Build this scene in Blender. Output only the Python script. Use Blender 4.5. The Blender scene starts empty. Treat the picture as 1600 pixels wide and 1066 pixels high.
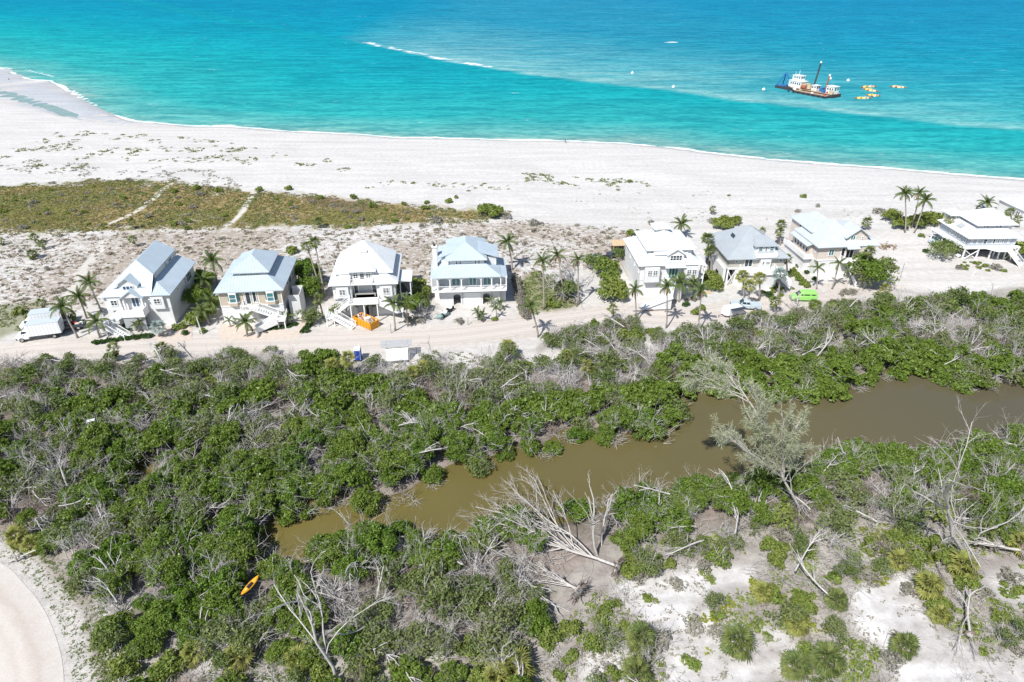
import bpy, math, random
import numpy as np
from mathutils import Vector, Matrix, Euler, Quaternion

random.seed(7)
RNG = np.random.default_rng(11)
S = bpy.context.scene
COL = S.collection
R = math.radians

# ------------------------------------------------------------------ camera
CAM_H, PITCH = 60.0, R(30.0)
cam_d = bpy.data.cameras.new('camera'); cam = bpy.data.objects.new('camera', cam_d); COL.objects.link(cam)
cam_d.sensor_width = 36.0; cam_d.lens = 24.0; cam_d.clip_start = 0.5; cam_d.clip_end = 30000
cam.location = (0, 0, CAM_H); cam.rotation_euler = (math.pi / 2 - PITCH, 0, 0)
S.camera = cam
S.render.resolution_x, S.render.resolution_y = 1024, 682

# ------------------------------------------------------------------ sky, sun, exposure
SUN_EL, SUN_AZ = R(51), R(33)          # azimuth of the shadow direction, from +Y towards +X
w = bpy.data.worlds.new('World'); S.world = w; w.use_nodes = True
nt = w.node_tree; nt.nodes.clear()
sky = nt.nodes.new('ShaderNodeTexSky'); sky.sky_type = 'NISHITA'; sky.sun_disc = False
sky.sun_elevation = SUN_EL; sky.sun_rotation = math.atan2(-math.sin(SUN_AZ), -math.cos(SUN_AZ))
sky.altitude = 0; sky.air_density = 1.0; sky.dust_density = 0.6; sky.ozone_density = 1.0
bg = nt.nodes.new('ShaderNodeBackground'); bg.inputs[1].default_value = 0.088
wo = nt.nodes.new('ShaderNodeOutputWorld')
nt.links.new(sky.outputs[0], bg.inputs[0]); nt.links.new(bg.outputs[0], wo.inputs[0])
sl = bpy.data.lights.new('sun', 'SUN'); sl.energy = 4.4; sl.angle = R(0.53); sl.color = (1.0, 0.975, 0.935)
sun = bpy.data.objects.new('sun', sl); COL.objects.link(sun)
sd = Vector((math.sin(SUN_AZ) * math.cos(SUN_EL), math.cos(SUN_AZ) * math.cos(SUN_EL), -math.sin(SUN_EL)))
sun.rotation_euler = sd.to_track_quat('-Z', 'Y').to_euler(); sun.location = (-60, -100, 150)
S.view_settings.view_transform = 'Standard'; S.view_settings.look = 'None'
S.view_settings.gamma = 1.0; S.view_settings.use_curve_mapping = False
S.view_settings.exposure = 0.45
try:
    S.cycles.max_bounces = 6; S.cycles.diffuse_bounces = 3; S.cycles.glossy_bounces = 2
    S.cycles.transparent_max_bounces = 6; S.cycles.use_denoising = True
except Exception: pass

# ------------------------------------------------------------------ survey helpers: where a point seen in the photograph stands
FPX = 1066.67
def W(px, py, z=0.0):
    u = (px - 800) / FPX; v = (py - 533) / FPX
    dy = math.cos(PITCH) - v * math.sin(PITCH); dz = -math.sin(PITCH) - v * math.cos(PITCH)
    t = (z - CAM_H) / dz
    return np.array((u * t, dy * t))
def WP(pts, z=0.0): return np.array([W(a, b, z) for a, b in pts])
def PX(x, y, z=0.0):
    d = y * math.cos(PITCH) - (z - CAM_H) * math.sin(PITCH)
    up = y * math.sin(PITCH) + (z - CAM_H) * math.cos(PITCH)
    return 800 + FPX * x / d, 533 - FPX * up / d
def XZ(px, py, Y):
    """x and height of the point seen at (px, py) at ground distance Y"""
    v = (py - 533) / FPX
    dy = math.cos(PITCH) - v * math.sin(PITCH); dz = -math.sin(PITCH) - v * math.cos(PITCH)
    t = Y / dy
    return (px - 800) / FPX * t, CAM_H + dz * t

# ------------------------------------------------------------------ numpy helpers
_LAT = np.random.default_rng(5).random((256, 256))
def vnoise(x, y):
    xi = np.floor(x).astype(int); yi = np.floor(y).astype(int); fx = x - xi; fy = y - yi
    fx = fx * fx * (3 - 2 * fx); fy = fy * fy * (3 - 2 * fy)
    a = _LAT[xi & 255, yi & 255]; b = _LAT[(xi + 1) & 255, yi & 255]
    c = _LAT[xi & 255, (yi + 1) & 255]; d = _LAT[(xi + 1) & 255, (yi + 1) & 255]
    return (a * (1 - fx) + b * fx) * (1 - fy) + (c * (1 - fx) + d * fx) * fy
def fbm(x, y, s, o=4):
    r = np.zeros(np.shape(x)); a = 0.5
    for k in range(o):
        r = r + a * vnoise(np.asarray(x) / s + 17.3 * k, np.asarray(y) / s + 5.1 * k); a *= .5; s *= .5
    return r / (1 - .5 ** o)
def inside(P, x, y):
    P = np.asarray(P); r = np.zeros(np.shape(x), bool); n = len(P)
    for i in range(n):
        x0, y0 = P[i]; x1, y1 = P[(i + 1) % n]
        if y0 == y1: continue
        c = ((y0 > y) != (y1 > y)) & (x < (x1 - x0) * (y - y0) / (y1 - y0) + x0)
        r ^= c
    return r
def pdist(P, x, y, closed=False):
    P = np.asarray(P, float); d = np.full(np.shape(x), 1e18); n = len(P)
    for i in range(n if closed else n - 1):
        a = P[i]; b = P[(i + 1) % n]; e = b - a; L = e @ e + 1e-12
        t = np.clip(((x - a[0]) * e[0] + (y - a[1]) * e[1]) / L, 0, 1)
        d = np.minimum(d, (x - a[0] - t * e[0]) ** 2 + (y - a[1] - t * e[1]) ** 2)
    return np.sqrt(d)
def sdist(P, x, y):
    d = pdist(P, x, y, True); return np.where(inside(P, x, y), d, -d)
def sstep(a, b, v):
    t = np.clip((v - a) / (b - a), 0, 1); return t * t * (3 - 2 * t)
def spline(P, n=8):
    P = [np.array(p, float) for p in P]; out = []
    for i in range(len(P) - 1):
        p0 = P[max(i - 1, 0)]; p1 = P[i]; p2 = P[i + 1]; p3 = P[min(i + 2, len(P) - 1)]
        for k in range(n):
            t = k / n
            out.append(.5 * (2 * p1 + (p2 - p0) * t + (2 * p0 - 5 * p1 + 4 * p2 - p3) * t * t + (3 * p1 - p0 - 3 * p2 + p3) * t ** 3))
    out.append(P[-1]); return np.array(out)

# ------------------------------------------------------------------ materials
MATS = {}
def newmat(name):
    m = bpy.data.materials.new(name); m.use_nodes = True; n = m.node_tree; n.nodes.clear()
    o = n.nodes.new('ShaderNodeOutputMaterial'); MATS[name] = m
    return m, n, o
def N(n, t, **kw):
    x = n.nodes.new(t)
    for k, v in kw.items():
        if k in ('op', 'operation'): x.operation = v
        elif k == 'blend': x.blend_type = v
        else: setattr(x, k, v)
    return x
def ramp(n, stops, inp=None, interp='LINEAR'):
    r = n.nodes.new('ShaderNodeValToRGB'); cr = r.color_ramp; cr.interpolation = interp
    while len(cr.elements) > 1: cr.elements.remove(cr.elements[-1])
    cr.elements[0].position = stops[0][0]; c = stops[0][1]; cr.elements[0].color = c if len(c) == 4 else (*c, 1)
    for p, c in stops[1:]:
        e = cr.elements.new(p); e.color = c if len(c) == 4 else (*c, 1)
    if inp is not None: n.links.new(inp, r.inputs[0])
    return r
def mixc(n, a, b, f, blend='MIX'):
    m = n.nodes.new('ShaderNodeMix'); m.data_type = 'RGBA'; m.blend_type = blend
    for s, v in ((m.inputs[0], f), (m.inputs[6], a), (m.inputs[7], b)):
        if hasattr(v, 'links') or hasattr(v, 'is_linked'): n.links.new(v, s)
        elif isinstance(v, (int, float)): s.default_value = v
        else: s.default_value = (*v, 1) if len(v) == 3 else v
    return m.outputs[2]
def noise(n, scale, detail=4, rough=.55, vec=None, dist=0.0):
    t = n.nodes.new('ShaderNodeTexNoise'); t.inputs['Scale'].default_value = scale
    t.inputs['Detail'].default_value = detail; t.inputs['Roughness'].default_value = rough; t.inputs['Distortion'].default_value = dist
    if vec is not None: n.links.new(vec, t.inputs['Vector'])
    return t
def math_(n, op, a, b=None, clamp=False):
    m = n.nodes.new('ShaderNodeMath'); m.operation = op; m.use_clamp = clamp
    for s, v in zip(m.inputs, (a, b)):
        if v is None: continue
        if isinstance(v, (int, float)): s.default_value = v
        else: n.links.new(v, s)
    return m.outputs[0]
def simple(name, col, rough=.6, var=.10, scale=1.2, metal=0.0, spec=.3, bump=0.0, dirt=None):
    m, n, o = newmat(name)
    b = n.nodes.new('ShaderNodeBsdfPrincipled')
    tc = n.nodes.new('ShaderNodeTexCoord')
    nz = noise(n, scale, 5, .6, tc.outputs['Object'])
    lo = tuple(c * (1 - var) for c in col); hi = tuple(min(1, c * (1 + var)) for c in col)
    r = ramp(n, [(.3, lo), (.7, hi)], nz.outputs[0])
    c = r.outputs[0]
    if dirt:
        nd = noise(n, scale * .35, 6, .7, tc.outputs['Object'])
        f = ramp(n, [(.5, (0, 0, 0)), (.75, (.5, .5, .5))], nd.outputs[0])
        c = mixc(n, c, dirt, f.outputs[0])
    n.links.new(c, b.inputs['Base Color'])
    b.inputs['Roughness'].default_value = rough; b.inputs['Metallic'].default_value = metal
    b.inputs['Specular IOR Level'].default_value = spec
    if bump:
        bp = n.nodes.new('ShaderNodeBump'); bp.inputs['Strength'].default_value = bump; bp.inputs['Distance'].default_value = .05
        n.links.new(nz.outputs[0], bp.inputs['Height']); n.links.new(bp.outputs[0], b.inputs['Normal'])
    n.links.new(b.outputs[0], o.inputs[0]); return m
def leafmat(name, ca, cb, cc=None, trans=.25, rough=.5):
    """leaf colours: per-leaf attribute 'tint' picks between ca and cb, the plant's own random shifts towards cc"""
    m, n, o = newmat(name)
    at = N(n, 'ShaderNodeAttribute', attribute_name='tint')
    c = ramp(n, [(0.0, ca), (1.0, cb)], at.outputs['Fac']).outputs[0]
    oi = n.nodes.new('ShaderNodeObjectInfo')
    if cc:
        f = math_(n, 'MULTIPLY', oi.outputs['Random'], .75)
        c = mixc(n, c, cc, f)
    d = n.nodes.new('ShaderNodeBsdfPrincipled'); d.inputs['Roughness'].default_value = rough; d.inputs['Specular IOR Level'].default_value = .25
    t = n.nodes.new('ShaderNodeBsdfTranslucent')
    n.links.new(c, d.inputs['Base Color'])
    hs = n.nodes.new('ShaderNodeHueSaturation'); hs.inputs['Saturation'].default_value = 1.1; hs.inputs['Value'].default_value = 1.3
    n.links.new(c, hs.inputs['Color']); n.links.new(hs.outputs[0], t.inputs[0])
    mx = n.nodes.new('ShaderNodeMixShader'); mx.inputs[0].default_value = trans
    n.links.new(d.outputs[0], mx.inputs[1]); n.links.new(t.outputs[0], mx.inputs[2]); n.links.new(mx.outputs[0], o.inputs[0])
    return m

simple('white_wall', (.70, .70, .695), .6, .06, .8, dirt=(.56, .54, .51))
simple('white_trim', (.82, .82, .81), .5, .03)
simple('beige_wall', (.50, .43, .34), .7, .06)
simple('greige_wall', (.47, .45, .40), .7, .06)
simple('pink_wall', (.62, .55, .49), .7, .06)
simple('bluegrey_wall', (.40, .44, .48), .7, .06)
simple('grey_siding', (.42, .43, .44), .7, .08)
simple('metal_roof', (.45, .525, .585), .40, .06, .5, spec=.45, dirt=(.37, .43, .48))
simple('white_roof', (.70, .72, .735), .45, .06, .5, spec=.4, dirt=(.56, .58, .59))
simple('pale_roof', (.49, .53, .56), .45, .06, .5, spec=.4, dirt=(.40, .43, .46))
simple('grey_roof', (.36, .395, .42), .55, .06, .5, spec=.4, dirt=(.40, .42, .44))
simple('glass', (.035, .055, .065), .08, .2, spec=.6)
simple('teal_glass', (.06, .19, .20), .08, .2, spec=.6)
simple('blue_glass', (.05, .10, .17), .1, .2, spec=.6)
simple('dark_void', (.03, .03, .035), .8)  # near-black that paints the unlit inside of openings, carports and doorways
simple('deck_wood', (.40, .36, .32), .8, .15, 3)
simple('raw_wood', (.52, .40, .25), .8, .15, 3)
simple('grey_wood', (.36, .34, .32), .8, .15, 3)
simple('concrete', (.52, .50, .47), .85, .12, .7)
simple('paver', (.55, .47, .40), .85, .10, 1.5)
simple('mulch', (.12, .07, .045), .95, .4, 5)
simple('white_paint', (.80, .81, .82), .3, .02, spec=.5)
simple('grey_panel', (.52, .57, .60), .4, .05, spec=.5)
simple('black_rubber', (.025, .025, .027), .8)
simple('chrome', (.55, .56, .58), .25, .05, metal=.9)
simple('silver_paint', (.46, .53, .58), .3, .03, spec=.6)
simple('dark_paint', (.045, .055, .075), .25, .05, spec=.6)
simple('lime_paint', (.30, .62, .16), .35, .04, spec=.4)
simple('cart_paint', (.22, .36, .34), .4, .05)
simple('orange_paint', (.70, .32, .02), .5, .10, 2, dirt=(.35, .16, .05))
simple('yellow_plastic', (.75, .50, .08), .5, .1)
simple('peach_plastic', (.72, .52, .30), .5, .1)
simple('potty_blue', (.01, .06, .38), .5, .08)
simple('ship_blue', (.03, .16, .38), .5, .1)
simple('ship_hull', (.05, .05, .06), .6, .2, dirt=(.16, .09, .06))
simple('ship_deck', (.42, .29, .20), .8, .25, 1.0, dirt=(.22, .16, .13))
simple('rust', (.33, .12, .07), .8, .3)
simple('tan_metal', (.50, .42, .28), .6, .15)
simple('red_paint', (.45, .05, .04), .5, .1)
simple('amber_lamp', (.6, .2, .02), .3)
simple('lamp_lens', (.75, .75, .72), .15)
simple('rubbish', (.60, .52, .45), .9, .35, 4)
simple('canvas', (.75, .74, .72), .9, .05)
simple('skin', (.42, .26, .19), .6, .05)
simple('navy_cloth', (.03, .04, .08), .8, .1)
simple('palm_bark', (.33, .29, .25), .9, .25, 4, bump=.4)
simple('pale_bark', (.47, .44, .41), .9, .18, 3, bump=.4)
simple('dead_wood', (.50, .475, .455), .9, .22, 2.5)
simple('brown_wood', (.24, .19, .16), .9, .25, 2.5)
simple('root_soil', (.33, .30, .28), .95, .35, 3, bump=.6)
leafmat('mangrove_leaf', (.045, .10, .014), (.19, .295, .044), (.185, .24, .05), .28, .36)
leafmat('scrub_leaf', (.07, .115, .03), (.215, .275, .08), (.21, .235, .10), .27)
leafmat('seagrape_leaf', (.085, .14, .025), (.26, .32, .07), (.21, .25, .06), .25)
leafmat('hedge_leaf', (.03, .08, .015), (.07, .13, .03), (.05, .10, .02))
leafmat('coconut_leaf', (.055, .105, .025), (.15, .19, .06), (.12, .15, .05))
leafmat('fan_leaf', (.075, .125, .035), (.18, .215, .075), (.19, .21, .06))
leafmat('yellow_fan', (.16, .20, .05), (.36, .34, .09), (.26, .27, .08))
leafmat('silver_leaf', (.22, .29, .27), (.36, .42, .39), (.28, .34, .32))
leafmat('dead_leaf', (.24, .165, .09), (.36, .27, .16), (.28, .2, .12))
leafmat('needle_leaf', (.32, .345, .22), (.48, .50, .35), (.40, .42, .28), .38)
leafmat('yellow_cover', (.15, .19, .02), (.33, .33, .04), (.22, .25, .03))
leafmat('grass_leaf', (.17, .155, .055), (.31, .275, .115), (.24, .2, .09), .35)
leafmat('tuft_leaf', (.19, .155, .11), (.33, .28, .21), (.24, .19, .14))
leafmat('creeper_leaf', (.12, .16, .05), (.24, .27, .10), (.18, .2, .08))
leafmat('grey_leaf', (.23, .22, .17), (.36, .34, .28), (.28, .26, .22))

# ------------------------------------------------------------------ objects
def tag(o, label=None, cat=None, group=None, kind=None):
    if label: o['label'] = label
    if cat: o['category'] = cat
    if group: o['group'] = group
    if kind: o['kind'] = kind
    return o
def root(name, label, cat, loc=(0, 0, 0), rz=0.0, group=None):
    o = bpy.data.objects.new(name, None); COL.objects.link(o); o.empty_display_size = .3
    o.location = loc; o.rotation_euler = (0, 0, rz)
    return tag(o, label, cat, group)
def link(name, me, mat=None, parent=None, loc=None, rot=None, scale=None):
    if mat is not None and not me.materials:
        for m in (mat if isinstance(mat, (list, tuple)) else [mat]): me.materials.append(MATS[m])
    o = bpy.data.objects.new(name, me); COL.objects.link(o)
    if parent is not None: o.parent = parent
    if loc is not None: o.location = loc
    if rot is not None: o.rotation_euler = rot
    if scale is not None: o.scale = scale if hasattr(scale, '__len__') else (scale,) * 3
    return o
def npmesh(name, V, F, attrs=None, smooth=False, mats=None):
    """F: (n,k) int array of k-gons"""
    V = np.asarray(V, np.float32); F = np.asarray(F, np.int32); me = bpy.data.meshes.new(name)
    me.vertices.add(len(V)); me.vertices.foreach_set('co', V.ravel())
    k = F.shape[1]; me.loops.add(F.size); me.loops.foreach_set('vertex_index', F.ravel())
    me.polygons.add(len(F)); me.polygons.foreach_set('loop_start', np.arange(0, F.size, k, dtype=np.int32))
    try: me.polygons.foreach_set('loop_total', np.full(len(F), k, np.int32))
    except Exception: pass
    if smooth: me.polygons.foreach_set('use_smooth', np.ones(len(F), bool))
    for nme, a in (attrs or {}).items():
        a = np.asarray(a, np.float32)
        if a.ndim == 1:
            at = me.attributes.new(nme, 'FLOAT', 'POINT'); at.data.foreach_set('value', a)
        else:
            at = me.attributes.new(nme, 'FLOAT_COLOR', 'POINT'); at.data.foreach_set('color', a.ravel())
    me.update(calc_edges=True)
    for m in mats or []: me.materials.append(MATS[m])
    return me

class MB:
    def __init__(s): s.v = []; s.f = []
    def add(s, vs, fs):
        b = len(s.v); s.v += [tuple(map(float, p)) for p in vs]; s.f += [tuple(b + i for i in f) for f in fs]; return s
    def box(s, x0, x1, y0, y1, z0, z1):
        x0, x1 = sorted((x0, x1)); y0, y1 = sorted((y0, y1)); z0, z1 = sorted((z0, z1))
        return s.add([(x0, y0, z0), (x1, y0, z0), (x1, y1, z0), (x0, y1, z0), (x0, y0, z1), (x1, y0, z1), (x1, y1, z1), (x0, y1, z1)],
                     [(3, 2, 1, 0), (4, 5, 6, 7), (0, 1, 5, 4), (1, 2, 6, 5), (2, 3, 7, 6), (3, 0, 4, 7)])
    def beam(s, p, q, w=.1, h=.1, up=(0, 0, 1)):
        p = Vector(p); q = Vector(q); d = (q - p).normalized(); u = Vector(up)
        if abs(d.dot(u)) > .98: u = Vector((0, 1, 0))
        a = d.cross(u).normalized() * w / 2; b = a.cross(d).normalized() * h / 2
        vs = [c + i * a + j * b for c in (p, q) for i, j in ((-1, -1), (1, -1), (1, 1), (-1, 1))]
        return s.add(vs, [(3, 2, 1, 0), (4, 5, 6, 7), (0, 1, 5, 4), (1, 2, 6, 5), (2, 3, 7, 6), (3, 0, 4, 7)])
    def slab(s, pts, t):
        """polygon with a vertical thickness t below it"""
        n = len(pts); vs = list(pts) + [(p[0], p[1], p[2] - t) for p in pts]
        return s.add(vs, [tuple(range(n)), tuple(range(2 * n - 1, n - 1, -1))] + [(i, i + n, (i + 1) % n + n, (i + 1) % n) for i in range(n)])
    def prism(s, pts, axis, a, b):
        """2-D outline extruded along an axis from a to b"""
        def mk(u, v, t): return {'x': (t, u, v), 'y': (u, t, v), 'z': (u, v, t)}[axis]
        n = len(pts); vs = [mk(u, v, a) for u, v in pts] + [mk(u, v, b) for u, v in pts]
        return s.add(vs, [tuple(range(n - 1, -1, -1)), tuple(range(n, 2 * n))] + [(i, (i + 1) % n, (i + 1) % n + n, i + n) for i in range(n)])
    def tube(s, pts, rad, n=6, cap=True):
        pts = [Vector(p) for p in pts]; rad = rad if hasattr(rad, '__len__') else [rad] * len(pts)
        base = len(s.v); prev = None
        for i, p in enumerate(pts):
            d = (pts[min(i + 1, len(pts) - 1)] - pts[max(i - 1, 0)]).normalized()
            u = prev if prev is not None else (Vector((1, 0, 0)) if abs(d.x) < .8 else Vector((0, 1, 0)))
            a = (u - d * u.dot(d)).normalized(); prev = a; b = d.cross(a)
            for k in range(n):
                t = 2 * math.pi * k / n; q = p + (a * math.cos(t) + b * math.sin(t)) * rad[i]; s.v.append(tuple(q))
        for i in range(len(pts) - 1):
            for k in range(n):
                s.f.append((base + i * n + k, base + i * n + (k + 1) % n, base + (i + 1) * n + (k + 1) % n, base + (i + 1) * n + k))
        if cap:
            s.f.append(tuple(base + k for k in range(n - 1, -1, -1))); e = base + (len(pts) - 1) * n
            s.f.append(tuple(e + k for k in range(n)))
        return s
    def cyl(s, c, r, h, n=16, axis='z'):
        c = Vector(c); d = {'x': Vector((1, 0, 0)), 'y': Vector((0, 1, 0)), 'z': Vector((0, 0, 1))}[axis]
        return s.tube([c - d * h / 2, c + d * h / 2], r, n)
    def loft(s, secs):
        """list of equally long closed sections (lists of points)"""
        base = len(s.v); n = len(secs[0])
        for q in secs: s.v += [tuple(map(float, p)) for p in q]
        for i in range(len(secs) - 1):
            for k in range(n):
                s.f.append((base + i * n + k, base + i * n + (k + 1) % n, base + (i + 1) * n + (k + 1) % n, base + (i + 1) * n + k))
        s.f.append(tuple(base + k for k in range(n - 1, -1, -1))); e = base + (len(secs) - 1) * n
        s.f.append(tuple(e + k for k in range(n))); return s
    def mesh(s, name, smooth=False, bevel=0):
        me = bpy.data.meshes.new(name); me.from_pydata(s.v, [], s.f)
        import bmesh
        bm = bmesh.new(); bm.from_mesh(me); bmesh.ops.recalc_face_normals(bm, faces=bm.faces)
        if bevel: bmesh.ops.bevel(bm, geom=list(bm.edges), offset=bevel, segments=2, affect='EDGES', clamp_overlap=True)
        bm.to_mesh(me); bm.free()
        if smooth:
            for p in me.polygons: p.use_smooth = True
        return me
    def build(s, name, mat, parent=None, smooth=False, kind=None, bevel=0):
        o = link(name, s.mesh(name, smooth, bevel), mat, parent)
        if kind: o['kind'] = kind
        return o
# ================================================================== the lie of the land
SEA_Z, CREEK_Z = -0.4, -0.5
SHORE = WP([(-260, 60), (-120, 88), (0, 108), (22, 117), (42, 125), (76, 127), (95, 138), (113, 150), (124, 162), (146, 173), (166, 178), (191, 187), (214, 191),
            (253, 194), (298, 198), (363, 199), (400, 202), (455, 206), (540, 210), (575, 212), (615, 216), (700, 217), (800, 220), (880, 221), (975, 225),
            (1050, 232), (1100, 239), (1200, 250), (1300, 258), (1400, 265), (1500, 274), (1600, 282), (1750, 294), (1950, 312)], SEA_Z)
SHORE = np.vstack([[-1500, 900], SHORE, [1400, 130]])
SHORE_POLY = np.vstack([SHORE, [1500, 9000], [-1500, 9000]])
POOL = WP([(-150, 118), (0, 151), (36, 160), (70, 171), (100, 181), (130, 187), (122, 178), (90, 166), (60, 156), (30, 146), (0, 138), (-150, 100)])
SPIT = WP([(-260, 60), (0, 108), (42, 125), (113, 150), (191, 187), (230, 196), (130, 189), (70, 176), (0, 155), (-260, 90)])
FIELD = WP([(-200, 296), (-60, 290), (0, 291), (60, 288), (120, 283), (200, 281), (262, 286), (330, 291), (400, 300), (470, 304), (540, 311), (600, 317), (680, 325), (740, 328),
            (790, 332), (770, 344), (700, 349), (600, 352), (540, 357), (440, 354), (330, 358), (200, 361), (100, 363), (0, 363), (-200, 366)])
ROADC = [W(*p) for p in [(-260, 585), (-120, 570), (0, 556), (100, 546), (250, 541), (400, 537), (500, 534), (600, 530), (700, 525), (800, 513), (850, 505),
                         (900, 498), (960, 492), (1050, 496), (1120, 490), (1180, 478), (1240, 468), (1310, 456), (1370, 444), (1430, 428), (1500, 424), (1580, 432), (1700, 432), (1900, 424)]]
ROADL = spline(ROADC, 8)
LOOP = spline([W(*p) for p in [(-260, 860), (-80, 862), (0, 880), (40, 915), (70, 955), (92, 1010), (100, 1066), (92, 1130), (60, 1210)]], 8)
LOOP_POLY = np.vstack([LOOP, W(-260, 1230)])
CREEK = WP([(418, 838), (445, 812), (500, 788), (560, 776), (600, 790), (650, 776), (690, 746), (730, 728), (790, 722), (800, 703), (850, 712), (868, 698), (900, 672), (940, 680), (980, 688),
            (1050, 668), (1052, 648), (1072, 618), (1085, 602), (1120, 604), (1160, 606), (1195, 610), (1212, 628), (1240, 617), (1310, 615), (1350, 602), (1400, 582), (1436, 576), (1460, 592), (1500, 602), (1540, 610), (1600, 602), (1800, 585), (2000, 575),
            (2000, 650), (1800, 665), (1600, 680), (1540, 690), (1490, 705), (1440, 712), (1390, 705), (1330, 705), (1270, 715), (1200, 742), (1150, 757), (1100, 755), (1060, 765), (1010, 772), (985, 790), (940, 775),
            (880, 795), (840, 800), (800, 815), (760, 830), (700, 842), (640, 828), (600, 832), (560, 838), (510, 855), (470, 872), (440, 876), (415, 855)])
POND = WP([(196, 742), (215, 726), (245, 720), (262, 735), (255, 756), (225, 765), (200, 760)])
SAND_A = WP([(955, 925), (985, 905), (1040, 892), (1100, 886), (1180, 876), (1180, 905), (1150, 925), (1100, 940), (1130, 985), (1220, 985), (1250, 1020), (1200, 1070), (1180, 1120), (1060, 1120), (1030, 1000), (985, 950)])
SAND_B = WP([(1335, 925), (1370, 905), (1420, 890), (1440, 945), (1480, 985), (1540, 1022), (1600, 1020), (1750, 1020), (1750, 1150), (1400, 1150), (1380, 1010), (1330, 965)])
SAND_C = WP([(1520, 895), (1600, 890), (1700, 900), (1700, 950), (1600, 950), (1550, 930)])
LITTER = WP([(900, 905), (960, 870), (1060, 850), (1180, 820), (1340, 840), (1430, 815), (1560, 860), (1750, 880), (1800, 1200), (650, 1200), (700, 1066), (650, 1010), (880, 985)])
LITTER2 = WP([(110, 880), (60, 860), (130, 1000), (140, 1066), (150, 1180), (700, 1180), (690, 1010), (560, 1030), (480, 985), (330, 985), (230, 1010), (170, 940)])
VEG_N = WP([(-260, 600), (-60, 572), (0, 566), (60, 562), (150, 563), (230, 566), (300, 561), (400, 549), (480, 556), (540, 566), (600, 572), (650, 576), (700, 572), (760, 562), (800, 560), (838, 545),
            (868, 516), (900, 506), (960, 506), (1010, 514), (1060, 524), (1150, 512), (1205, 488), (1290, 478), (1340, 470), (1400, 458), (1480, 462), (1540, 458), (1600, 446), (1900, 440),
            (2000, 570), (1600, 600), (1436, 576), (1350, 602), (1212, 628), (1085, 602), (1050, 668), (868, 698), (790, 722), (690, 746), (600, 790), (500, 788), (418, 838), (250, 1000), (-300, 760)])
MUD = WP([(-300, 585), (0, 575), (300, 575), (560, 590), (800, 585), (900, 575), (1100, 560), (1300, 540), (1600, 520), (2000, 500), (2000, 800), (1600, 790), (1300, 800), (1100, 830), (950, 850), (800, 940), (640, 990), (300, 960), (130, 880), (0, 850), (-300, 800)])

def gridaxis(fine0, fine1, step, lo, hi, grow=1.18):
    a = list(np.arange(fine0, fine1 + step / 2, step)); s = step
    while a[-1] < hi: s *= grow; a.append(a[-1] + s)
    s = step
    while a[0] > lo: s *= grow; a.insert(0, a[0] - s)
    return np.array(a)
def tensor(xs, ys):
    X, Y = np.meshgrid(xs, ys); nx, ny = len(xs), len(ys)
    i = np.arange(nx * ny).reshape(ny, nx)
    F = np.stack([i[:-1, :-1], i[:-1, 1:], i[1:, 1:], i[1:, :-1]], -1).reshape(-1, 4)
    return X.ravel(), Y.ravel(), F
def land_h(x, y, d_shore=None, d_creek=None):
    """height of the ground"""
    ds = -sdist(SHORE_POLY, x, y) if d_shore is None else d_shore
    dc = np.maximum(sdist(CREEK, x, y), sdist(POND, x, y)) if d_creek is None else d_creek
    h = np.clip(SEA_Z + ds * .035, -3.0, 0.0)
    dune = sstep(128, 150, y) * sstep(14, 30, ds)
    h = h + dune * (fbm(x, y, 14, 3) - .45) * .9
    h = h - sstep(-3.4, .2, dc) * 1.5
    road = pdist(ROADL, x, y)
    bush = sstep(1.5, 6, -sdist(LOOP_POLY, x, y)) * sstep(4, 9, road) * sstep(-3, -8, dc) * (1 - sstep(100, 118, y))
    h = h + bush * (fbm(x, y, 7, 3) - .5) * .5
    return h

gx = gridaxis(-185, 165, .7, -1400, 1300); gy = gridaxis(34, 292, .66, -120, 900)
X, Y, F = tensor(gx, gy)
ds = -sdist(SHORE_POLY, X, Y); dc = np.maximum(sdist(CREEK, X, Y), sdist(POND, X, Y))
Z = land_h(X, Y, ds, dc)
ms_ = sstep(-1.5, 1.0, sdist(SPIT, X, Y)); Z = Z * (1 - ms_) + np.maximum(Z, -.12) * ms_
mp2 = sstep(-2.5, 1.5, sdist(POOL, X, Y) + (fbm(X, Y, 6, 3) - .5) * 4); Z = Z * (1 - mp2) + -.42 * mp2
n1 = fbm(X, Y, 5, 4); n2 = fbm(X + 300, Y, 1.8, 3); n3 = fbm(X, Y + 500, 22, 4)
wob = (n1 - .5) * 3.0 + (n2 - .5) * 1.6
wobf = (n2 - .5) * 4 + (fbm(X, Y, .9, 2) - .5) * 2
def zone(P, soft=.6, k=1.0): return sstep(-soft, soft, sdist(P, X, Y) + wob * k)
C = np.empty((len(X), 3)); C[:] = (.56, .55, .535)
def paint(col, m):
    C[:] = C * (1 - m[:, None]) + np.array(col) * m[:, None]
# sand between the houses and the sea, greyer and littered near the houses
paint((.525, .50, .47), .7 * (1 - sstep(150, 185, Y)) * sstep(.35, .6, n3))
mud = zone(MUD, 2.0, 1.4); lit = np.maximum(zone(LITTER, 1.2), zone(LITTER2, 1.2))
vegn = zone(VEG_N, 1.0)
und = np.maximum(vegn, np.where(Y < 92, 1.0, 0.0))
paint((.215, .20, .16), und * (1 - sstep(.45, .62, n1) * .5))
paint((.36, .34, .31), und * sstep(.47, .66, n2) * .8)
paint((.15, .125, .10), mud * .75)
paint((.28, .235, .21), mud * sstep(.52, .68, n1))
paint((.41, .385, .36), lit * .9)
paint((.27, .24, .22), lit * sstep(.45, .62, n2) * .8)
sandm = np.maximum(zone(SAND_A, .8, .8), np.maximum(zone(SAND_B, .8, .8), zone(SAND_C, .8, .6)))
sandm = sandm * (.35 + .65 * sstep(.40, .56, n1 * .6 + n2 * .4))
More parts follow.
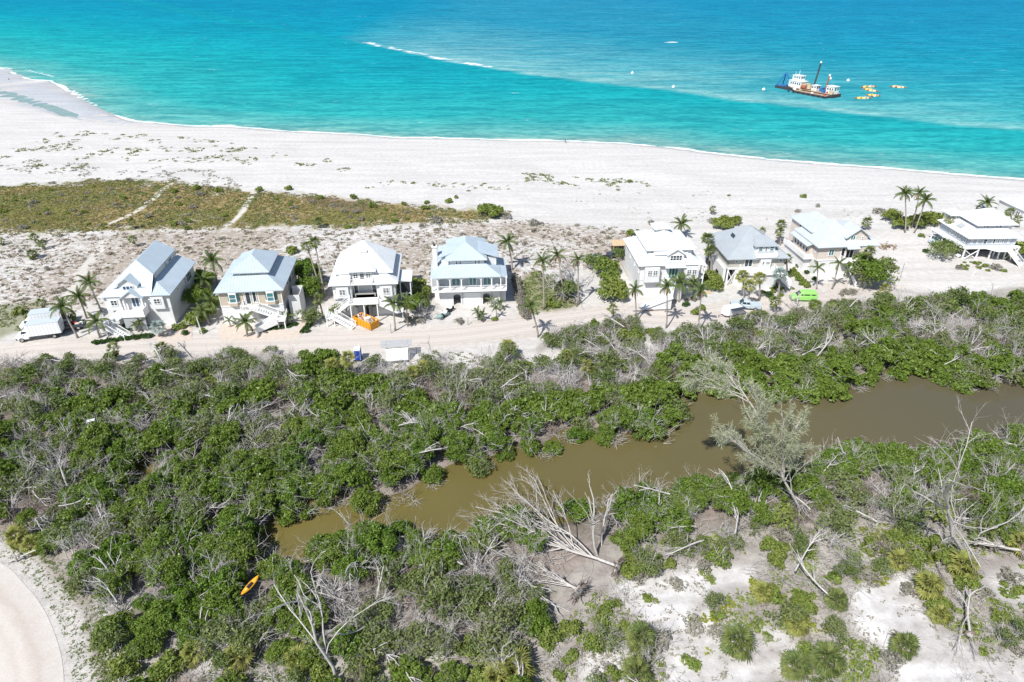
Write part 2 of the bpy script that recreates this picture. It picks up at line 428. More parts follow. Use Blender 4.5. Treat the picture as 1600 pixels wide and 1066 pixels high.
paint((.62, .61, .60), np.minimum(sandm * 1.25, 1) * (1 - .3 * sstep(.52, .62, n2)) * (1 - .65 * sstep(.54, .68, n1) * sstep(W(1300, 1000)[0], W(1180, 1000)[0], X)))
for px_, py_, r_ in ((690, 1010, 1.6), (950, 1045, 2.6), (330, 1010, 2.2), (290, 985, 1.4), (150, 955, 1.8), (130, 905, 1.5),
                     (880, 545, 2.5), (860, 568, 3.5), (820, 560, 2.5), (1000, 555, 3.0), (930, 545, 2.2), (650, 565, 3.0), (740, 565, 3), (160, 1040, 2.4), (1420, 470, 3.5), (1010, 545, 3)):
    c = W(px_, py_); paint((.60, .585, .565), .9 * sstep(r_ + .8, r_ - .8, np.hypot((X - c[0]), (Y - c[1]) * .8) + wob * .6))
fieldm = sstep(-2.2, 2.2, sdist(FIELD, X, Y) + wob * 2.0 + wobf * .8); fieldm = fieldm * (1 - .75 * sstep(.58, .68, n1) * sstep(9, 2, sdist(FIELD, X, Y)))
n3b = sstep(.35, .65, fbm(X * .6 + 900, Y, 12, 4)); fcol = np.array((.15, .155, .05))[None] * (1 - n3b[:, None]) * 1.2 + np.array((.29, .225, .11))[None] * n3b[:, None] * 1.1
C = C * (1 - fieldm[:, None]) + fcol * fieldm[:, None]
brown = WP([(468, 310), (500, 307), (560, 316), (600, 322), (570, 330), (520, 327)])
paint((.20, .145, .11), .9 * zone(brown, .8))
for t in ([(268, 287), (262, 292), (248, 302), (245, 308), (232, 316), (222, 326), (205, 336), (170, 352)], [(400, 297), (392, 310), (385, 322), (370, 340), (353, 354), (335, 375)],
          [(165, 378), (148, 400), (128, 425), (105, 465)]):
    paint((.56, .53, .48), sstep(1.0, .45, pdist(spline([W(*p) for p in t]), X, Y) + (n2 - .5) * .6))
lawn = WP([(820, 430), (838, 425), (880, 445), (905, 470), (900, 480), (858, 490), (828, 488), (812, 470)])
paint((.20, .20, .08), .85 * zone(lawn, .7, .6))
leftg = WP([(-120, 480), (0, 478), (40, 472), (70, 480), (60, 495), (40, 512), (0, 530), (-120, 545)])
paint((.19, .20, .09), .7 * zone(leftg, 1.2))
rd = pdist(ROADL, X, Y)
paint((.53, .48, .435), sstep(5.5, 3.0, rd + wob * .5) * .8)
opn = WP([(1375, 440), (1380, 395), (1365, 360), (1420, 365), (1450, 395), (1470, 410), (1540, 420), (1600, 425), (1600, 445), (1480, 455)])
paint((.57, .55, .525), zone(opn, 1.0, .5))
lp = sdist(LOOP_POLY, X, Y)
paint((.52, .50, .475), sstep(-4.2, -2.6, lp + wob * .5) * .9)
paint((.24, .20, .165), sstep(-4.4, -3.3, lp + wob * .4) * sstep(-2.0, -2.9, lp + wob * .4) * .75)
wet = sstep(2.6, .2, ds + (n2 - .5) * 1.0) * (ds < 9)
paint((.40, .38, .38), wet * .9)
sp = sstep(-.8, 1.0, sdist(SPIT, X, Y) + (n2 - .5) * 2)
paint((.37, .41, .46), sp * (.6 + .3 * n1)); paint((.55, .51, .48), sp * sstep(.56, .66, n1) * .8)  # bluish tint puts the reflected sky into the wet sand colour
# how thick the little dead scrub stands on the sand
scrub_zone = WP([(-200, 372), (0, 366), (200, 364), (400, 358), (560, 360), (700, 352), (800, 345), (900, 352), (985, 362), (1010, 380), (985, 420), (900, 425), (800, 440), (700, 460), (500, 470), (330, 470), (170, 470), (80, 500), (40, 490), (0, 478), (-200, 480)])
beach_zone = WP([(-200, 262), (0, 262), (100, 270), (260, 278), (400, 292), (300, 282), (120, 276), (0, 292), (-200, 300)])
scrub = np.maximum(zone(scrub_zone, 3, 1.0) * (.55 + .9 * n3), zone(beach_zone, 2) * .35)
scrub = scrub * sstep(2.5, 4.5, rd)
far_l = sstep(W(70, 420)[0], W(0, 420)[0], X) * 0
scrub = scrub * (1 - far_l) * (1 - .75 * sstep(1.5, .3, pdist(spline([W(*p) for p in [(165, 378), (148, 400), (128, 425), (105, 465)]]), X, Y)))
A = np.ones((len(X), 4), np.float32); A[:, :3] = C
veg_floor = np.clip(und * (1 - sandm), 0, 1)
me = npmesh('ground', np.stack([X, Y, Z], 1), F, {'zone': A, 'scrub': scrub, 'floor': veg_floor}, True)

m, n, o = newmat('ground')
tc = N(n, 'ShaderNodeTexCoord'); P_ = tc.outputs['Object']
za = N(n, 'ShaderNodeAttribute', attribute_name='zone'); sc = N(n, 'ShaderNodeAttribute', attribute_name='scrub'); fl = N(n, 'ShaderNodeAttribute', attribute_name='floor')
na = noise(n, .9, 6, .65, P_); nb = noise(n, 4.5, 5, .7, P_); nc = noise(n, .22, 4, .6, P_)
c = mixc(n, za.outputs['Color'], ramp(n, [(.25, (.84, .83, .82)), (.75, (1.12, 1.12, 1.12))], na.outputs[0]).outputs[0], 1.0, 'MULTIPLY')
wr = N(n, 'ShaderNodeMapping'); wr.inputs['Scale'].default_value = (.05, .5, 1); wr.inputs['Rotation'].default_value = (0, 0, .16); n.links.new(P_, wr.inputs['Vector'])
c = mixc(n, c, ramp(n, [(.35, (.90, .895, .89)), (.6, (1.05, 1.05, 1.05))], noise(n, .6, 5, .65, wr.outputs[0], .6).outputs[0]).outputs[0], 1.0, 'MULTIPLY')
c = mixc(n, c, ramp(n, [(.3, (.93, .92, .91)), (.7, (1.06, 1.06, 1.06))], nb.outputs[0]).outputs[0], 1.0, 'MULTIPLY')
# fallen leaves and twigs on the thicket floor
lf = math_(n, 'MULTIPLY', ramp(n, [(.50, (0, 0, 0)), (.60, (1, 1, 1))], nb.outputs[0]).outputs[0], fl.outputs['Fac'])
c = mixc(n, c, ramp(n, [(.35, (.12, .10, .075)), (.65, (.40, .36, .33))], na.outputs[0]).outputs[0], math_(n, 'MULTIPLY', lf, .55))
# dead scrub and fallen seed heads lying on the dune sand
mp = N(n, 'ShaderNodeMapping'); mp.inputs['Scale'].default_value = (.75, 1.0, 1); n.links.new(P_, mp.inputs['Vector'])
nd = noise(n, 1.05, 5, .72, mp.outputs[0], .6)
th = math_(n, 'ADD', nd.outputs[0], math_(n, 'MULTIPLY', math_(n, 'SUBTRACT', sc.outputs['Fac'], .5), .22))
sf = ramp(n, [(.555, (0, 0, 0)), (.625, (1, 1, 1))], th)
sf = math_(n, 'MULTIPLY', sf.outputs[0], math_(n, 'MULTIPLY', sc.outputs['Fac'], 1.6, True))
c = mixc(n, c, ramp(n, [(.3, (.21, .16, .11)), (.55, (.33, .275, .22)), (.75, (.235, .21, .13))], nb.outputs[0]).outputs[0], math_(n, 'MULTIPLY', sf, .8))
b = N(n, 'ShaderNodeBsdfPrincipled'); b.inputs['Roughness'].default_value = .95; b.inputs['Specular IOR Level'].default_value = .1
n.links.new(c, b.inputs['Base Color'])
bp = N(n, 'ShaderNodeBump'); bp.inputs['Strength'].default_value = .6; bp.inputs['Distance'].default_value = .25
n.links.new(na.outputs[0], bp.inputs['Height']); n.links.new(bp.outputs[0], b.inputs['Normal'])
n.links.new(b.outputs[0], o.inputs[0])
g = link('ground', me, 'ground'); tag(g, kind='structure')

# ------------------------------------------------------------------ sea
sx = gridaxis(-420, 520, 4.0, -9000, 9000, 1.2); sy = gridaxis(180, 520, 3.0, 90, 14000, 1.12)
X2, Y2, F2 = tensor(sx, sy)
dsh = sdist(SHORE_POLY, X2, Y2)
keep = (dsh[F2] > -14).any(1); F2 = F2[keep]
us = np.unique(F2); mp_ = np.full(len(X2), -1); mp_[us] = np.arange(len(us)); F2 = mp_[F2]; X2, Y2, dsh = X2[us], Y2[us], dsh[us]
BAR = spline([W(*p) for p in [(380, 30), (480, 50), (570, 68), (620, 78), (700, 94), (770, 106), (820, 114), (900, 124), (1015, 136), (1080, 145), (1150, 155), (1230, 164), (1300, 172), (1400, 184), (1500, 194), (1620, 203), (1800, 214)]], 6)
BARP = np.vstack([BAR, [3000, 260], [3000, 9000], [-3000, 9000], [-900, 1500]])
bar = sdist(BARP, X2, Y2)                      # seaward of the sand bar's edge: positive
brk = pdist(spline([W(*p) for p in [(572, 65), (600, 72), (640, 80), (700, 93), (765, 103)]], 6), X2, Y2)
brk2 = np.minimum(pdist([W(1044, 65), W(1054, 65)], X2, Y2), pdist([W(272, 41), W(288, 41)], X2, Y2))
brk3 = np.minimum(pdist([W(332, 194), W(364, 195)], X2, Y2), np.minimum(pdist([W(-40, 100), W(24, 107)], X2, Y2), np.minimum(pdist([W(-40, 110), W(22, 113)], X2, Y2), np.minimum(pdist([W(40, 108), W(82, 118)], X2, Y2), pdist([W(112, 140), W(150, 166)], X2, Y2)))))
bx, by = W(1262, 140); halo = np.hypot((X2 - bx) * .62 + (Y2 - by) * .5, (Y2 - by) * 1.0) / 42
plume = pdist(spline([W(*p) for p in [(1180, 165), (1260, 185), (1380, 205), (1500, 220)]], 6), X2, Y2)
me = npmesh('sea', np.stack([X2, Y2, np.full(len(X2), SEA_Z)], 1), F2, {'shore': dsh, 'bar': bar, 'breaker': brk, 'whitecap': brk2, 'wash': brk3, 'halo': np.clip(1 - halo, 0, 1)}, True)
m, n, o = newmat('sea')
def A_(nm): return N(n, 'ShaderNodeAttribute', attribute_name=nm).outputs['Fac']
tc = N(n, 'ShaderNodeTexCoord'); P_ = tc.outputs['Object']
def mapped(sx_, sy_, rz_=0):
    q = N(n, 'ShaderNodeMapping'); q.inputs['Scale'].default_value = (sx_, sy_, 1); q.inputs['Rotation'].default_value = (0, 0, rz_); n.links.new(P_, q.inputs['Vector']); return q.outputs[0]
big = noise(n, .010, 5, .6, mapped(.55, 1.3, -.12)); mid = noise(n, .05, 4, .6, mapped(.4, 1.4, -.1))
dist_w = math_(n, 'ADD', A_('shore'), math_(n, 'MULTIPLY', math_(n, 'SUBTRACT', big.outputs[0], .5), 50))
deep = ramp(n, [(0.0, (.17, .34, .32)), (.012, (.085, .335, .325)), (.04, (.02, .31, .32)), (.11, (.006, .285, .32)), (.22, (.002, .235, .315)), (.42, (.0015, .20, .31)), (1.0, (.0006, .175, .315))],
            math_(n, 'DIVIDE', dist_w, 900))
sep = N(n, 'ShaderNodeSeparateXYZ'); n.links.new(P_, sep.inputs[0])
# right of the bar the water is stirred up: greyer, lighter just behind its edge
barw = math_(n, 'ADD', A_('bar'), math_(n, 'MULTIPLY', math_(n, 'SUBTRACT', mid.outputs[0], .5), 14))
edge = ramp(n, [(.492, (0, 0, 0)), (.508, (1, 1, 1)), (.53, (.8, .8, .8)), (.62, (.42, .42, .42)), (.85, (.1, .1, .1))], math_(n, 'ADD', math_(n, 'DIVIDE', barw, 500), .5))
ex = ramp(n, [(.33, (0, 0, 0)), (.45, (1, 1, 1)), (.66, (1, 1, 1)), (.78, (.35, .35, .35))], math_(n, 'ADD', math_(n, 'DIVIDE', sep.outputs[0], 800), .5))
ef = math_(n, 'MULTIPLY', math_(n, 'MULTIPLY', edge.outputs[0], ex.outputs[0]), ramp(n, [(.3, (.35, .35, .35)), (.65, (1, 1, 1))], mid.outputs[0]).outputs[0])
c = mixc(n, deep.outputs[0], (.26, .44, .43), math_(n, 'MULTIPLY', ef, .72))
c = mixc(n, c, (.010, .24, .30), math_(n, 'MULTIPLY', A_('halo'), .9, True))
# darker teal trough landward of the bar
tr = ramp(n, [(.42, (0, 0, 0)), (.485, (1, 1, 1)), (.499, (.7, .7, .7)), (.505, (0, 0, 0))], math_(n, 'ADD', math_(n, 'DIVIDE', barw, 500), .5))
c = mixc(n, c, (.003, .255, .285), math_(n, 'MULTIPLY', tr.outputs[0], .45))
c = mixc(n, c, ramp(n, [(.3, (.86, .90, .93)), (.7, (1.14, 1.09, 1.06))], big.outputs[0]).outputs[0], 1.0, 'MULTIPLY')
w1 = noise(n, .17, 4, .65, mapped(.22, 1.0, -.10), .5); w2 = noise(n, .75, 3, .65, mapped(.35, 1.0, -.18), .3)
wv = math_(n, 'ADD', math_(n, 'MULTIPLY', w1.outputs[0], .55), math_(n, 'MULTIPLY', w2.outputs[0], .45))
c = mixc(n, c, ramp(n, [(.41, (.55, .76, .82)), (.5, (1, 1, 1)), (.585, (1.7, 1.26, 1.2))], wv).outputs[0], 1.0, 'MULTIPLY')  # crests painted lighter and hollows darker, standing for light on the ripples
# foam
fn = noise(n, .45, 5, .7, mapped(.35, 1.2, -.05), .4); fn2 = noise(n, .055, 3, .6, mapped(1, 1, 0))
def band(d, ww): return ramp(n, [(0, (1, 1, 1)), (1, (0, 0, 0))], math_(n, 'DIVIDE', d, ww)).outputs[0]
shore_f = math_(n, 'ADD', math_(n, 'MULTIPLY', band(math_(n, 'ABSOLUTE', math_(n, 'SUBTRACT', A_('shore'), math_(n, 'MULTIPLY', fn2.outputs[0], 2.4))), 1.9), .8), math_(n, 'ADD', math_(n, 'MULTIPLY', math_(n, 'SUBTRACT', fn.outputs[0], .5), 1.5), math_(n, 'MULTIPLY', math_(n, 'SUBTRACT', fn2.outputs[0], .5), 1.1)))
f1 = ramp(n, [(.34, (0, 0, 0)), (.58, (1, 1, 1))], shore_f).outputs[0]
f2 = ramp(n, [(.50, (0, 0, 0)), (.62, (1, 1, 1))], math_(n, 'ADD', math_(n, 'MULTIPLY', band(A_('breaker'), 9), .48), math_(n, 'MULTIPLY', math_(n, 'SUBTRACT', fn.outputs[0], .30), 1.0))).outputs[0]
f2 = math_(n, 'MULTIPLY', f2, ramp(n, [(.2, (1, 1, 1)), (1, (0, 0, 0))], math_(n, 'DIVIDE', A_('breaker'), 10)).outputs[0])
f2 = math_(n, 'MULTIPLY', f2, ramp(n, [(.44, (.08, .08, .08)), (.54, (1, 1, 1))], noise(n, .075, 2, .5, mapped(1, 1)).outputs[0]).outputs[0])
f3 = ramp(n, [(.55, (0, 0, 0)), (.7, (1, 1, 1))], math_(n, 'ADD', band(A_('whitecap'), 8), math_(n, 'MULTIPLY', math_(n, 'SUBTRACT', fn.outputs[0], .5), .8))).outputs[0]
f4 = ramp(n, [(.55, (0, 0, 0)), (.75, (1, 1, 1))], math_(n, 'ADD', band(A_('wash'), 3.5), math_(n, 'MULTIPLY', math_(n, 'SUBTRACT', fn.outputs[0], .5), .8))).outputs[0]
sp_ = noise(n, .12, 2, .5, mapped(.5, 1.6, -.1)); f5 = ramp(n, [(.835, (0, 0, 0)), (.86, (.55, .55, .55))], math_(n, 'ADD', math_(n, 'MULTIPLY', sp_.outputs[0], .75), math_(n, 'MULTIPLY', fn.outputs[0], .45))).outputs[0]
foam = math_(n, 'MAXIMUM', math_(n, 'MAXIMUM', f1, f2), math_(n, 'MAXIMUM', math_(n, 'MAXIMUM', f3, f4), f5))
c = mixc(n, c, (.78, .80, .80), foam)
b = N(n, 'ShaderNodeBsdfDiffuse'); n.links.new(c, b.inputs['Color']); gl = N(n, 'ShaderNodeBsdfGlossy'); gl.inputs['Roughness'].default_value = .25; mxs = N(n, 'ShaderNodeMixShader'); mxs.inputs[0].default_value = .035
n.links.new(b.outputs[0], mxs.inputs[1]); n.links.new(gl.outputs[0], mxs.inputs[2])
bp = N(n, 'ShaderNodeBump'); bp.inputs['Strength'].default_value = .9; bp.inputs['Distance'].default_value = 1.0
n.links.new(wv, bp.inputs['Height']); n.links.new(bp.outputs[0], b.inputs['Normal']); n.links.new(bp.outputs[0], gl.inputs['Normal']); n.links.new(mxs.outputs[0], o.inputs[0])
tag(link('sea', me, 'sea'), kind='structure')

# tidal pool behind the sand spit
def flat(name, poly, z, mat, kind='structure'):
    P = np.asarray(poly); me = bpy.data.meshes.new(name)
    me.from_pydata([(p[0], p[1], z) for p in P], [], [tuple(range(len(P)))])
    import bmesh
    bm = bmesh.new(); bm.from_mesh(me); bmesh.ops.triangulate(bm, faces=bm.faces); bmesh.ops.recalc_face_normals(bm, faces=bm.faces)
    if bm.faces and sum(f.normal.z for f in bm.faces) < 0: bmesh.ops.reverse_faces(bm, faces=bm.faces)
    bm.to_mesh(me); bm.free()
    return tag(link(name, me, mat), kind=kind)
def watermat(name, ca, cb, rough, bump, scale, spec=.4, dirx=None):
    m, n, o = newmat(name); tc = N(n, 'ShaderNodeTexCoord'); nz = noise(n, scale, 4, .6, tc.outputs['Object'])
    c = ramp(n, [(.35, ca), (.65, cb)], nz.outputs[0]).outputs[0]
    if dirx:
        s_ = N(n, 'ShaderNodeSeparateXYZ'); n.links.new(tc.outputs['Object'], s_.inputs[0])
        t_ = ramp(n, [(0, (0, 0, 0)), (1, (1, 1, 1))], math_(n, 'DIVIDE', math_(n, 'SUBTRACT', s_.outputs[0], dirx[0]), dirx[1] - dirx[0])).outputs[0]
        c = mixc(n, c, dirx[2], t_)
    b = N(n, 'ShaderNodeBsdfPrincipled'); n.links.new(c, b.inputs['Base Color']); b.inputs['Roughness'].default_value = rough
    b.inputs['IOR'].default_value = 1.33; b.inputs['Specular IOR Level'].default_value = spec
    mp = N(n, 'ShaderNodeMapping'); mp.inputs['Scale'].default_value = (1, 2, 1); n.links.new(tc.outputs['Object'], mp.inputs['Vector'])
    nw = noise(n, 1.6, 3, .6, mp.outputs[0]); bp = N(n, 'ShaderNodeBump'); bp.inputs['Strength'].default_value = bump; bp.inputs['Distance'].default_value = .2
    n.links.new(nw.outputs[0], bp.inputs['Height']); n.links.new(bp.outputs[0], b.inputs['Normal']); n.links.new(b.outputs[0], o.inputs[0])
watermat('pool_water', (.17, .28, .27), (.24, .34, .32), .2, .2, .15)
watermat('creek_water', (.125, .103, .03), (.145, .12, .038), .07, .06, .06, .5, (-20, 75, (.10, .088, .055)))
flat('tidal_pool', POOL, -.26, 'pool_water')
cx = np.arange(-62, 160, 1.5); cy = np.arange(50, 104, 1.5); X3, Y3, F3 = tensor(cx, cy)
d3 = np.maximum(sdist(CREEK, X3, Y3), sdist(POND, X3, Y3)); F3 = F3[(d3[F3] > -4.5).any(1)]
us = np.unique(F3); mp_ = np.full(len(X3), -1); mp_[us] = np.arange(len(us)); F3 = mp_[F3]
tag(link('creek', npmesh('creek', np.stack([X3[us], Y3[us], np.full(len(us), CREEK_Z)], 1), F3), 'creek_water'), kind='structure')

# ------------------------------------------------------------------ roads, drives, paths
m, n, o = newmat('road')
tc = N(n, 'ShaderNodeTexCoord'); ac = N(n, 'ShaderNodeAttribute', attribute_name='across')
na = noise(n, .6, 6, .65, tc.outputs['Object']); nb = noise(n, 5, 4, .7, tc.outputs['Object'])
t = math_(n, 'ADD', math_(n, 'ABSOLUTE', ac.outputs['Fac']), math_(n, 'MULTIPLY', math_(n, 'SUBTRACT', na.outputs[0], .5), .35))
c = ramp(n, [(0, (.50, .45, .405)), (.22, (.515, .465, .42)), (.36, (.565, .525, .48)), (.48, (.52, .47, .425)), (.6, (.565, .52, .475)), (.78, (.48, .425, .38)), (1, (.56, .53, .495))], t).outputs[0]
c = mixc(n, c, ramp(n, [(.3, (.9, .89, .88)), (.7, (1.08, 1.08, 1.08))], nb.outputs[0]).outputs[0], 1.0, 'MULTIPLY')
b = N(n, 'ShaderNodeBsdfPrincipled'); b.inputs['Roughness'].default_value = .95; b.inputs['Specular IOR Level'].default_value = .1; n.links.new(c, b.inputs['Base Color'])
n.links.new(b.outputs[0], o.inputs[0])
def strip(name, line, half, z, mat, wob=.35, nx=9):
    L = np.asarray(line); T = np.gradient(L, axis=0); T /= np.linalg.norm(T, axis=1)[:, None]; Nn = np.stack([-T[:, 1], T[:, 0]], 1)
    V = []; a = []
    for i in range(len(L)):
        hw = half + wob * (fbm(np.array([L[i, 0]]), np.array([L[i, 1]]), 6, 3)[0] - .5) * 2
        for k in range(nx):
            t = -1 + 2 * k / (nx - 1); q = L[i] + Nn[i] * t * hw; V.append((q[0], q[1], z)); a.append(t)
    F = [(i * nx + k, i * nx + k + 1, (i + 1) * nx + k + 1, (i + 1) * nx + k) for i in range(len(L) - 1) for k in range(nx - 1)]
    me = npmesh(name, V, np.array(F)[:, ::-1], {'across': np.array(a)}); return tag(link(name, me, mat), kind='structure')
strip('road', spline(ROADC[:17], 14), 2.7, .035, 'road')
# the sandy turning loop near the bottom left corner, ringed by wheel tracks
Lc = np.array(W(-420, 1120)); V = []; a = []; nl = len(LOOP); nk = 18
for p in LOOP:
    for k in range(nk):
        t = k / (nk - 1); q = p + (Lc - p) * t; V.append((q[0], q[1], .03)); a.append(np.linalg.norm(q - p) / 4.5 * 1.0)
Fq = [(i * nk + k, i * nk + k + 1, (i + 1) * nk + k + 1, (i + 1) * nk + k) for i in range(nl - 1) for k in range(nk - 1)]
tag(link('road', npmesh('road', V, np.array(Fq), {'across': .62 + .34 * np.cos(np.clip(np.array(a) * 2.2, 0, 14))}), 'road'), kind='structure')
DRZ = [.04]
def drive(name, pts, mat):
    DRZ[0] += .004; return flat(name, WP(pts), DRZ[0], mat)
drive('driveway', [(346, 505), (400, 510), (402, 514), (470, 516), (468, 530), (346, 534), (342, 520)], 'paver')
drive('driveway', [(468, 500), (478, 487), (484, 490), (474, 520), (466, 528), (462, 526)], 'paver')
drive('driveway', [(150, 530), (182, 520), (205, 527), (150, 541)], 'concrete')
drive('driveway', [(262, 512), (300, 510), (300, 516), (300, 532), (262, 538), (240, 530)], 'paver')
drive('driveway', [(1130, 447), (1152, 440), (1168, 470), (1158, 486), (1140, 478)], 'concrete')
drive('path', [(1240, 413), (1245, 410), (1292, 455), (1286, 459)], 'concrete')
# ================================================================== house kit
class House:
    def __init__(s, name, label, px, py, z, rz, cat='house'):
        x, y = W(px, py, z); s.r = root(name, label, cat, (x, y, 0), R(rz)); s.wt = 'white_trim'
    def part(s, name, mb, mat, smooth=False, kind=None, parent=None): return mb.build(name, mat, parent or s.r, smooth, kind)
    def box(s, name, mat, *b, parent=None): return s.part(name, MB().box(*b), mat, parent=parent)
    def window(s, face, a, z, w, h, off, nx=2, nz=2, glass='glass', parent=None, frame=None, name='window', pane='pane', fw=.11):
        """opening of width w and height h; face F looks to -y, L to -x, R to +x, B to +y; off is the wall plane"""
        def put(mb, u0, u1, n0, n1, z0, z1):
            if face == 'F': mb.box(a + u0, a + u1, off - n1, off - n0, z + z0, z + z1)
            elif face == 'B': mb.box(a + u0, a + u1, off + n0, off + n1, z + z0, z + z1)
            elif face == 'R': mb.box(off + n0, off + n1, a + u0, a + u1, z + z0, z + z1)
            else: mb.box(off - n1, off - n0, a + u0, a + u1, z + z0, z + z1)
        f = MB()
        put(f, 0, fw, .003, .10, 0, h); put(f, w - fw, w, .003, .10, 0, h); put(f, fw, w - fw, .003, .10, 0, fw); put(f, fw, w - fw, .003, .10, h - fw, h)
        for i in range(1, nx): u = w * i / nx; put(f, u - .045, u + .045, .003, .085, fw, h - fw)
        for i in range(1, nz):
            v = h * i / nz
            for k in range(nx):
                u0 = w * k / nx + (fw if k == 0 else .045); u1 = w * (k + 1) / nx - (fw if k == nx - 1 else .045); put(f, u0, u1, .003, .07, v - .03, v + .03)
        fo = s.part(name, f, frame or s.wt, parent=parent)
        p = MB(); put(p, fw * .8, w - fw * .8, .006, .045, fw * .8, h - fw * .8)
        if parent is None: p.build(pane, glass, fo)
        else: p.build(pane, glass, parent)
        return fo
    def roof(s, polys, mat='metal_roof', name='roof', thick=.14, rib=.5):
        b = MB(); q = MB()
        for P in polys:
            b.slab(P, thick)
            V = [Vector(p) for p in P]; nrm = Vector((0, 0, 0))
            for i in range(1, len(V) - 1): nrm += (V[i] - V[0]).cross(V[i + 1] - V[0])
            if nrm.length < 1e-6: continue
            nrm.normalize()
            if nrm.z < 0: nrm = -nrm
            dn = Vector((nrm.x, nrm.y, 0)); 
            if dn.length < .05: continue
            dn.normalize(); ac = Vector((-dn.y, dn.x, 0))
            us = [v.dot(ac) for v in V]; u = min(us) + rib * .6
            while u < max(us):
                hit = []
                for i in range(len(V)):
                    p, r = V[i], V[(i + 1) % len(V)]; a0, a1 = p.dot(ac) - u, r.dot(ac) - u
                    if a0 * a1 < 0: hit.append(p + (r - p) * (a0 / (a0 - a1)))
                if len(hit) == 2 and (hit[0] - hit[1]).length > .3: q.beam(hit[0] + nrm * .012, hit[1] + nrm * .012, .045, .05, nrm)
                u += rib
        o = s.part(name, b, mat)
        if q.v: s.part('roof_seam', q, mat, kind='stuff', parent=o)
        return o
    def rail(s, pts, h=1.0, mat='white_trim', name='railing', step=.24, parent=None, slat=.035):
        b = MB()
        for p, q in zip(pts[:-1], pts[1:]):
            p = Vector(p); q = Vector(q); L = (q - p).length; up = Vector((0, 0, 1))
            b.beam(p + up * h, q + up * h, .09, .07); b.beam(p + up * .12, q + up * .12, .06, .06)
            k = max(1, int(L / step))
            for i in range(1, k): c = p + (q - p) * i / k; b.box(c.x - slat / 2, c.x + slat / 2, c.y - slat / 2, c.y + slat / 2, c.z + .12, c.z + h)
        for p in pts: b.box(p[0] - .07, p[0] + .07, p[1] - .07, p[1] + .07, p[2], p[2] + h + .1)
        return s.part(name, b, mat, parent=parent)
    def stair(s, p, q, width, mat='white_trim', rails=True, solid=False, name='stair'):
        """flight going down from p to q (centres of the top and bottom edge)"""
        p = Vector(p); q = Vector(q); d = q - p; hd = Vector((d.x, d.y, 0)); L = hd.length; hd.normalize(); sd_ = Vector((-hd.y, hd.x, 0)); n_ = max(3, int(abs(d.z) / .18))
        o = root(name, None, None); o.parent = s.r
        for key in ('label', 'category'):
            if key in o: del o[key]
        t = MB()
        for i in range(n_):
            c = p + hd * (L * (i + .5) / n_) + Vector((0, 0, d.z * (i + 1) / n_ + .02)); t.beam(c - sd_ * width / 2, c + sd_ * width / 2, L / n_ + .05, .08)
        t.build('tread', mat, o, kind='stuff')
        g = MB()
        for e in (-1, 1):
            off = sd_ * (width / 2 + .05) * e
            if solid:
                a, b_ = p + off, q + off; zb = max(0.02, min(a.z, b_.z) - .3)
                g.loft([[(a.x, a.y, max(.02, a.z - .6)), (a.x, a.y, a.z + .95), (b_.x, b_.y, b_.z + .95), (b_.x, b_.y, zb)],
                        [(a.x + sd_.x * .1, a.y + sd_.y * .1, max(.02, a.z - .6)), (a.x + sd_.x * .1, a.y + sd_.y * .1, a.z + .95), (b_.x + sd_.x * .1, b_.y + sd_.y * .1, b_.z + .95), (b_.x + sd_.x * .1, b_.y + sd_.y * .1, zb)]])
            else: g.beam(p + off + Vector((0, 0, -.12)), q + off + Vector((0, 0, -.05)), .07, .3)
        g.build('stringer', mat, o)
        if rails and not solid:
            for e in (-1, 1):
                off = sd_ * (width / 2 + .05) * e; s.rail([p + off, q + off], 1.0, mat, 'handrail', .26, parent=o)
        return o
    def door(s, face, a, z, w, h, off, glass='blue_glass', nx=2):
        return s.window(face, a, z, w, h, off, nx, 1, glass, name='door', pane='door_glass')
    def garage(s, a, z, w, h, off, n_=4, mat='white_trim'):
        """panelled lifting door in a frame"""
        f = MB(); f.box(a - .12, a, off - .09, off - .003, z, z + h + .12); f.box(a + w, a + w + .12, off - .09, off - .003, z, z + h + .12); f.box(a, a + w, off - .09, off - .003, z + h, z + h + .12)
        fo = s.part('garage_door', f, s.wt)
        for i in range(n_): MB().box(a + .01, a + w - .01, off - .045, off - .004, z + h * i / n_ + .012, z + h * (i + 1) / n_ - .012).build('panel', mat, fo)
        return fo

def hip(x0, x1, y0, y1, z0, pitch, back=True):
    w_, d_ = x1 - x0, y1 - y0
    if w_ <= d_:
        m = (x0 + x1) / 2; r = w_ / 2; z = z0 + r * pitch; a = (m, y0 + r, z); b = (m, y1 - r, z)
        return [[(x0, y0, z0), (x1, y0, z0), a], [(x1, y0, z0), (x1, y1, z0), b, a], [(x1, y1, z0), (x0, y1, z0), b], [(x0, y1, z0), (x0, y0, z0), a, b]]
    m = (y0 + y1) / 2; r = d_ / 2; z = z0 + r * pitch; a = (x0 + r, m, z); b = (x1 - r, m, z)
    return [[(x0, y0, z0), (x1, y0, z0), b, a], [(x1, y0, z0), (x1, y1, z0), b], [(x1, y1, z0), (x0, y1, z0), a, b], [(x0, y1, z0), (x0, y0, z0), a]]
def skirt(x0, x1, y0, y1, z0, ins, z1, insL=None, insR=None):
    l = ins if insL is None else insL; r = ins if insR is None else insR
    a = [(x0, y0, z0), (x1, y0, z0), (x1, y1, z0), (x0, y1, z0)]; b = [(x0 + l, y0 + ins, z1), (x1 - r, y0 + ins, z1), (x1 - r, y1 - ins, z1), (x0 + l, y1 - ins, z1)]
    return [[a[i], a[(i + 1) % 4], b[(i + 1) % 4], b[i]] for i in range(4)]
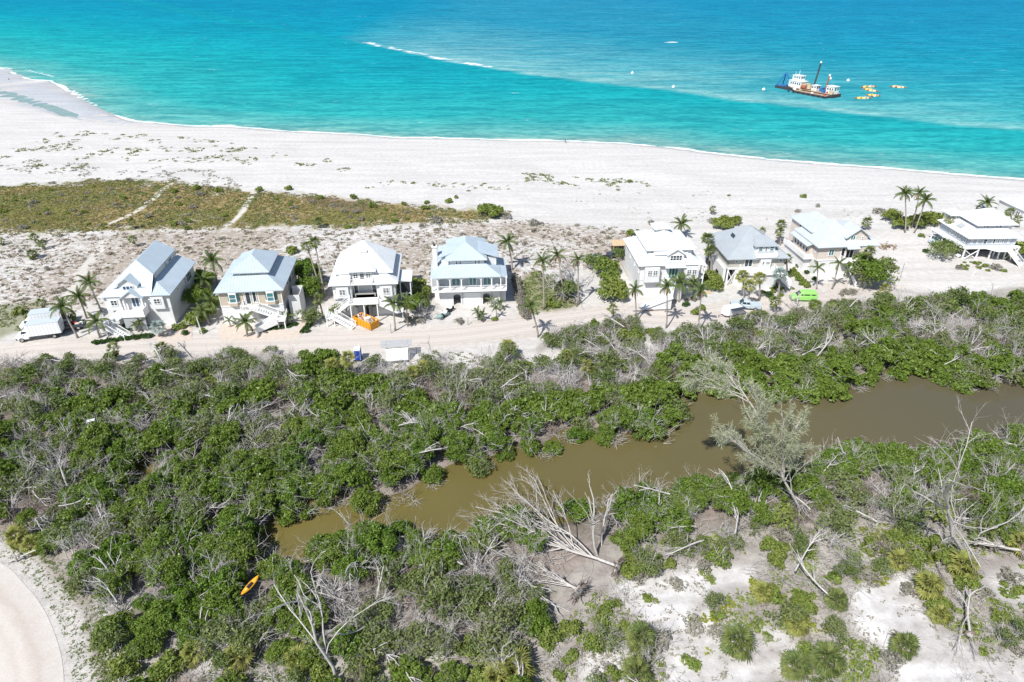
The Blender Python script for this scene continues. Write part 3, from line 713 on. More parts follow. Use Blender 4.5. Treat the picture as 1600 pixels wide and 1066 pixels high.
def gable_y(xc, hw, y0, y1, z0, zr):
    """gable roof, ridge along y"""
    return [[(xc - hw, y0, z0), (xc, y0, zr), (xc, y1, zr), (xc - hw, y1, z0)], [(xc, y0, zr), (xc + hw, y0, z0), (xc + hw, y1, z0), (xc, y1, zr)]]

# ------------------------------------------------------------------ first house from the left: steep white and blue-grey roof, blue front door
h = House('beach_house', 'white stilt house with a steep one-sided roof and dark blue front door', 153, 465, 6.2, 5)
Wd, Dp, z0 = 12.35, 14.8, 6.2
h.box('lower_wall', 'white_wall', .6, Wd - .6, .6, Dp - .6, 0, 3.3)
h.box('upper_wall', 'white_wall', .55, Wd - .55, .55, Dp - .55, 3.3, 6.12)
h.roof([[(0, 0, z0), (5.9, 5, 11), (5.9, Dp, 11), (0, Dp, z0)], [(0, 0, z0), (9.1, 0, z0), (9.1, 2.9, 9.0), (5.9, 5, 11)],
        [(5.9, 5, 11), (9.1, 2.9, 9.0), (9.1, Dp, 9.0), (5.9, Dp, 11)],
        [(9.1, 0, z0), (Wd, 0, z0), (9.4, 2.9, 7.75), (9.1, 2.9, 7.75)], [(Wd, 0, z0), (Wd, Dp, z0), (9.1, Dp, 7.8), (9.1, 2.9, 7.8)]])
u = MB(); u.box(1.5, 8.9, 3.4, Dp - .3, 6.1, 7.4); u.box(6.0, 8.95, 3.6, Dp - .2, 7.0, 8.9); h.part('clerestory_wall', u, 'white_wall')
h.part('gable_wall', MB().prism([(.9, 6.15), (8.85, 6.15), (8.85, 8.85), (5.9, 10.75)], 'y', Dp - .6, Dp - .4), 'white_wall')
h.window('R', 8.6, 7.95, 1.0, .75, 8.95, 2, 1); h.window('R', 10.6, 7.95, 1.6, .75, 8.95, 2, 1); h.window('R', 4.2, 8.1, .4, .45, 8.95, 1, 1)
# front dormer and entry gable
d = MB(); d.box(3.5, 6.7, .95, 3.6, 6.5, 8.1); d.box(2.9, 7.5, 1.25, 3.0, 6.5, 7.5); d.prism([(3.5, 8.1), (6.7, 8.1), (5.1, 9.15)], 'y', .96, 3.6); h.part('dormer_wall', d, 'white_wall')
h.roof(gable_y(5.1, 1.95, .6, 4.6, 8.0, 9.35), name='dormer_roof'); h.roof([[(2.5, .95, 7.35), (3.49, .95, 7.75), (3.49, 3, 7.9), (2.5, 3, 7.5)], [(6.71, .95, 7.75), (7.8, .95, 7.35), (7.8, 3, 7.5), (6.71, 3, 7.9)]], name='dormer_roof')
h.window('F', 4.15, 6.85, 1.9, 1.0, .95, 3, 1, 'blue_glass'); h.window('F', 3.0, 6.75, .4, .55, 1.25, 1, 2); h.window('F', 6.95, 6.75, .4, .55, 1.25, 1, 2)
e = MB(); e.prism([(3.9, 6.05), (7.5, 6.05), (5.7, 7.2)], 'y', -.42, .54); h.part('porch_gable', e, 'white_wall'); h.roof(gable_y(5.7, 2.05, -.65, 1.6, 5.95, 7.4), name='porch_roof')
for x in (4.05, 7.2): h.box('porch_pillar', 'white_trim', x, x + .28, -.36, .1, 3.35, 6.05)
h.door('F', 5.2, 3.75, 1.35, 2.25, .55)
for x in (1.3, 8.7):
    bay = h.box('bay', 'white_wall', x, x + 2.2, .05, .545, 3.45, 5.85); h.window('F', x + .5, 4.45, 1.2, 1.1, .05, 2, 2)
for x in (3.75, 8.1): h.window('F', x, 4.75, .4, .45, .55, 1, 1)
h.window('R', 4.5, 4.6, .5, .9, Wd - .55, 1, 1); h.window('R', 8.6, 4.2, .6, 1.4, Wd - .55, 1, 2); h.window('R', 9.7, 4.0, 2.6, 1.8, Wd - .55, 3, 2)
h.box('landing', 'white_trim', 3.8, 7.7, -1.6, .54, 3.2, 3.4); h.part('landing_wall', MB().box(3.8, 7.7, -1.7, -1.61, 2.8, 4.3).box(7.71, 7.8, -1.7, .5, 2.8, 4.3), 'white_trim')
h.stair((3.75, -.9, 3.35), (1.35, -.9, 1.75), 1.3, solid=True); h.box('landing', 'white_trim', -.1, 1.35, -3.2, -.2, 1.55, 1.72)
h.stair((1.3, -2.5, 1.75), (5.2, -4.4, .05), 1.25); h.rail([(-.05, -.25, 1.72), (-.05, -3.15, 1.72), (1.0, -3.15, 1.72)])
for x, y in ((0, -3), (0, -.4), (1.2, -3.1)): h.box('stair_post', 'white_trim', x - .08, x + .08, y - .08, y + .08, 0, 1.6)
h.part('stair_wall', MB().box(3.9, 7.6, -1.5, -1.35, .02, 3.19), 'grey_siding')

# ------------------------------------------------------------------ second: pale blue double hip roof, tan walls, bay windows
h = House('beach_house', 'tan stilt house with a pale blue two-tier roof and two bay windows', 333, 458, 6.6, 6)
Wd, Dp, z0 = 12.2, 15.0, 6.6
h.box('lower_wall', 'white_wall', .6, Wd - .6, .6, Dp - .6, 0, 3.55); h.box('upper_wall', 'beige_wall', .62, Wd - .62, .62, Dp - .62, 3.55, 6.5)
t = MB()
for x in (.6, 3.95, 4.9, 7.4, Wd - .72): t.box(x, x + .13, .55, .615, 3.6, 6.45)
t.box(.6, Wd - .6, .5, .612, 3.45, 3.62); h.part('wall_trim', t, 'white_trim')
h.roof(skirt(0, Wd, 0, Dp, z0, 3.25, 8.5)); h.box('clerestory_wall', 'beige_wall', 3.15, Wd - 3.15, 3.15, Dp - 3.15, 8.2, 9.05)
h.roof(hip(2.6, Wd - 2.6, 2.7, Dp - 2.7, 9.05, .60), name='upper_roof')
for x in (3.4, 7.9): h.window('F', x, 8.5, .9, .5, 3.15, 2, 1)
for x in (2.0, 8.6):
    bay = root('bay_window', None, None); bay.parent = h.r
    P = [(x, .61), (x + .45, 0.02), (x + 1.75, 0.02), (x + 2.2, .61)]
    MB().prism(P, 'z', 3.75, 4.35).build('bay_base', 'beige_wall', bay); MB().prism(P, 'z', 6.2, 6.45).build('bay_head', 'white_trim', bay)
    f = MB(); f.box(x + .45, x + .58, .0, .14, 4.35, 6.2); f.box(x + 1.62, x + 1.75, .0, .14, 4.35, 6.2); f.box(x + .58, x + 1.62, .0, .1, 4.35, 4.5); f.box(x + .58, x + 1.62, .0, .1, 6.05, 6.2); f.box(x + .58, x + 1.62, .03, .1, 5.2, 5.28)
    f.beam((x + .02, .55, 4.42), (x + .45, .06, 4.42), .12, .14); f.beam((x + 2.18, .55, 4.42), (x + 1.75, .06, 4.42), .12, .14); f.build('window_frame', 'white_trim', bay)
    g = MB(); g.prism([(x + .06, .6), (x + .47, .08), (x + 1.73, .08), (x + 2.14, .6)], 'z', 4.36, 6.19); g.build('pane', 'teal_glass', bay)
h.door('F', 5.15, 3.75, .95, 2.5, .62, 'glass', 1); h.window('F', 6.4, 4.0, .75, 2.3, .62, 1, 1)
h.garage(1.3, .05, 4.6, 2.3, .6)
h.box('landing', 'white_trim', 4.6, 7.0, -1.5, .6, 3.35, 3.52); h.rail([(4.65, .5, 3.52), (4.65, -1.45, 3.52), (6.2, -1.45, 3.52)])
h.stair((7.0, -.75, 3.5), (10.6, -.75, 1.75), 1.4, rails=True); h.box('landing', 'white_trim', 10.6, 12.2, -2.6, 0, 1.55, 1.72); h.rail([(12.15, -.05, 1.72), (12.15, -2.55, 1.72)])
h.stair((10.6, -1.95, 1.72), (6.8, -3.2, .05), 1.3, solid=True)
for x, y in ((12.0, -2.4), (12.0, -.2), (10.8, -2.4)): h.box('stair_post', 'white_trim', x - .09, x + .09, y - .09, y + .09, 0, 1.56)
h.part('stair_wall', MB().prism([(7.1, .02), (10.4, .02), (10.4, 1.5), (7.1, 3.2)], 'y', -.05, .05), 'grey_siding')
x = MB(); x.box(12.25, 14.3, 2.0, 2.12, 0, 4.5); x.box(14.2, 14.3, 2.12, 6.2, 0, 4.5); x.box(12.25, 14.2, 6.1, 6.2, 0, 4.5); h.part('stair_tower', x, 'white_wall'); h.box('tower_shade', 'dark_void', 12.26, 14.19, 2.13, 6.09, 2.6, 2.7)  # near-black sheet standing for the shade inside the open tower
h.window('R', 5.5, 4.0, .9, 2.2, Wd - .62, 1, 1); h.window('R', 7.2, 4.0, 2.2, 2.2, Wd - .62, 2, 1); h.window('R', 10.5, 4.4, 1.2, 1.5, Wd - .62, 1, 2)
h.part('planter', MB().box(5.0, 5.7, -1.35, -.8, 3.53, 3.95), 'concrete')

# ------------------------------------------------------------------ third: big white pyramid roof, double front stair
h = House('beach_house', 'white house with a bright white pyramid roof and double front stair', 512, 447, 6.9, 5)
Wd, Dp, z0 = 12.6, 14.0, 6.9
h.box('lower_wall', 'white_wall', .7, Wd - .7, 1.0, Dp - .6, 0, 3.8); h.part('upper_wall', MB().box(.65, 4.0, .7, Dp - .6, 3.8, 6.8).box(8.6, Wd - .65, .7, Dp - .6, 3.8, 6.8).box(4.0, 8.6, 2.3, Dp - .6, 3.8, 6.8), 'white_wall')
h.roof([[(0, 0, z0), (3.9, 0, z0), (3.9, 2.2, 8.2), (2.2, 2.2, 8.2)], [(8.0, 0, z0), (Wd, 0, z0), (Wd - 2.2, 2.2, 8.2), (8.0, 2.2, 8.2)], [(Wd, 0, z0), (Wd, Dp, z0), (Wd - 2.2, Dp - 2.2, 8.2), (Wd - 2.2, 2.2, 8.2)],
        [(Wd, Dp, z0), (0, Dp, z0), (2.2, Dp - 2.2, 8.2), (Wd - 2.2, Dp - 2.2, 8.2)], [(0, Dp, z0), (0, 0, z0), (2.2, 2.2, 8.2), (2.2, Dp - 2.2, 8.2)]], 'white_roof')
h.box('clerestory_wall', 'white_wall', 1.7, Wd - 1.7, 2.7, Dp - 2.4, 7.5, 8.5)
ap = (6.2, 7.6, 12.6); q0, q1, q2, q3 = (.9, 1.85, 8.35), (Wd - .9, 1.85, 8.35), (Wd - .9, Dp - 1.8, 8.35), (.9, Dp - 1.8, 8.35)
h.roof([[q0, (3.6, 1.85, 8.35), ap], [(8.2, 1.85, 8.35), q1, ap], [(3.6, 1.85, 8.35), (8.2, 1.85, 8.35), ap], [q1, q2, ap], [q2, q3, ap], [q3, q0, ap]], 'white_roof', 'upper_roof')
for x in (1.9, Wd - 2.6): h.window('F', x, 7.85, .6, .4, 2.7, 1, 1)
h.box('dormer_wall', 'white_wall', 4.1, 7.9, 1.9, 4, 6.9, 9.0); h.part('dormer_gable', MB().prism([(5.2, 9.0), (6.8, 9.0), (6.0, 9.5)], 'y', 1.85, 3.5), 'white_wall')
h.roof([[(3.5, 1.2, 8.95), (8.7, 1.2, 8.95), (6.6, 4.4, 10.35), (5.6, 4.4, 10.35)], [(8.7, 1.2, 8.95), (8.7, 2.6, 8.95), (6.6, 4.4, 10.35)], [(3.5, 2.6, 8.95), (3.5, 1.2, 8.95), (5.6, 4.4, 10.35)]], 'white_roof', 'dormer_roof')
h.window('F', 4.4, 7.3, .95, 1.3, 1.9, 2, 3); h.window('F', 5.55, 7.1, .95, 1.75, 1.9, 1, 4); h.window('F', 6.7, 7.3, .95, 1.3, 1.9, 2, 3)
h.box('balcony_floor', 'white_trim', 3.9, 8.0, .1, 1.89, 6.75, 6.9); h.rail([(3.95, 1.8, 6.9), (3.95, .12, 6.9), (7.95, .12, 6.9), (7.95, 1.8, 6.9)])
h.part('vent_dormer', MB().box(5.6, 7.0, 5.2, 6.8, 10.8, 11.35), 'white_wall'); h.window('F', 5.7, 10.95, 1.2, .35, 5.2, 2, 1, 'blue_glass')
for x in (1.3, 9.2):
    h.box('bay', 'white_wall', x, x + 2.2, .25, .695, 4.2, 6.5); h.window('F', x + .5, 4.75, 1.2, 1.3, .25, 2, 4)
    for k in (-.35, 2.2 + .05): h.window('F', x + k, 4.9, .3, 1.2, .7, 1, 1, 'dark_void')
h.part('porch_wall', MB().box(4.01, 8.59, 2.2, 2.29, 3.8, 6.8), 'grey_siding'); h.door('F', 4.2, 3.95, .9, 2.1, 2.2, 'glass', 1); h.door('F', 7.5, 3.95, .9, 2.1, 2.2, 'glass', 1)
h.part('porch_bench', MB().box(4.4, 8.2, 1.3, 1.8, 4.3, 4.45).box(4.4, 4.6, 1.3, 1.8, 3.85, 4.3).box(8.0, 8.2, 1.3, 1.8, 3.85, 4.3), 'grey_wood')
h.box('deck', 'white_trim', 3.6, 8.9, -1.6, 2.19, 3.62, 3.8); h.rail([(3.65, -.2, 3.8), (3.65, -1.55, 3.8), (8.85, -1.55, 3.8), (8.85, -.2, 3.8)])
for x in (3.8, 6.2, 8.6): h.box('deck_post', 'white_trim', x - .1, x + .1, -1.5, -1.3, 0, 3.62)
h.stair((3.55, -.7, 3.8), (.9, -.7, 1.8), 1.3); h.box('landing', 'white_trim', -.6, .9, -2.9, -.05, 1.62, 1.78); h.rail([(-.55, -.1, 1.78), (-.55, -2.85, 1.78)]); h.stair((.9, -2.2, 1.78), (4.3, -3.6, .05), 1.3)
h.stair((8.95, -.7, 3.8), (12.0, -.7, 1.8), 1.3, solid=True); h.box('landing', 'white_trim', 12.0, 13.2, -1.6, .3, 1.62, 1.78)
for x, y in ((-.5, -2.7), (-.5, -.2), (.8, -2.8), (13.1, -1.5)): h.box('stair_post', 'white_trim', x - .08, x + .08, y - .08, y + .08, 0, 1.62)
h.part('siding', MB().box(4.6, 6.0, .9, .99, 0, 3.4).box(6.9, 8.3, .9, .99, 0, 3.4), 'grey_siding'); h.door('F', 6.05, .05, .8, 2.3, 1.0, 'dark_void', 1)  # dark pane painted for the shaded inside of the open door
x = MB(); 
for a in (12.7, 14.6):
    for y in (3.0, 5.2, 7.4): x.box(a - .08, a + .08, y - .08, y + .08, 0, 5.9)
for z in (3.3, 5.75): x.box(12.6, 14.7, 2.92, 3.08, z, z + .22); x.box(12.6, 14.7, 7.3, 7.5, z, z + .22); x.box(14.5, 14.7, 3.1, 7.3, z, z + .22)
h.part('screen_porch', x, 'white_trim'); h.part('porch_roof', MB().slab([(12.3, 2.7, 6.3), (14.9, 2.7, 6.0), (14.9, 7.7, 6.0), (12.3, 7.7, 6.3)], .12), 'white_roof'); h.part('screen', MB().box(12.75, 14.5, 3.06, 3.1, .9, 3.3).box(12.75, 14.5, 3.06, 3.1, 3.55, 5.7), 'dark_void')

# ------------------------------------------------------------------ fourth: arcaded balcony across the front
h = House('beach_house', 'white house with an arched balcony and a tall white chimney', 682, 434, 6.5, 4)
Wd, Dp, z0 = 12.1, 15.5, 6.5
h.part('ground_wall', MB().box(.3, 2.95, 1.2, Dp - .5, 0, 3.4).box(4.35, 8.6, 1.2, Dp - .5, 0, 3.4).box(10.0, 11.9, 1.2, Dp - .5, 0, 3.4).box(2.95, 4.35, 1.2, 1.5, 2.35, 3.4).box(8.6, 10.0, 1.2, 1.5, 2.35, 3.4).box(2.95, 10.0, 4.5, 4.7, 0, 3.4), 'white_wall')
for a in (2.95, 8.6):
    f = MB(); w2 = .7
    for k in range(8):
        t0, t1 = math.pi * k / 8, math.pi * (k + 1) / 8; c = a + w2
        f.prism([(c + w2 * math.cos(t0), 1.9 + .45 * math.sin(t0)), (c + w2 * math.cos(t1), 1.9 + .45 * math.sin(t1)), (c + (w2) * math.cos(t1), 2.36), (c + (w2) * math.cos(t0), 2.36)], 'y', 1.17, 1.45)
    h.part('arch', f, 'white_wall')
h.garage(5.1, .05, 3.0, 2.4, 1.2)
h.part('wall_trim', MB().box(4.62, 4.72, 1.1, 1.19, 0, 3.4).box(10.3, 10.4, 1.1, 1.19, 0, 3.4), 'grey_siding')
h.box('upper_wall', 'white_wall', .3, 11.9, 2.2, Dp - .5, 3.62, 6.4); h.box('balcony_floor', 'white_trim', -1.0, 13.1, -.1, 2.19, 3.4, 3.6)
h.part('porch_wall', MB().box(.31, 11.89, 2.12, 2.19, 3.62, 6.3), 'bluegrey_wall')  # blue-grey puts the porch's shade into the colour of this wall
colx = [.1, 2.45, 4.6, 8.3, 10.3, 12.0]
for x in colx: h.box('column', 'white_trim', x - .1, x + .1, 0, .2, 3.6, 6.4)
for a, b in zip(colx[:-1], colx[1:]):
    f = MB(); c = (a + b) / 2; w2 = (b - a) / 2 - .1
    for k in range(10):
        t0, t1 = math.pi * k / 10, math.pi * (k + 1) / 10
        f.prism([(c + w2 * math.cos(t0), 5.75 + .4 * math.sin(t0)), (c + w2 * math.cos(t1), 5.75 + .4 * math.sin(t1)), (c + w2 * math.cos(t1), 6.35), (c + w2 * math.cos(t0), 6.35)], 'y', .04, .16)
    h.part('arch', f, 'white_trim'); h.rail([(a + .1, .1, 3.6), (b - .1, .1, 3.6)], .95)
for x in (-.95, 13.05): h.box('column', 'white_trim', x - .1, x + .1, 0, .2, 3.6, 6.3)
h.rail([(-.95, .1, 3.6), (0, .1, 3.6)], .95); h.rail([(12.1, .1, 3.6), (13.05, .1, 3.6), (13.05, 2.1, 3.6)], .95)
h.part('lattice', MB().box(-.85, -.05, .06, .12, 4.7, 6.2), 'grey_siding')
for x, wd in ((2.7, 1.7), (6.0, 1.5), (8.7, 1.6)): h.door('F', x, 3.7, wd, 2.2, 2.12, 'teal_glass', 2)
h.part('balcony_table', MB().box(10.9, 11.6, .9, 1.3, 4.3, 4.36).box(10.95, 11.05, .95, 1.05, 3.62, 4.3).box(11.45, 11.55, 1.15, 1.25, 3.62, 4.3), 'white_trim')
sk = skirt(-.1, Wd, -.25, Dp, z0, 3.0, 8.1); h.roof(sk); h.roof([[(Wd, .1, 6.45), (13.3, .1, 6.1), (13.3, 9, 6.1), (Wd, 9, 6.45)]], name='gallery_roof'); h.roof([[(-1.2, .1, 6.1), (-.1, .1, 6.45), (-.1, 9, 6.45), (-1.2, 9, 6.1)]], name='gallery_roof')
h.box('gallery_wall', 'white_wall', 12.0, 13.1, 2.4, 9, 0, 6.05)
h.box('top_wall', 'white_wall', 2.5, 9.0, 2.6, Dp - 3, 7.4, 9.0); h.roof(hip(1.7, 9.6, 1.95, Dp - 2.6, 9.0, .55), name='upper_roof')
for x in (3.55, 4.25, 7.1, 7.8): h.window('F', x, 7.85, .5, .95, 2.6, 1, 2)
for x, wd in ((2.8, .7), (4.95, 2.0), (8.35, .6)): h.window('F', x, 8.35, wd, .4, 2.6, 2, 1, 'grey_siding')
h.box('side_dormer', 'white_wall', 8.9, 11.4, 4.2, 9.2, 7.0, 8.7); h.roof([[(7.6, 3.8, 10.0), (11.8, 3.8, 8.75), (11.8, 9.6, 8.75), (7.6, 9.6, 10.0)]], name='dormer_roof'); h.box('side_dormer', 'white_wall', .9, 2.5, 4.2, 9.2, 7.0, 8.7); h.roof([[(.2, 3.8, 8.75), (3.6, 3.8, 10.0), (3.6, 9.6, 10.0), (.2, 9.6, 8.75)]], name='dormer_roof')
x = MB().box(-.75, .1, 4.6, 5.5, 0, 10.6).box(-.85, .2, 4.5, 5.6, 10.6, 10.8); ch = h.part('chimney', x, 'white_wall'); MB().cyl((-.33, 5.05, 10.95), .2, .3, 12).build('flue', 'dark_void', ch)
for y in (3.5, 6.0): h.window('R', y, 4.2, 1.3, 1.5, 13.1, 2, 2)

# ------------------------------------------------------------------ fifth: bright white house with roofed stair
h = House('beach_house', 'bright white house with rooftop cupola and a four-pane front gable', 998, 416, 6.8, 4)
Wd, Dp, z0 = 12.6, 14.5, 6.8
h.box('lower_wall', 'white_wall', .7, Wd - .7, .8, Dp - .6, 0, 3.5); h.box('upper_wall', 'white_wall', .6, Wd - .6, .7, Dp - .5, 3.5, 6.7)
h.roof(skirt(0, Wd, 0, Dp, z0, 2.9, 8.6), 'white_roof'); h.box('clerestory_wall', 'white_wall', 2.6, Wd - 1.6, 2.7, Dp - 2.5, 7.4, 9.1)
h.roof(hip(1.8, Wd - 1.2, 2.1, Dp - 1.8, 9.1, .40), 'white_roof', 'upper_roof'); h.box('side_wing', 'white_wall', 10.2, 12.0, 4.6, 9, 6.8, 8.5); h.roof([[(9.4, 4.2, 9.2), (12.5, 4.2, 8.5), (12.5, 9.4, 8.5), (9.4, 9.4, 9.2)]], 'white_roof', 'wing_roof')
h.box('step_wall', 'white_wall', 3.6, 6.0, 1.9, 2.69, 7.6, 8.4); h.roof([[(3.3, 1.6, 8.4), (6.2, 1.6, 8.4), (6.2, 3.2, 9.3), (3.3, 3.2, 9.3)]], 'white_roof', 'step_roof')
c = MB().box(5.0, 7.6, 8.2, 10.6, 10.2, 11.3); h.part('cupola', c, 'white_wall'); h.roof(hip(4.5, 8.1, 7.7, 11.1, 11.3, .5), 'white_roof', 'cupola_roof'); h.window('F', 5.5, 10.75, 1.6, .4, 8.2, 3, 1, 'grey_siding')
h.window('F', 4.3, 8.0, 1.2, .3, 1.9, 2, 1); h.window('F', 9.2, 8.55, 1.0, .4, 2.7, 2, 1); h.window('F', 10.5, 7.2, .9, .7, 4.6, 2, 1)
d = MB().box(6.0, 9.0, .9, 3.6, 6.9, 8.7).prism([(6.0, 8.7), (9.0, 8.7), (7.5, 9.6)], 'y', .92, 3.6); h.part('dormer_wall', d, 'white_wall'); h.roof(gable_y(7.5, 1.85, .6, 4.4, 8.55, 9.8), 'white_roof', 'dormer_roof'); h.window('F', 6.25, 7.25, 2.4, 1.25, .9, 4, 2)
h.box('balcony_floor', 'white_trim', 5.9, 9.1, .1, .89, 6.75, 6.9); h.rail([(5.95, .8, 6.9), (5.95, .12, 6.9), (9.05, .12, 6.9), (9.05, .8, 6.9)], .8)
h.door('F', 6.2, 3.7, 1.9, 2.5, .7, 'teal_glass', 3)
h.part('porch_roof', MB().slab([(5.2, -.6, 6.5), (9.2, -.6, 6.5), (9.2, .69, 6.75), (5.2, .69, 6.75)], .12), 'white_roof')
for x in (1.3, 9.0):
    h.box('bay', 'white_wall', x, x + 2.9, -.3, .695, 3.4, 6.4); h.window('F', x + .5, 4.75, .95, 1.2, -.3, 2, 3); h.window('F', x + 1.55, 4.75, .95, 1.2, -.3, 2, 3)
h.box('landing', 'white_trim', 5.6, 8.5, -2.2, .69, 3.3, 3.48); h.rail([(8.45, .5, 3.48), (8.45, -2.15, 3.48), (7.0, -2.15, 3.48)]); h.part('landing_wall', MB().box(6.6, 8.4, -2.1, -2.0, .02, 3.3), 'white_wall')
h.stair((6.2, -2.2, 3.48), (5.2, -4.6, 2.2), 1.2); h.part('stair_house', MB().prism([(.4, .35), (5.4, .35), (5.4, 2.3)], 'y', -5.9, -4.4), 'white_wall'); h.roof([[(.0, -6.1, .55), (5.6, -6.1, 2.75), (5.6, -4.2, 2.75), (.0, -4.2, .55)]], 'white_roof', 'stair_roof')
for x in (.7, 2.4, 4.2, 5.3): h.box('stair_post', 'grey_wood', x - .08, x + .08, -5.85, -5.7, 0, .6)
h.box('side_porch', 'white_trim', 12.1, 13.6, 1.2, 5.0, 3.2, 3.4); h.roof([[(11.9, .8, 6.6), (13.9, .8, 6.1), (13.9, 5.4, 6.1), (11.9, 5.4, 6.6)]], 'white_roof', 'porch_roof')
for y in (1.3, 3.1, 4.9): h.box('porch_post', 'white_trim', 13.4, 13.56, y - .08, y + .08, 0, 6.1)
for y in (1.6, 5.0, 9.0): h.window('L', y, 4.6, .7, 1.2, .6, 1, 2)

# ------------------------------------------------------------------ sixth: grey hip roof
h = House('beach_house', 'grey hipped roof house with a white box dormer of three windows', 1137, 406, 6.0, 4)
Wd, Dp, z0 = 12.9, 13.8, 6.0
h.box('upper_wall', 'greige_wall', .7, Wd - .7, .8, Dp - .7, 3.9, 5.95); h.part('lower_wall', MB().box(2.6, Wd - .7, .75, Dp - .6, 0, 3.9).box(.7, 2.6, 3.2, Dp - .6, 0, 3.9).box(.6, Wd - .6, .7, 3.2, 3.5, 3.9), 'white_wall')
h.roof(hip(0, Wd, 0, Dp, z0, .70), 'grey_roof')
h.box('dormer_wall', 'white_wall', 6.0, 10.0, 1.3, 4.2, 6.4, 8.3); h.roof([[(5.6, .9, 8.25), (10.4, .9, 8.25), (9.2, 4.3, 9.35), (6.4, 4.3, 9.35)], [(10.4, .9, 8.25), (10.4, 2.0, 8.25), (9.2, 4.3, 9.35)], [(5.6, 2.0, 8.25), (5.6, .9, 8.25), (6.4, 4.3, 9.35)]], 'grey_roof', 'dormer_roof')
h.window('F', 6.5, 7.05, .95, 1.05, 1.3, 1, 2, 'teal_glass'); h.window('F', 7.85, 7.05, .5, 1.05, 1.3, 1, 2); h.window('F', 8.8, 7.05, .95, 1.05, 1.3, 1, 2, 'teal_glass')
h.part('balcony', MB().box(5.9, 10.1, -.1, 0, 6.2, 7.1).box(5.9, 6.0, 0, 1.29, 6.2, 7.1).box(10.0, 10.1, 0, 1.29, 6.2, 7.1).box(6.0, 10.0, 0, 1.29, 6.2, 6.35), 'white_trim')
h.part('skylight', MB().slab([(2.9, 5.9, 8.24), (3.4, 6.3, 8.62), (3.4, 8.0, 8.62), (2.9, 7.6, 8.24)], .1), 'glass')
h.box('bay', 'white_wall', 6.9, 9.0, -.1, .79, 3.6, 5.8); h.window('F', 7.1, 4.7, .6, .8, -.1, 1, 2); h.window('F', 7.9, 4.7, .9, .8, -.1, 2, 2); h.door('F', 3.9, 3.95, 1.7, 1.9, .8, 'glass', 2)
h.window('F', 1.9, 4.9, .7, .6, .8, 1, 1, 'teal_glass'); h.window('F', 11.0, 4.9, .7, .6, .8, 1, 1)
h.box('deck', 'white_trim', 3.0, 10.2, -2.0, .69, 3.3, 3.5); h.rail([(3.05, .6, 3.5), (3.05, -1.95, 3.5), (10.15, -1.95, 3.5), (10.15, .6, 3.5)]); h.part('deck_wall', MB().box(3.1, 10.1, -1.6, -1.5, .02, 3.3), 'white_wall')
h.stair((10.2, -1.1, 3.5), (12.8, -2.6, .9), 1.3, solid=True)
for x in (.85, 2.45): h.box('stilt', 'white_trim', x - .14, x + .14, .8, 1.1, 0, 3.5)
b = MB(); b.beam((.9, .75, .2), (2.4, .75, 3.2), .12, .16, (0, 1, 0)); b.beam((.9, .9, 3.2), (2.4, .9, .2), .12, .16, (0, 1, 0)); h.part('cross_brace', b, 'white_trim'); h.box('croft_shade', 'dark_void', .75, 2.59, 3.0, 3.19, 0, 3.4)  # dark sheet at the back of the open bay stands for its shade
h.part('arch_opening', MB().box(-.02, .08, 3.8, 5.2, .05, 1.8).box(-.02, .08, 9, 11.5, .05, 1.6), 'dark_void'); h.box('side_wall', 'white_wall', .1, .69, 1.5, Dp - 1, 0, 3.4); h.window('L', 6.5, 4.5, 1.6, .9, .7, 2, 1)  # flat dark panels painted as shaded openings in the side wall

# ------------------------------------------------------------------ seventh: pale pink walls, complicated hips
h = House('beach_house', 'pale pink house with joined blue-grey roofs and a straight front stair', 1279, 387.5, 6.5, 6)
Wd, Dp, z0 = 13.6, 12.5, 6.5
h.box('upper_wall', 'pink_wall', .7, Wd - .7, .75, Dp - .7, 3.4, 6.4); h.box('lower_wall', 'white_wall', .6, Wd - .6, .7, Dp - .6, 0, 3.4)
h.roof(hip(0, 10.4, 0, 11.0, z0, .78), 'pale_roof', name='roof'); h.roof([[(7.5, .0, z0), (Wd, .0, z0), (Wd - 3.4, 4.6, 9.2), (7.5, 4.6, 9.2)], [(Wd, 0, z0), (Wd, Dp, z0), (Wd - 3.4, Dp - 4.6, 9.2), (Wd - 3.4, 4.6, 9.2)], [(Wd, Dp, z0), (7, Dp, z0), (7, Dp - 4.6, 9.2), (Wd - 3.4, Dp - 4.6, 9.2)]], 'pale_roof', name='east_roof')
h.roof(hip(.9, 8.6, 5.4, 15.5, 7.8, .62), 'pale_roof', name='rear_roof'); h.part('roof_infill', MB().slab([(6.2, 4.4, 9.15), (10.3, 4.4, 9.15), (10.3, 8.0, 9.15), (6.2, 8.0, 9.15)], .6), 'pale_roof'); h.box('rear_wall', 'pink_wall', 1.4, 8, 6.0, 15, 0, 7.7)
for y in (7.0, 8.6, 10.4): h.window('L', y, 6.9, 1.0, .7, 1.4, 1, 1)
h.box('side_wing', 'pink_wall', 0, .69, 3.2, 10.2, 3.4, 6.2); h.roof([[(-1.0, 2.6, 5.85), (.35, 2.6, 6.35), (.35, 10.6, 6.35), (-1.0, 10.6, 5.85)]], 'pale_roof', name='wing_roof')
for y in (3.6, 4.9, 6.2, 7.5, 8.7): h.window('L', y, 4.0, .9, 1.6, 0, 1, 2)
h.box('side_deck', 'white_trim', -1.3, .59, 2.3, 12.0, 3.0, 3.35); h.box('deck_rail', 'white_trim', -1.3, -1.2, 2.3, 12.0, 3.35, 4.1); h.box('deck_rail', 'white_trim', -1.2, .6, 2.3, 2.4, 3.35, 4.1); h.box('lower_wall', 'white_wall', -.8, .59, 3.0, 12.0, 0, 3.0)
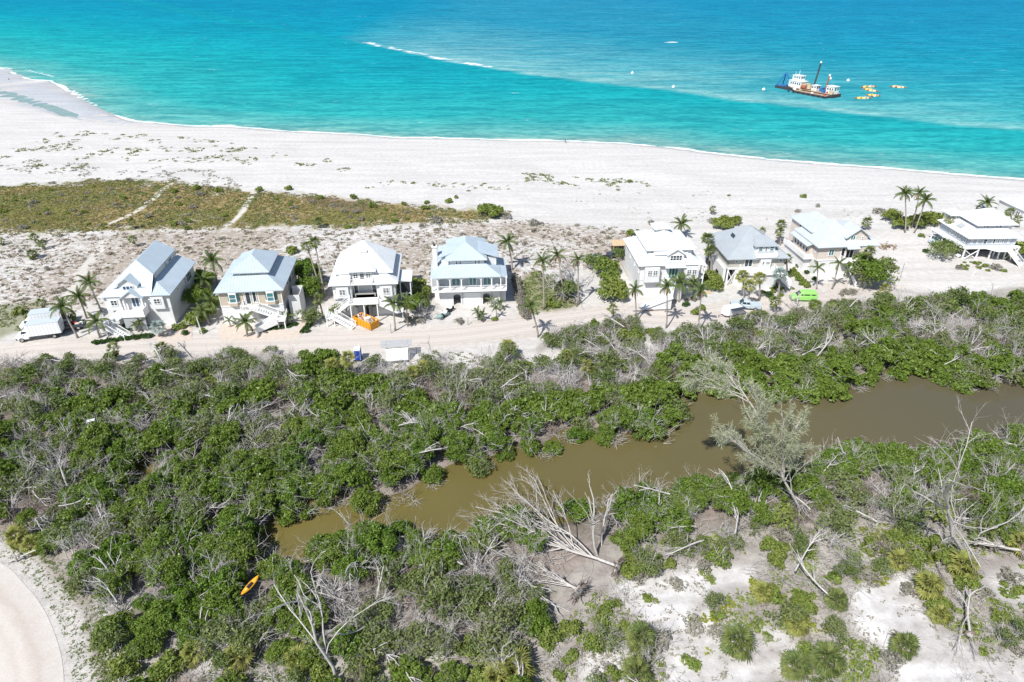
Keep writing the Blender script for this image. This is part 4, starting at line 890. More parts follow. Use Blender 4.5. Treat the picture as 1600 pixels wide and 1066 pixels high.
d = MB().box(6.6, 11.0, 1.2, 4.6, 6.7, 8.3).prism([(6.6, 8.3), (11.0, 8.3), (8.8, 9.8)], 'y', 1.22, 4.6); h.part('gable_wall', d, 'pink_wall'); h.roof(gable_y(8.8, 2.75, .75, 5.4, 8.0, 10.0), 'pale_roof', name='gable_roof'); h.window('F', 7.2, 7.4, 1.1, 1.0, 1.2, 2, 1, 'teal_glass'); h.window('F', 9.6, 7.6, .45, .6, 1.2, 1, 1)
h.roof([[(6.0, -.9, 6.3), (8.8, -.9, 6.3), (8.8, 1.2, 7.1), (6.0, 1.2, 7.1)]], 'pale_roof', name='porch_roof'); h.window('F', 2.9, 4.3, 1.2, 1.4, .75, 2, 1, 'teal_glass'); h.door('F', 5.6, 3.6, .9, 2.4, .75, 'dark_void', 1); h.door('F', 6.7, 3.6, 1.7, 2.5, .75, 'dark_void', 2)
h.window('R', 4, 4.2, 1.5, 1.4, Wd - .7, 2, 1); h.box('bay', 'pink_wall', 9.6, 12.6, .1, .745, 3.5, 6.3); h.window('F', 10.0, 4.2, .95, 1.6, .1, 1, 2); h.window('F', 11.3, 4.2, .95, 1.6, .1, 1, 2); h.window('L', 1.7, 4.6, .5, 1.2, .7, 1, 1)
h.box('landing', 'white_trim', 5.6, 9.0, -.9, .69, 3.2, 3.4); h.rail([(5.65, -.85, 3.4), (5.65, .5, 3.4)]); h.stair((7.6, -.9, 3.4), (7.2, -6.0, .05), 1.9, solid=True)
h.part('fascia', MB().box(.55, Wd - .55, .6, .69, 3.3, 3.55), 'white_trim')
b = MB(); [b.box(12.3, 13.2, 7 + k * .0, 9, 9, 9.2) for k in (0,)]; h.part('roof_vent', MB().cyl((11.6, 7.0, 9.4), .25, .8, 10), 'white_trim')

# ------------------------------------------------------------------ eighth: on stilts at the right edge
h = House('beach_house', 'white-roofed house raised on crossed stilts over a dark open carport', 1514, 373, 5.0, 2)
Wd, Dp, z0 = 12.2, 12.0, 5.0
h.box('wall', 'bluegrey_wall', .7, Wd - .7, .8, Dp - .7, 2.95, 4.95)
h.roof(skirt(0, Wd, 0, Dp, z0, 3.2, 6.7, 3.0, 3.0), 'white_roof'); h.box('clerestory_wall', 'white_wall', 3.2, Wd - 1.2, 2.8, 9.6, 5.8, 7.3); h.roof(hip(2.3, Wd - .5, 1.9, 10.4, 7.3, .58), 'white_roof', 'upper_roof')
h.box('tower', 'white_wall', .7, 3.1, 8.6, 11.2, 5.2, 7.4); h.roof(hip(.1, 3.7, 8.0, 11.8, 7.4, .55), 'white_roof', 'tower_roof')
for y in (9.0, 10.0): h.window('L', y, 6.4, .5, .75, .7, 1, 1)
h.window('F', 1.0, 6.3, .45, .8, 8.6, 1, 1); h.window('F', 1.9, 6.3, .45, .8, 8.6, 1, 1)
for x, wd in ((4.4, .45), (5.1, .55), (7.2, .5), (8.0, .55)): h.window('F', x, 6.35, wd, .8, 2.8, 1, 1)
for x, wd in ((1.3, .35), (2.6, .35), (4.0, .9), (6.1, .7), (7.2, .5), (8.1, .5), (9.6, .35), (11.0, .35)): h.window('F', x, 3.35, wd, 1.25, .8, 1, 2)
for y in (1.6, 3.4, 5.0, 6.0, 7.0): h.window('L', y, 3.4, .5, 1.2, .7, 1, 1)
h.part('roof_hatch', MB().slab([(.9, 4.8, 5.75), (1.9, 4.8, 6.3), (1.9, 6.4, 6.3), (.9, 6.4, 5.75)], .1), 'grey_siding')
h.part('deck', MB().box(-.3, Wd, -.2, .79, 2.6, 2.95).box(-.8, .69, .8, Dp, 2.6, 2.95).prism([(4.5, -.2), (6.0, -2.0), (9.0, -2.0), (10.5, -.2)], 'z', 2.6, 2.95), 'white_trim')
h.part('deck_rail', MB().box(6.0, 9.0, -2.0, -1.9, 2.95, 3.8), 'white_trim'); h.box('deck_rail', 'white_trim', -.3, 4.5, -.2, -.12, 2.95, 3.3); h.box('deck_rail', 'white_trim', -.8, -.7, .8, Dp, 2.95, 3.3)
for x in (0, 3.1, 6.0, 8.0, 9.4, 12.0): h.box('stilt', 'white_trim', x - .12, x + .12, -.1, .14, 0, 2.6)
for y in (3.5, 7.5, 11.5): h.box('stilt', 'white_trim', -.6, -.36, y - .12, y + .12, 0, 2.6)
for a, b_ in ((0, 3.1), (9.4, 12.0)):
    b = MB(); b.beam((a, -.2, .2), (b_, -.2, 2.4), .12, .18, (0, 1, 0)); b.beam((a, .2, 2.4), (b_, .2, .2), .12, .18, (0, 1, 0)); h.part('cross_brace', b, 'white_trim')
h.box('carport_shade', 'dark_void', .5, 11.7, 5.0, 5.2, 0, 2.59); h.box('inner_post', 'white_trim', 7.6, 7.8, 1, 1.2, 0, 2.6); h.box('inner_post', 'white_trim', 1.9, 2.1, 2.5, 2.7, 0, 2.6)  # dark panel stands for the shade in the open carport
h.stair((8.8, -1.4, 2.9), (10.8, -4.0, .1), 1.3)
b = h.box('balcony', 'white_trim', 4.4, 8.2, 1.0, 1.1, 5.4, 6.1); h.box('balcony_floor', 'white_trim', 4.4, 8.2, 1.1, 2.79, 5.4, 5.5)
# a ninth house only shows its corner at the right edge
h = House('beach_house', 'corner of a white house cut off by the right edge', 1594, 348, 0.0, 4)
h.box('wall', 'white_wall', 0, 8, 0, 9, 0, 3.2); h.roof(hip(-.4, 8.4, -.4, 9.4, 3.2, .4), 'white_roof'); h.window('L', 1, 1.0, 1.4, 1.4, 0, 2, 2); h.window('F', .5, 1.0, 1.6, 1.4, 0, 2, 2)
# ================================================================== plants
def leaf_quads(c, nrm, size, rng, jit=.7, asp=1.9, flat_=None):
    """one rhombic leaf per centre, facing roughly along nrm"""
    n_ = len(c); nn = nrm + rng.normal(0, jit, (n_, 3)); nn /= np.linalg.norm(nn, axis=1)[:, None] + 1e-9
    t = rng.normal(0, 1, (n_, 3)); t -= nn * (t * nn).sum(1)[:, None]; t /= np.linalg.norm(t, axis=1)[:, None] + 1e-9
    b = np.cross(nn, t); s = (np.asarray(size) * rng.uniform(.7, 1.3, n_))[:, None]
    V = np.stack([c - t * s * .5 * asp, c + b * s * .5, c + t * s * .5 * asp, c - b * s * .5], 1).reshape(-1, 3)
    F = np.arange(n_ * 4).reshape(-1, 4); return V, F
def bush_mesh(name, seed, rx, rz, nl, nleaf, leaf, mat, gap=.35, base=.25, lobe=(.28, .46), jit=.7):
    rng = np.random.default_rng(seed); Vs = []; tint = []
    for k in range(nl):
        a = rng.uniform(0, 2 * math.pi); rr = math.sqrt(rng.uniform(0, 1)) * rx * .8; top = math.sqrt(max(.05, 1 - (rr / rx) ** 2))
        c = np.array([rr * math.cos(a), rr * math.sin(a) * rng.uniform(.8, 1.1), rz * (base + (top - base) * rng.uniform(.45, .95))]); lr = rng.uniform(*lobe) * rx
        m_ = int(nleaf / nl * (lr / (rx * np.mean(lobe))) ** 2)
        d = rng.normal(0, 1, (m_, 3)); d[:, 2] = np.abs(d[:, 2]) * 1.1 - .35; d /= np.linalg.norm(d, axis=1)[:, None]
        keep = vnoise(d[:, 0] * 2.5 + k * 9 + seed, d[:, 1] * 2.5 + d[:, 2] * 2) > gap * .8; d = d[keep]
        r_ = lr * rng.uniform(.62, 1.2, (len(d), 1)); p = c + d * r_ * np.array([1, 1, .85])
        p = p[p[:, 2] > .1] if (p[:, 2] > .1).any() else p; d = d[:len(p)]
        V, F = leaf_quads(p, d, leaf, rng, jit); Vs.append(V); lt = rng.uniform(.0, .65)
        tint.append(np.repeat(np.clip(lt + rng.uniform(-.1, .45, len(p)), 0, 1), 4))
    V = np.vstack(Vs); F = np.arange(len(V)).reshape(-1, 4)
    return npmesh(name, V, F, {'tint': np.concatenate(tint)}, False, [mat])

def sticks(paths, sides=4):
    """many tapered limbs joined in one mesh: paths is a list of (points (n,3), radii (n))"""
    Vs = []; Fs = []; b = 0
    for P, r_ in paths:
        P = np.asarray(P, float); n_ = len(P); T = np.gradient(P, axis=0); T /= np.linalg.norm(T, axis=1)[:, None] + 1e-9
        ref = np.array([.31, .22, .93]) if abs(T[0, 2]) < .8 else np.array([.93, .31, .22])
        A = np.cross(T, ref); A /= np.linalg.norm(A, axis=1)[:, None] + 1e-9; B = np.cross(T, A); k = sides if r_[0] > .05 else 3
        an = 2 * np.pi * np.arange(k) / k
        ring = P[:, None] + (A[:, None] * np.cos(an)[None, :, None] + B[:, None] * np.sin(an)[None, :, None]) * np.asarray(r_)[:, None, None]
        Vs.append(ring.reshape(-1, 3))
        i = np.arange(n_ - 1)[:, None] * k; j = np.arange(k)[None]; j2 = (j + 1) % k
        Fs.append(np.stack([b + i + j, b + i + j2, b + i + k + j2, b + i + k + j], -1).reshape(-1, 4)); b += n_ * k
    return np.vstack(Vs), np.vstack(Fs)
def limb(p, d, L, r0, r1, rng, wob=.25, nseg=5, grav=0.0):
    P = [np.array(p, float)]; d = np.array(d, float); d /= np.linalg.norm(d)
    for i in range(nseg):
        d = d + rng.normal(0, wob, 3) + np.array([0, 0, grav]); d /= np.linalg.norm(d); P.append(P[-1] + d * L / nseg)
    return np.array(P), np.linspace(r0, r1, nseg + 1)
def branching(p, d, L, r0, rng, depth, out, wob=.2, spread=.75, nch=(3, 5), grav=.02, ratio=.62, tips=None, start=.25, flat_=1.0):
    P, r_ = limb(p, d, L, r0, r0 * .45 if depth else r0 * .25, rng, wob, 6 if depth else 4, grav); out.append((P, r_))
    if tips is not None: tips.append((P, r_, depth))
    if depth == 0: return
    for k in range(rng.integers(nch[0], nch[1] + 1)):
        t = rng.uniform(start, 1.0); f = t * (len(P) - 1); i = min(int(f), len(P) - 2); q = P[i] + (P[i + 1] - P[i]) * (f - i); dd = P[i + 1] - P[i]; dd /= np.linalg.norm(dd)
        s = rng.normal(0, 1, 3); s -= dd * (s @ dd); s /= np.linalg.norm(s) + 1e-9; nd = dd + s * spread * rng.uniform(.6, 1.3); nd[2] *= flat_
        rr = r_[i] * rng.uniform(.5, .75); branching(q, nd, L * ratio * rng.uniform(.6, 1.15) * (1.15 - .4 * t), rr, rng, depth - 1, out, wob * 1.1, spread, nch, grav, ratio, tips, .2, flat_)
def deadshrub_mesh(name, seed, h, nst, mat, lean=.55, depth=2, r0=.06, nch=(2, 4), flat_=1.0, wob=.2):
    rng = np.random.default_rng(seed); out = []
    for k in range(nst):
        a = rng.uniform(0, 2 * math.pi); l = rng.uniform(.15, lean)
        branching((.35 * math.cos(a) * rng.uniform(0, 1), .35 * math.sin(a), 0), (math.cos(a) * l, math.sin(a) * l, 1), h * rng.uniform(.6, 1.05), r0 * rng.uniform(.7, 1.3), rng, depth, out, wob, .7, nch, .0, .6, None, .3, flat_)
    V, F = sticks(out); return npmesh(name, V, F, None, False, [mat])

# templates -----------------------------------------------------------------------------------------------
T_MANG = [bush_mesh('mangrove_bush', 100 + i, 2.15, 2.9 + .4 * (i % 3), 34 + i % 7, 5600, .135, 'mangrove_leaf', .38, .2, (.12, .30), .95) for i in range(8)]
T_MANG_LO = [bush_mesh('mangrove_bush', 100 + i, 2.15, 2.9 + .4 * (i % 3), 30 + i % 5, 1700, .23, 'mangrove_leaf', .35, .2, (.13, .32), .8) for i in range(4)]
T_SCRUB = [bush_mesh('scrub_bush', 200 + i, 2.1, 2.7 + .3 * (i % 3), 13, 1700, .165, 'scrub_leaf', .55, .2, (.26, .5), .9) for i in range(6)]
T_GRAPE = [bush_mesh('seagrape_bush', 300 + i, 1.7, 1.7, 12, 1300, .20, 'seagrape_leaf', .3, .2) for i in range(4)]
T_LOW = [bush_mesh('low_shrub', 350 + i, 1.0, .7, 7, 330, .2, 'seagrape_leaf', .4, .15, (.3, .55)) for i in range(3)]
T_GREYB = [bush_mesh('grey_shrub', 370 + i, 1.1, 1.0, 8, 420, .17, 'grey_leaf', .5, .15, (.3, .5), 1.0) for i in range(3)]
T_HEDGE = [bush_mesh('hedge_shrub', 380 + i, .8, .8, 7, 380, .16, 'hedge_leaf', .2, .15, (.35, .55)) for i in range(3)]
T_BARE = [deadshrub_mesh('bush_branches', 400 + i, 3.9, 10, 'dead_wood', .85, 2, .042, (3, 5)) for i in range(5)]
T_DEAD = [deadshrub_mesh('dead_shrub', 500 + i, 3.0 + .4 * (i % 3), 9 + i % 4, 'dead_wood' if i % 4 else 'brown_wood', .9, 2, .045, (3, 5)) for i in range(8)]
T_SNAG = [deadshrub_mesh('dead_tree', 600 + i, 4.6, 2 + i % 2, 'dead_wood', .55, 3, .12, (2, 4), 1.0, .16) for i in range(5)]
def log_mesh(name, seed):
    rng = np.random.default_rng(seed); out = []; branching((0, 0, .25), (1, rng.uniform(-.3, .3), .10), 5.0, .12, rng, 2, out, .12, .8, (3, 5), .0, .5, None, .3, .6)
    for P, r_ in out: P[:, 2] = np.maximum(P[:, 2], .06)
    V, F = sticks(out); return npmesh(name, V, F, None, False, ['dead_wood'])
T_LOG = [log_mesh('fallen_branch', 700 + i) for i in range(5)]
def brushpile_mesh(name, seed, R_=2.0, k=46):
    rng = np.random.default_rng(seed); out = []
    for i in range(k):
        a = rng.uniform(0, 6.28); rr = R_ * math.sqrt(rng.uniform()); p = (rr * math.cos(a), rr * math.sin(a), rng.uniform(.05, .8)); b = rng.uniform(0, 6.28)
        out.append(limb(p, (math.cos(b), math.sin(b), rng.uniform(-.2, .5)), rng.uniform(1.0, 2.8), rng.uniform(.018, .05), .008, rng, .22, 4))
    V, F = sticks(out); return npmesh(name, V, F, None, False, ['dead_wood'])
T_PILE = [brushpile_mesh('brush_pile', 750 + i) for i in range(4)]

# palm leaves ------------------------------------------------------------------------------------------------
def frond_mesh(name, seed, L, mat, droop=1.0, k=13, wl=.62):
    rng = np.random.default_rng(seed); V = []; F = []; t_ = []
    ts = np.linspace(0, 1, k + 1); ang = .25 - droop * 1.25 * ts ** 1.3; P = [np.zeros(3)]
    for i in range(k): P.append(P[-1] + np.array([math.cos(ang[i]), 0, math.sin(ang[i])]) * L / k)
    P = np.array(P)
    for i in range(k):
        b = len(V); w0 = .035 * (1 - ts[i]) + .008; w1 = .035 * (1 - ts[i + 1]) + .008
        V += [P[i] + [0, -w0, .01], P[i] + [0, w0, .01], P[i + 1] + [0, w1, .01], P[i + 1] + [0, -w1, .01]]; F.append([b, b + 1, b + 2, b + 3]); t_ += [.9] * 4
    for i in range(1, k + 1):
        for s in (-1, 1):
            for q in (0, .5):
                t = (i - q) / k; c = P[i] * (1 - q) + P[i - 1] * q; l = wl * (math.sin(math.pi * min(1, t * .9 + .12)) ** .6) * rng.uniform(.85, 1.1); a = P[i] - P[i - 1]; a /= np.linalg.norm(a)
                o = np.array([0, s * .82, 0]) + a * .55 + np.array([0, 0, -.28 - .5 * droop * rng.uniform(.4, 1)]); tip = c + o * l; b = len(V); wd = a * .055
                V += [c - wd, c + wd, (c + tip) / 2 + wd * .8 + [0, 0, .04], tip, (c + tip) / 2 - wd * .8 + [0, 0, .04]][:5]; F.append([b, b + 1, b + 2, b + 4]); F.append([b + 4, b + 2, b + 3, b + 3]); t_ += [rng.uniform(.1, 1)] * 5
    return npmesh_poly(name, V, F, t_, mat)
def npmesh_poly(name, V, F, tint, mat):
    me = bpy.data.meshes.new(name); me.from_pydata([tuple(map(float, v)) for v in V], [], [tuple(dict.fromkeys(f)) for f in F])
    at = me.attributes.new('tint', 'FLOAT', 'POINT'); at.data.foreach_set('value', np.asarray(tint, np.float32)); me.materials.append(MATS[mat]); return me
def fan_mesh(name, seed, Rr, mat, pet=.7, segs=13, droop=.35):
    rng = np.random.default_rng(seed); V = []; F = []; t_ = []
    V += [(0, -.02, 0), (0, .02, 0), (pet, .02, .05), (pet, -.02, .05)]; F.append((0, 1, 2, 3)); t_ += [.6] * 4; c = np.array([pet, 0, .05])
    for i in range(segs):
        a0 = -1.9 + 3.8 * i / segs; a1 = -1.9 + 3.8 * (i + 1) / segs; am = (a0 + a1) / 2; l = Rr * rng.uniform(.85, 1.08) * (1 - .12 * abs(am)); b = len(V)
        z1 = -.02 - .1 * abs(am) * .3; zt = -droop * Rr * rng.uniform(.5, 1.3)
        V += [c, c + np.array([math.cos(a0) * l * .6, math.sin(a0) * l * .6, z1 + .03]), c + np.array([math.cos(am) * l, math.sin(am) * l, zt]), c + np.array([math.cos(a1) * l * .6, math.sin(a1) * l * .6, z1 - .03])]
        F.append((b, b + 1, b + 2, b + 3)); t_ += [rng.uniform(0, 1)] * 4
    return npmesh_poly(name, V, F, t_, mat)
T_FROND = [frond_mesh('frond', 800 + i, 2.7, 'coconut_leaf', .75 + .25 * i) for i in range(3)]; T_FROND_DEAD = frond_mesh('dead_frond', 810, 2.2, 'dead_leaf', 1.0, 10, .4)
T_FAN = [fan_mesh('fan_leaf', 820 + i, .72, 'fan_leaf') for i in range(3)]; T_FAN_Y = [fan_mesh('fan_leaf', 830 + i, .72, 'yellow_fan') for i in range(2)]; T_FAN_S = [fan_mesh('fan_leaf', 840, .95, 'silver_leaf')]; T_FAN_DEAD = fan_mesh('dead_leaf', 850, .55, 'dead_leaf', .6, 9, .8)
GA = 2.39996
def crown(parent, top, kind, rng, n_=None, sc=1.0, dead=0):
    """fans the leaves of a palm out round the top of its trunk, each leaf its own object"""
    T = {'coconut': T_FROND, 'fan': T_FAN, 'yellow': T_FAN_Y, 'silver': T_FAN_S}[kind]; n_ = n_ or (15 if kind == 'coconut' else 20); a0 = rng.uniform(0, 6.28)
    for i in range(n_):
        t = (i + .5) / n_; el = 1.25 - 1.75 * t if kind == 'coconut' else 1.35 - 2.0 * t; el += rng.uniform(-.15, .15); az = a0 + GA * i + rng.uniform(-.2, .2)
        if kind == 'coconut': me = T[0] if t < .35 else T[1] if t < .7 else T[2]; s = sc * rng.uniform(.85, 1.1) * (.75 + .3 * min(1, t * 2))
        else: me = T[int(rng.integers(len(T)))]; s = sc * rng.uniform(.85, 1.15)
        nm = 'frond' if kind == 'coconut' else 'fan_leaf'
        link(nm, me, None, parent, top, Euler((rng.uniform(-.3, .3), -el, az), 'XYZ'), s)
    for i in range(dead):
        link('dead_frond', T_FROND_DEAD if kind == 'coconut' else T_FAN_DEAD, None, parent, (top[0], top[1], top[2] - .15), Euler((0, rng.uniform(.7, 1.25), rng.uniform(0, 6.28)), 'XYZ'), sc * rng.uniform(.8, 1.0))
def palm(name, label, cat, base, top, kind, sc=1.0, n_=None, dead=0, r0=.16, curve=.35, seed=0, group=None):
    """base and top are pixels in the photograph; the top stands over the base's ground distance"""
    rng = np.random.default_rng(900 + seed); x, y = W(*base); tx, tz = XZ(top[0], top[1], y); tz = max(tz, .5)
    o = root(name, label, cat, (x, y, 0), 0, group); dx = tx - x; yo = rng.uniform(-.25, .25)
    P = [(dx * (t ** (1 + curve)), yo * math.sin(t * 3.1), tz * t) for t in np.linspace(0, 1, 9)]
    MB().tube(P, [r0 * (1.35 if i == 0 else 1.1 - .35 * i / 8) for i in range(9)], 7).build('trunk', 'palm_bark', o, True)
    crown(o, (P[-1][0], P[-1][1], P[-1][2]), kind, rng, n_, sc, dead); return o
# ------------------------------------------------------------------ palms, one by one
COCO = [ # base, top, size, leaves, dead leaves, what sets it apart
 ((122, 528), (97, 479), 1.0, 15, 1, 'leaning coconut palm with bare curved trunk behind the two box trucks'),
 ((136, 498), (122, 463), 1.05, 16, 2, 'coconut palm with the broadest dark crown left of the blue door house'),
 ((159, 487), (139, 441), 1.0, 15, 0, 'coconut palm leaning left beside the wall of the leftmost house'),
 ((157, 528), (150, 502), .95, 14, 0, 'short coconut palm in front of the leftmost house stair'),
 ((341, 445), (331, 407), 1.1, 15, 0, 'tall coconut palm between the two leftmost houses, topmost crown'),
 ((325, 464), (317, 437), 1.0, 13, 3, 'pale coconut palm with thin grey crown between the two leftmost houses'),
 ((333, 490), (329, 471), .9, 13, 0, 'yellow-green palm near the tan house corner'),
 ((327, 508), (316, 485), .9, 13, 0, 'small feather palm at the roadside between the two leftmost houses'),
 ((387, 526), (383, 503), .95, 15, 0, 'small coconut palm on a mulch bed before the tan house garage'),
 ((496, 462), (492, 443), 1.15, 13, 0, 'low bright coconut palm beneath the tall palms right of the tan house'),
 ((618, 517), (614, 474), .9, 13, 0, 'slender coconut palm by the road right of the orange skip'),
 ((637, 510), (635, 470), .85, 12, 1, 'thin palm beside the round seagrape tree near the arched balcony house'),
 ((553, 494), (548, 474), .65, 11, 0, 'tiny palm left of the double front stair'),
 ((584, 495), (581, 474), .65, 11, 0, 'tiny palm right of the orange skip before the double stair'),
 ((801, 422), (793, 377), 1.05, 16, 0, 'coconut palm behind the right corner of the arched balcony house'),
 ((850, 484), (848, 408), .9, 13, 4, 'tall straight palm with dead hanging leaves left of the grey bare thicket'),
 ((881, 474), (871, 398), .85, 11, 5, 'tall ragged palm standing within the grey bare thicket'),
 ((903, 477), (903, 405), .75, 11, 5, 'tall thin palm with brown hanging leaves at the lot corner right of the thicket'),
 ((841, 527), (829, 478), .9, 12, 7, 'leaning palm by the road with a skirt of dead brown leaves'),
 ((994, 505), (992, 452), .8, 12, 8, 'palm with long drooping brown leaves left of the roofed white stair'),
 ((1041, 513), (1042, 447), .8, 12, 8, 'palm with brown skirt right in front of the roofed white stair'),
 ((1090, 517), (1096, 452), .8, 12, 8, 'palm with ragged brown crown at the right corner of the white cupola house'),
 ((1063, 372), (1065, 350), 1.15, 15, 4, 'low spreading coconut palm behind the bright white house'),
 ((1061, 472), (1062, 441), 1.1, 16, 0, 'full green palm against the bright white house front'),
 ((1083, 468), (1083, 443), .95, 15, 1, 'palm with pale crown under the right bay of the bright white house'),
 ((1276, 452), (1278, 418), .75, 10, 0, 'slender coconut palm left of the pink house stair'),
 ((1300, 452), (1311, 411), .75, 10, 0, 'slender coconut palm leaning over the foot of the pink house stair'),
 ((1414, 364), (1414, 302), 1.05, 16, 2, 'tallest straight coconut palm, leftmost of the three by the sandy lane'),
 ((1424, 357), (1437, 301), .9, 13, 4, 'coconut palm leaning right behind, middle one of the three by the sandy lane'),
 ((1428, 365), (1446, 313), 1.05, 16, 2, 'coconut palm leaning furthest right of the three by the sandy lane'),
 ((1542, 330), (1542, 316), 1.1, 14, 0, 'coconut crown rising behind the stilt house roof'),
 ((747, 500), (746, 488), .6, 10, 0, 'low yellowish palm tuft on the sandy forecourt of the arched balcony house'),
 ((757, 502), (754, 491), .55, 9, 0, 'smaller low palm right beside the yellowish palm tuft'),
 ((781, 484), (781, 472), .55, 10, 0, 'small bright palm by the right corner of the arched balcony house'),
 ((768, 480), (767, 468), .5, 8, 0, 'tiny upright palm left of the small bright palm at the balcony house corner'),
 ((776, 497), (775, 482), .5, 9, 0, 'small pale palm on the sand beside the hedge lane'),
 ((361, 511), (358, 500), .5, 8, 0, 'stubby palm left of the mulch bed palm at the tan house'),
 ((450, 506), (449, 494), .6, 11, 0, 'small palm under the stair of the tan house'),
 ((222, 517), (219, 502), .55, 10, 0, 'small palm under the stair of the leftmost house'),
 ((216, 519), (211, 507), .5, 9, 0, 'smaller palm left of the one under the leftmost stair'),
]
for i, (b, t, sc, n_, dd, lab) in enumerate(COCO): palm('coconut_palm', lab, 'palm tree', b, t, 'coconut', sc, n_, dd, .13 if sc < .9 else .16, .35, i, 'feather palms round the houses')
FANP = [
 ((508, 463), (492, 380), 1.0, 26, 'fan', 'tall cabbage palm with a full crown right of the tan house roof'),
 ((503, 462), (480, 386), .95, 20, 'fan', 'tall cabbage palm leaning left beside the other tall one right of the tan house'),
 ((215, 387), (208, 375), .85, 18, 'fan', 'cabbage palm behind the leftmost house roof'),
 ((211, 360), (206, 347), .85, 18, 'fan', 'lone cabbage palm at the lower edge of the brown grass'),
 ((57, 381), (54, 371), .95, 18, 'fan', 'upper left palm of the three cabbage palms on the open sand'),
 ((71, 390), (66, 381), .95, 18, 'fan', 'right palm of the three cabbage palms on the open sand'),
 ((56, 405), (50, 397), 1.1, 22, 'fan', 'lowest, bushiest palm of the three cabbage palms on the open sand'),
 ((2, 384), (2, 377), .8, 14, 'fan', 'cabbage palm cut by the left edge on the sand'),
 ((500, 357), (497, 346), 1.0, 24, 'fan', 'round cabbage palm on the brown grass edge above the white pyramid roof'),
 ((505, 497), (498, 468), .95, 18, 'fan', 'pale shaggy fan palm between tan house and white pyramid house'),
 ((66, 492), (65, 474), .9, 16, 'fan', 'dull fan palm above the box trucks'),
 ((1106, 424), (1106, 374), 1.15, 34, 'fan', 'dense cabbage palm between the bright white house and the grey hipped house'),
 ((1112, 430), (1110, 392), 1.05, 26, 'fan', 'lower cabbage palm beside the dense one at the grey hipped house'),
 ((1117, 336), (1114, 327), .85, 16, 'fan', 'small cabbage palm on the sand behind the bright white house'),
 ((1162, 470), (1161, 432), 1.15, 22, 'yellow', 'yellow-green fan palm left in the clump before the grey hipped house'),
 ((1186, 470), (1187, 435), 1.15, 22, 'yellow', 'yellow-green fan palm right in the clump before the grey hipped house'),
 ((1168, 482), (1172, 447), 1.15, 22, 'yellow', 'lowest yellow-green fan palm beside the silver pickup'),
 ((1230, 436), (1229, 406), 1.05, 26, 'fan', 'round cabbage palm between the grey hipped house and the pink house'),
 ((1216, 382), (1221, 352), 1.0, 26, 'fan', 'cabbage palm behind the left deck of the pink house'),
 ((1219, 384), (1219, 363), .95, 20, 'fan', 'shorter cabbage palm under the one behind the pink house deck'),
 ((1153, 384), (1191, 362), .8, 14, 'fan', 'cabbage palm behind the grey hipped roof'),
 ((1358, 358), (1355, 347), 1.1, 24, 'fan', 'cabbage palm behind the right end of the pink house'),
 ((1344, 449), (1359, 393), 1.0, 24, 'fan', 'tall cabbage palm with bare pale trunk right of the pink house'),
 ((1474, 382), (1485, 344), 1.0, 18, 'yellow', 'cabbage palm leaning against the left side of the stilt house'),
 ((1580, 350), (1578, 332), 1.0, 22, 'fan', 'cabbage palm behind the right end of the stilt house'),
 ((1592, 356), (1590, 343), 1.0, 18, 'fan', 'cabbage palm at the right edge behind the stilt house'),
 ((1212, 490), (1212, 472), 1.0, 20, 'fan', 'fan palm by the road right of the silver pickup'),
 ((1178, 507), (1177, 496), 1.0, 20, 'fan', 'roadside fan palm in front of the white trailer'),
 ((958, 503), (958, 483), .9, 18, 'fan', 'small fan palm by the road at the foot of the yellow-green hedge'),
 ((793, 560), (795, 543), 1.15, 26, 'yellow', 'bright fan palm at the roadside thicket below the leaning palm'),
 ((545, 590), (545, 562), 1.15, 22, 'yellow', 'light green fan palm below the blue portable toilet'),
 ((522, 592), (520, 572), 1.1, 20, 'yellow', 'light green fan palm left of the one below the blue toilet'),
 ((640, 605), (645, 585), 1.15, 24, 'yellow', 'bright green fan palm below the roadside kiosk'),
 ((660, 596), (662, 576), 1.1, 20, 'yellow', 'bright green fan palm right below the roadside kiosk'),
 ((180, 565), (178, 545), 1.0, 18, 'fan', 'fan palm at the thicket edge below the leftmost house drive'),
 ((255, 562), (253, 545), 1.0, 18, 'fan', 'fan palm at the thicket edge below the second drive'),
 ((886, 582), (884, 560), 1.1, 22, 'yellow', 'yellow-green fan palm by the sandy clearing below the bend'),
 ((920, 592), (918, 573), 1.0, 18, 'yellow', 'lower yellow-green fan palm by the sandy clearing below the bend'),
 ((1385, 470), (1383, 452), 1.0, 18, 'yellow', 'yellow-green fan palm by the open sand lane'),
 ((1300, 500), (1300, 484), 1.0, 18, 'yellow', 'fan palm in the thicket below the lime van'),
]
for i, (b, t, sc, n_, k, lab) in enumerate(FANP): palm('fan_palm', lab, 'palm tree', b, t, k, sc, n_, 3, .17, .2, 60 + i, 'fan palms')
SILV = [((250, 526), (248, 512), 1.0, 'silvery blue fan palm on a mulch ring by the leftmost house'), ((1216, 463), (1219, 430), 1.15, 'big silvery fan palm before the grey hipped house')]
for i, (b, t, sc, lab) in enumerate(SILV): palm('silver_palm', lab, 'palm tree', b, t, 'silver', sc, 20, 2, .18, .1, 120 + i)
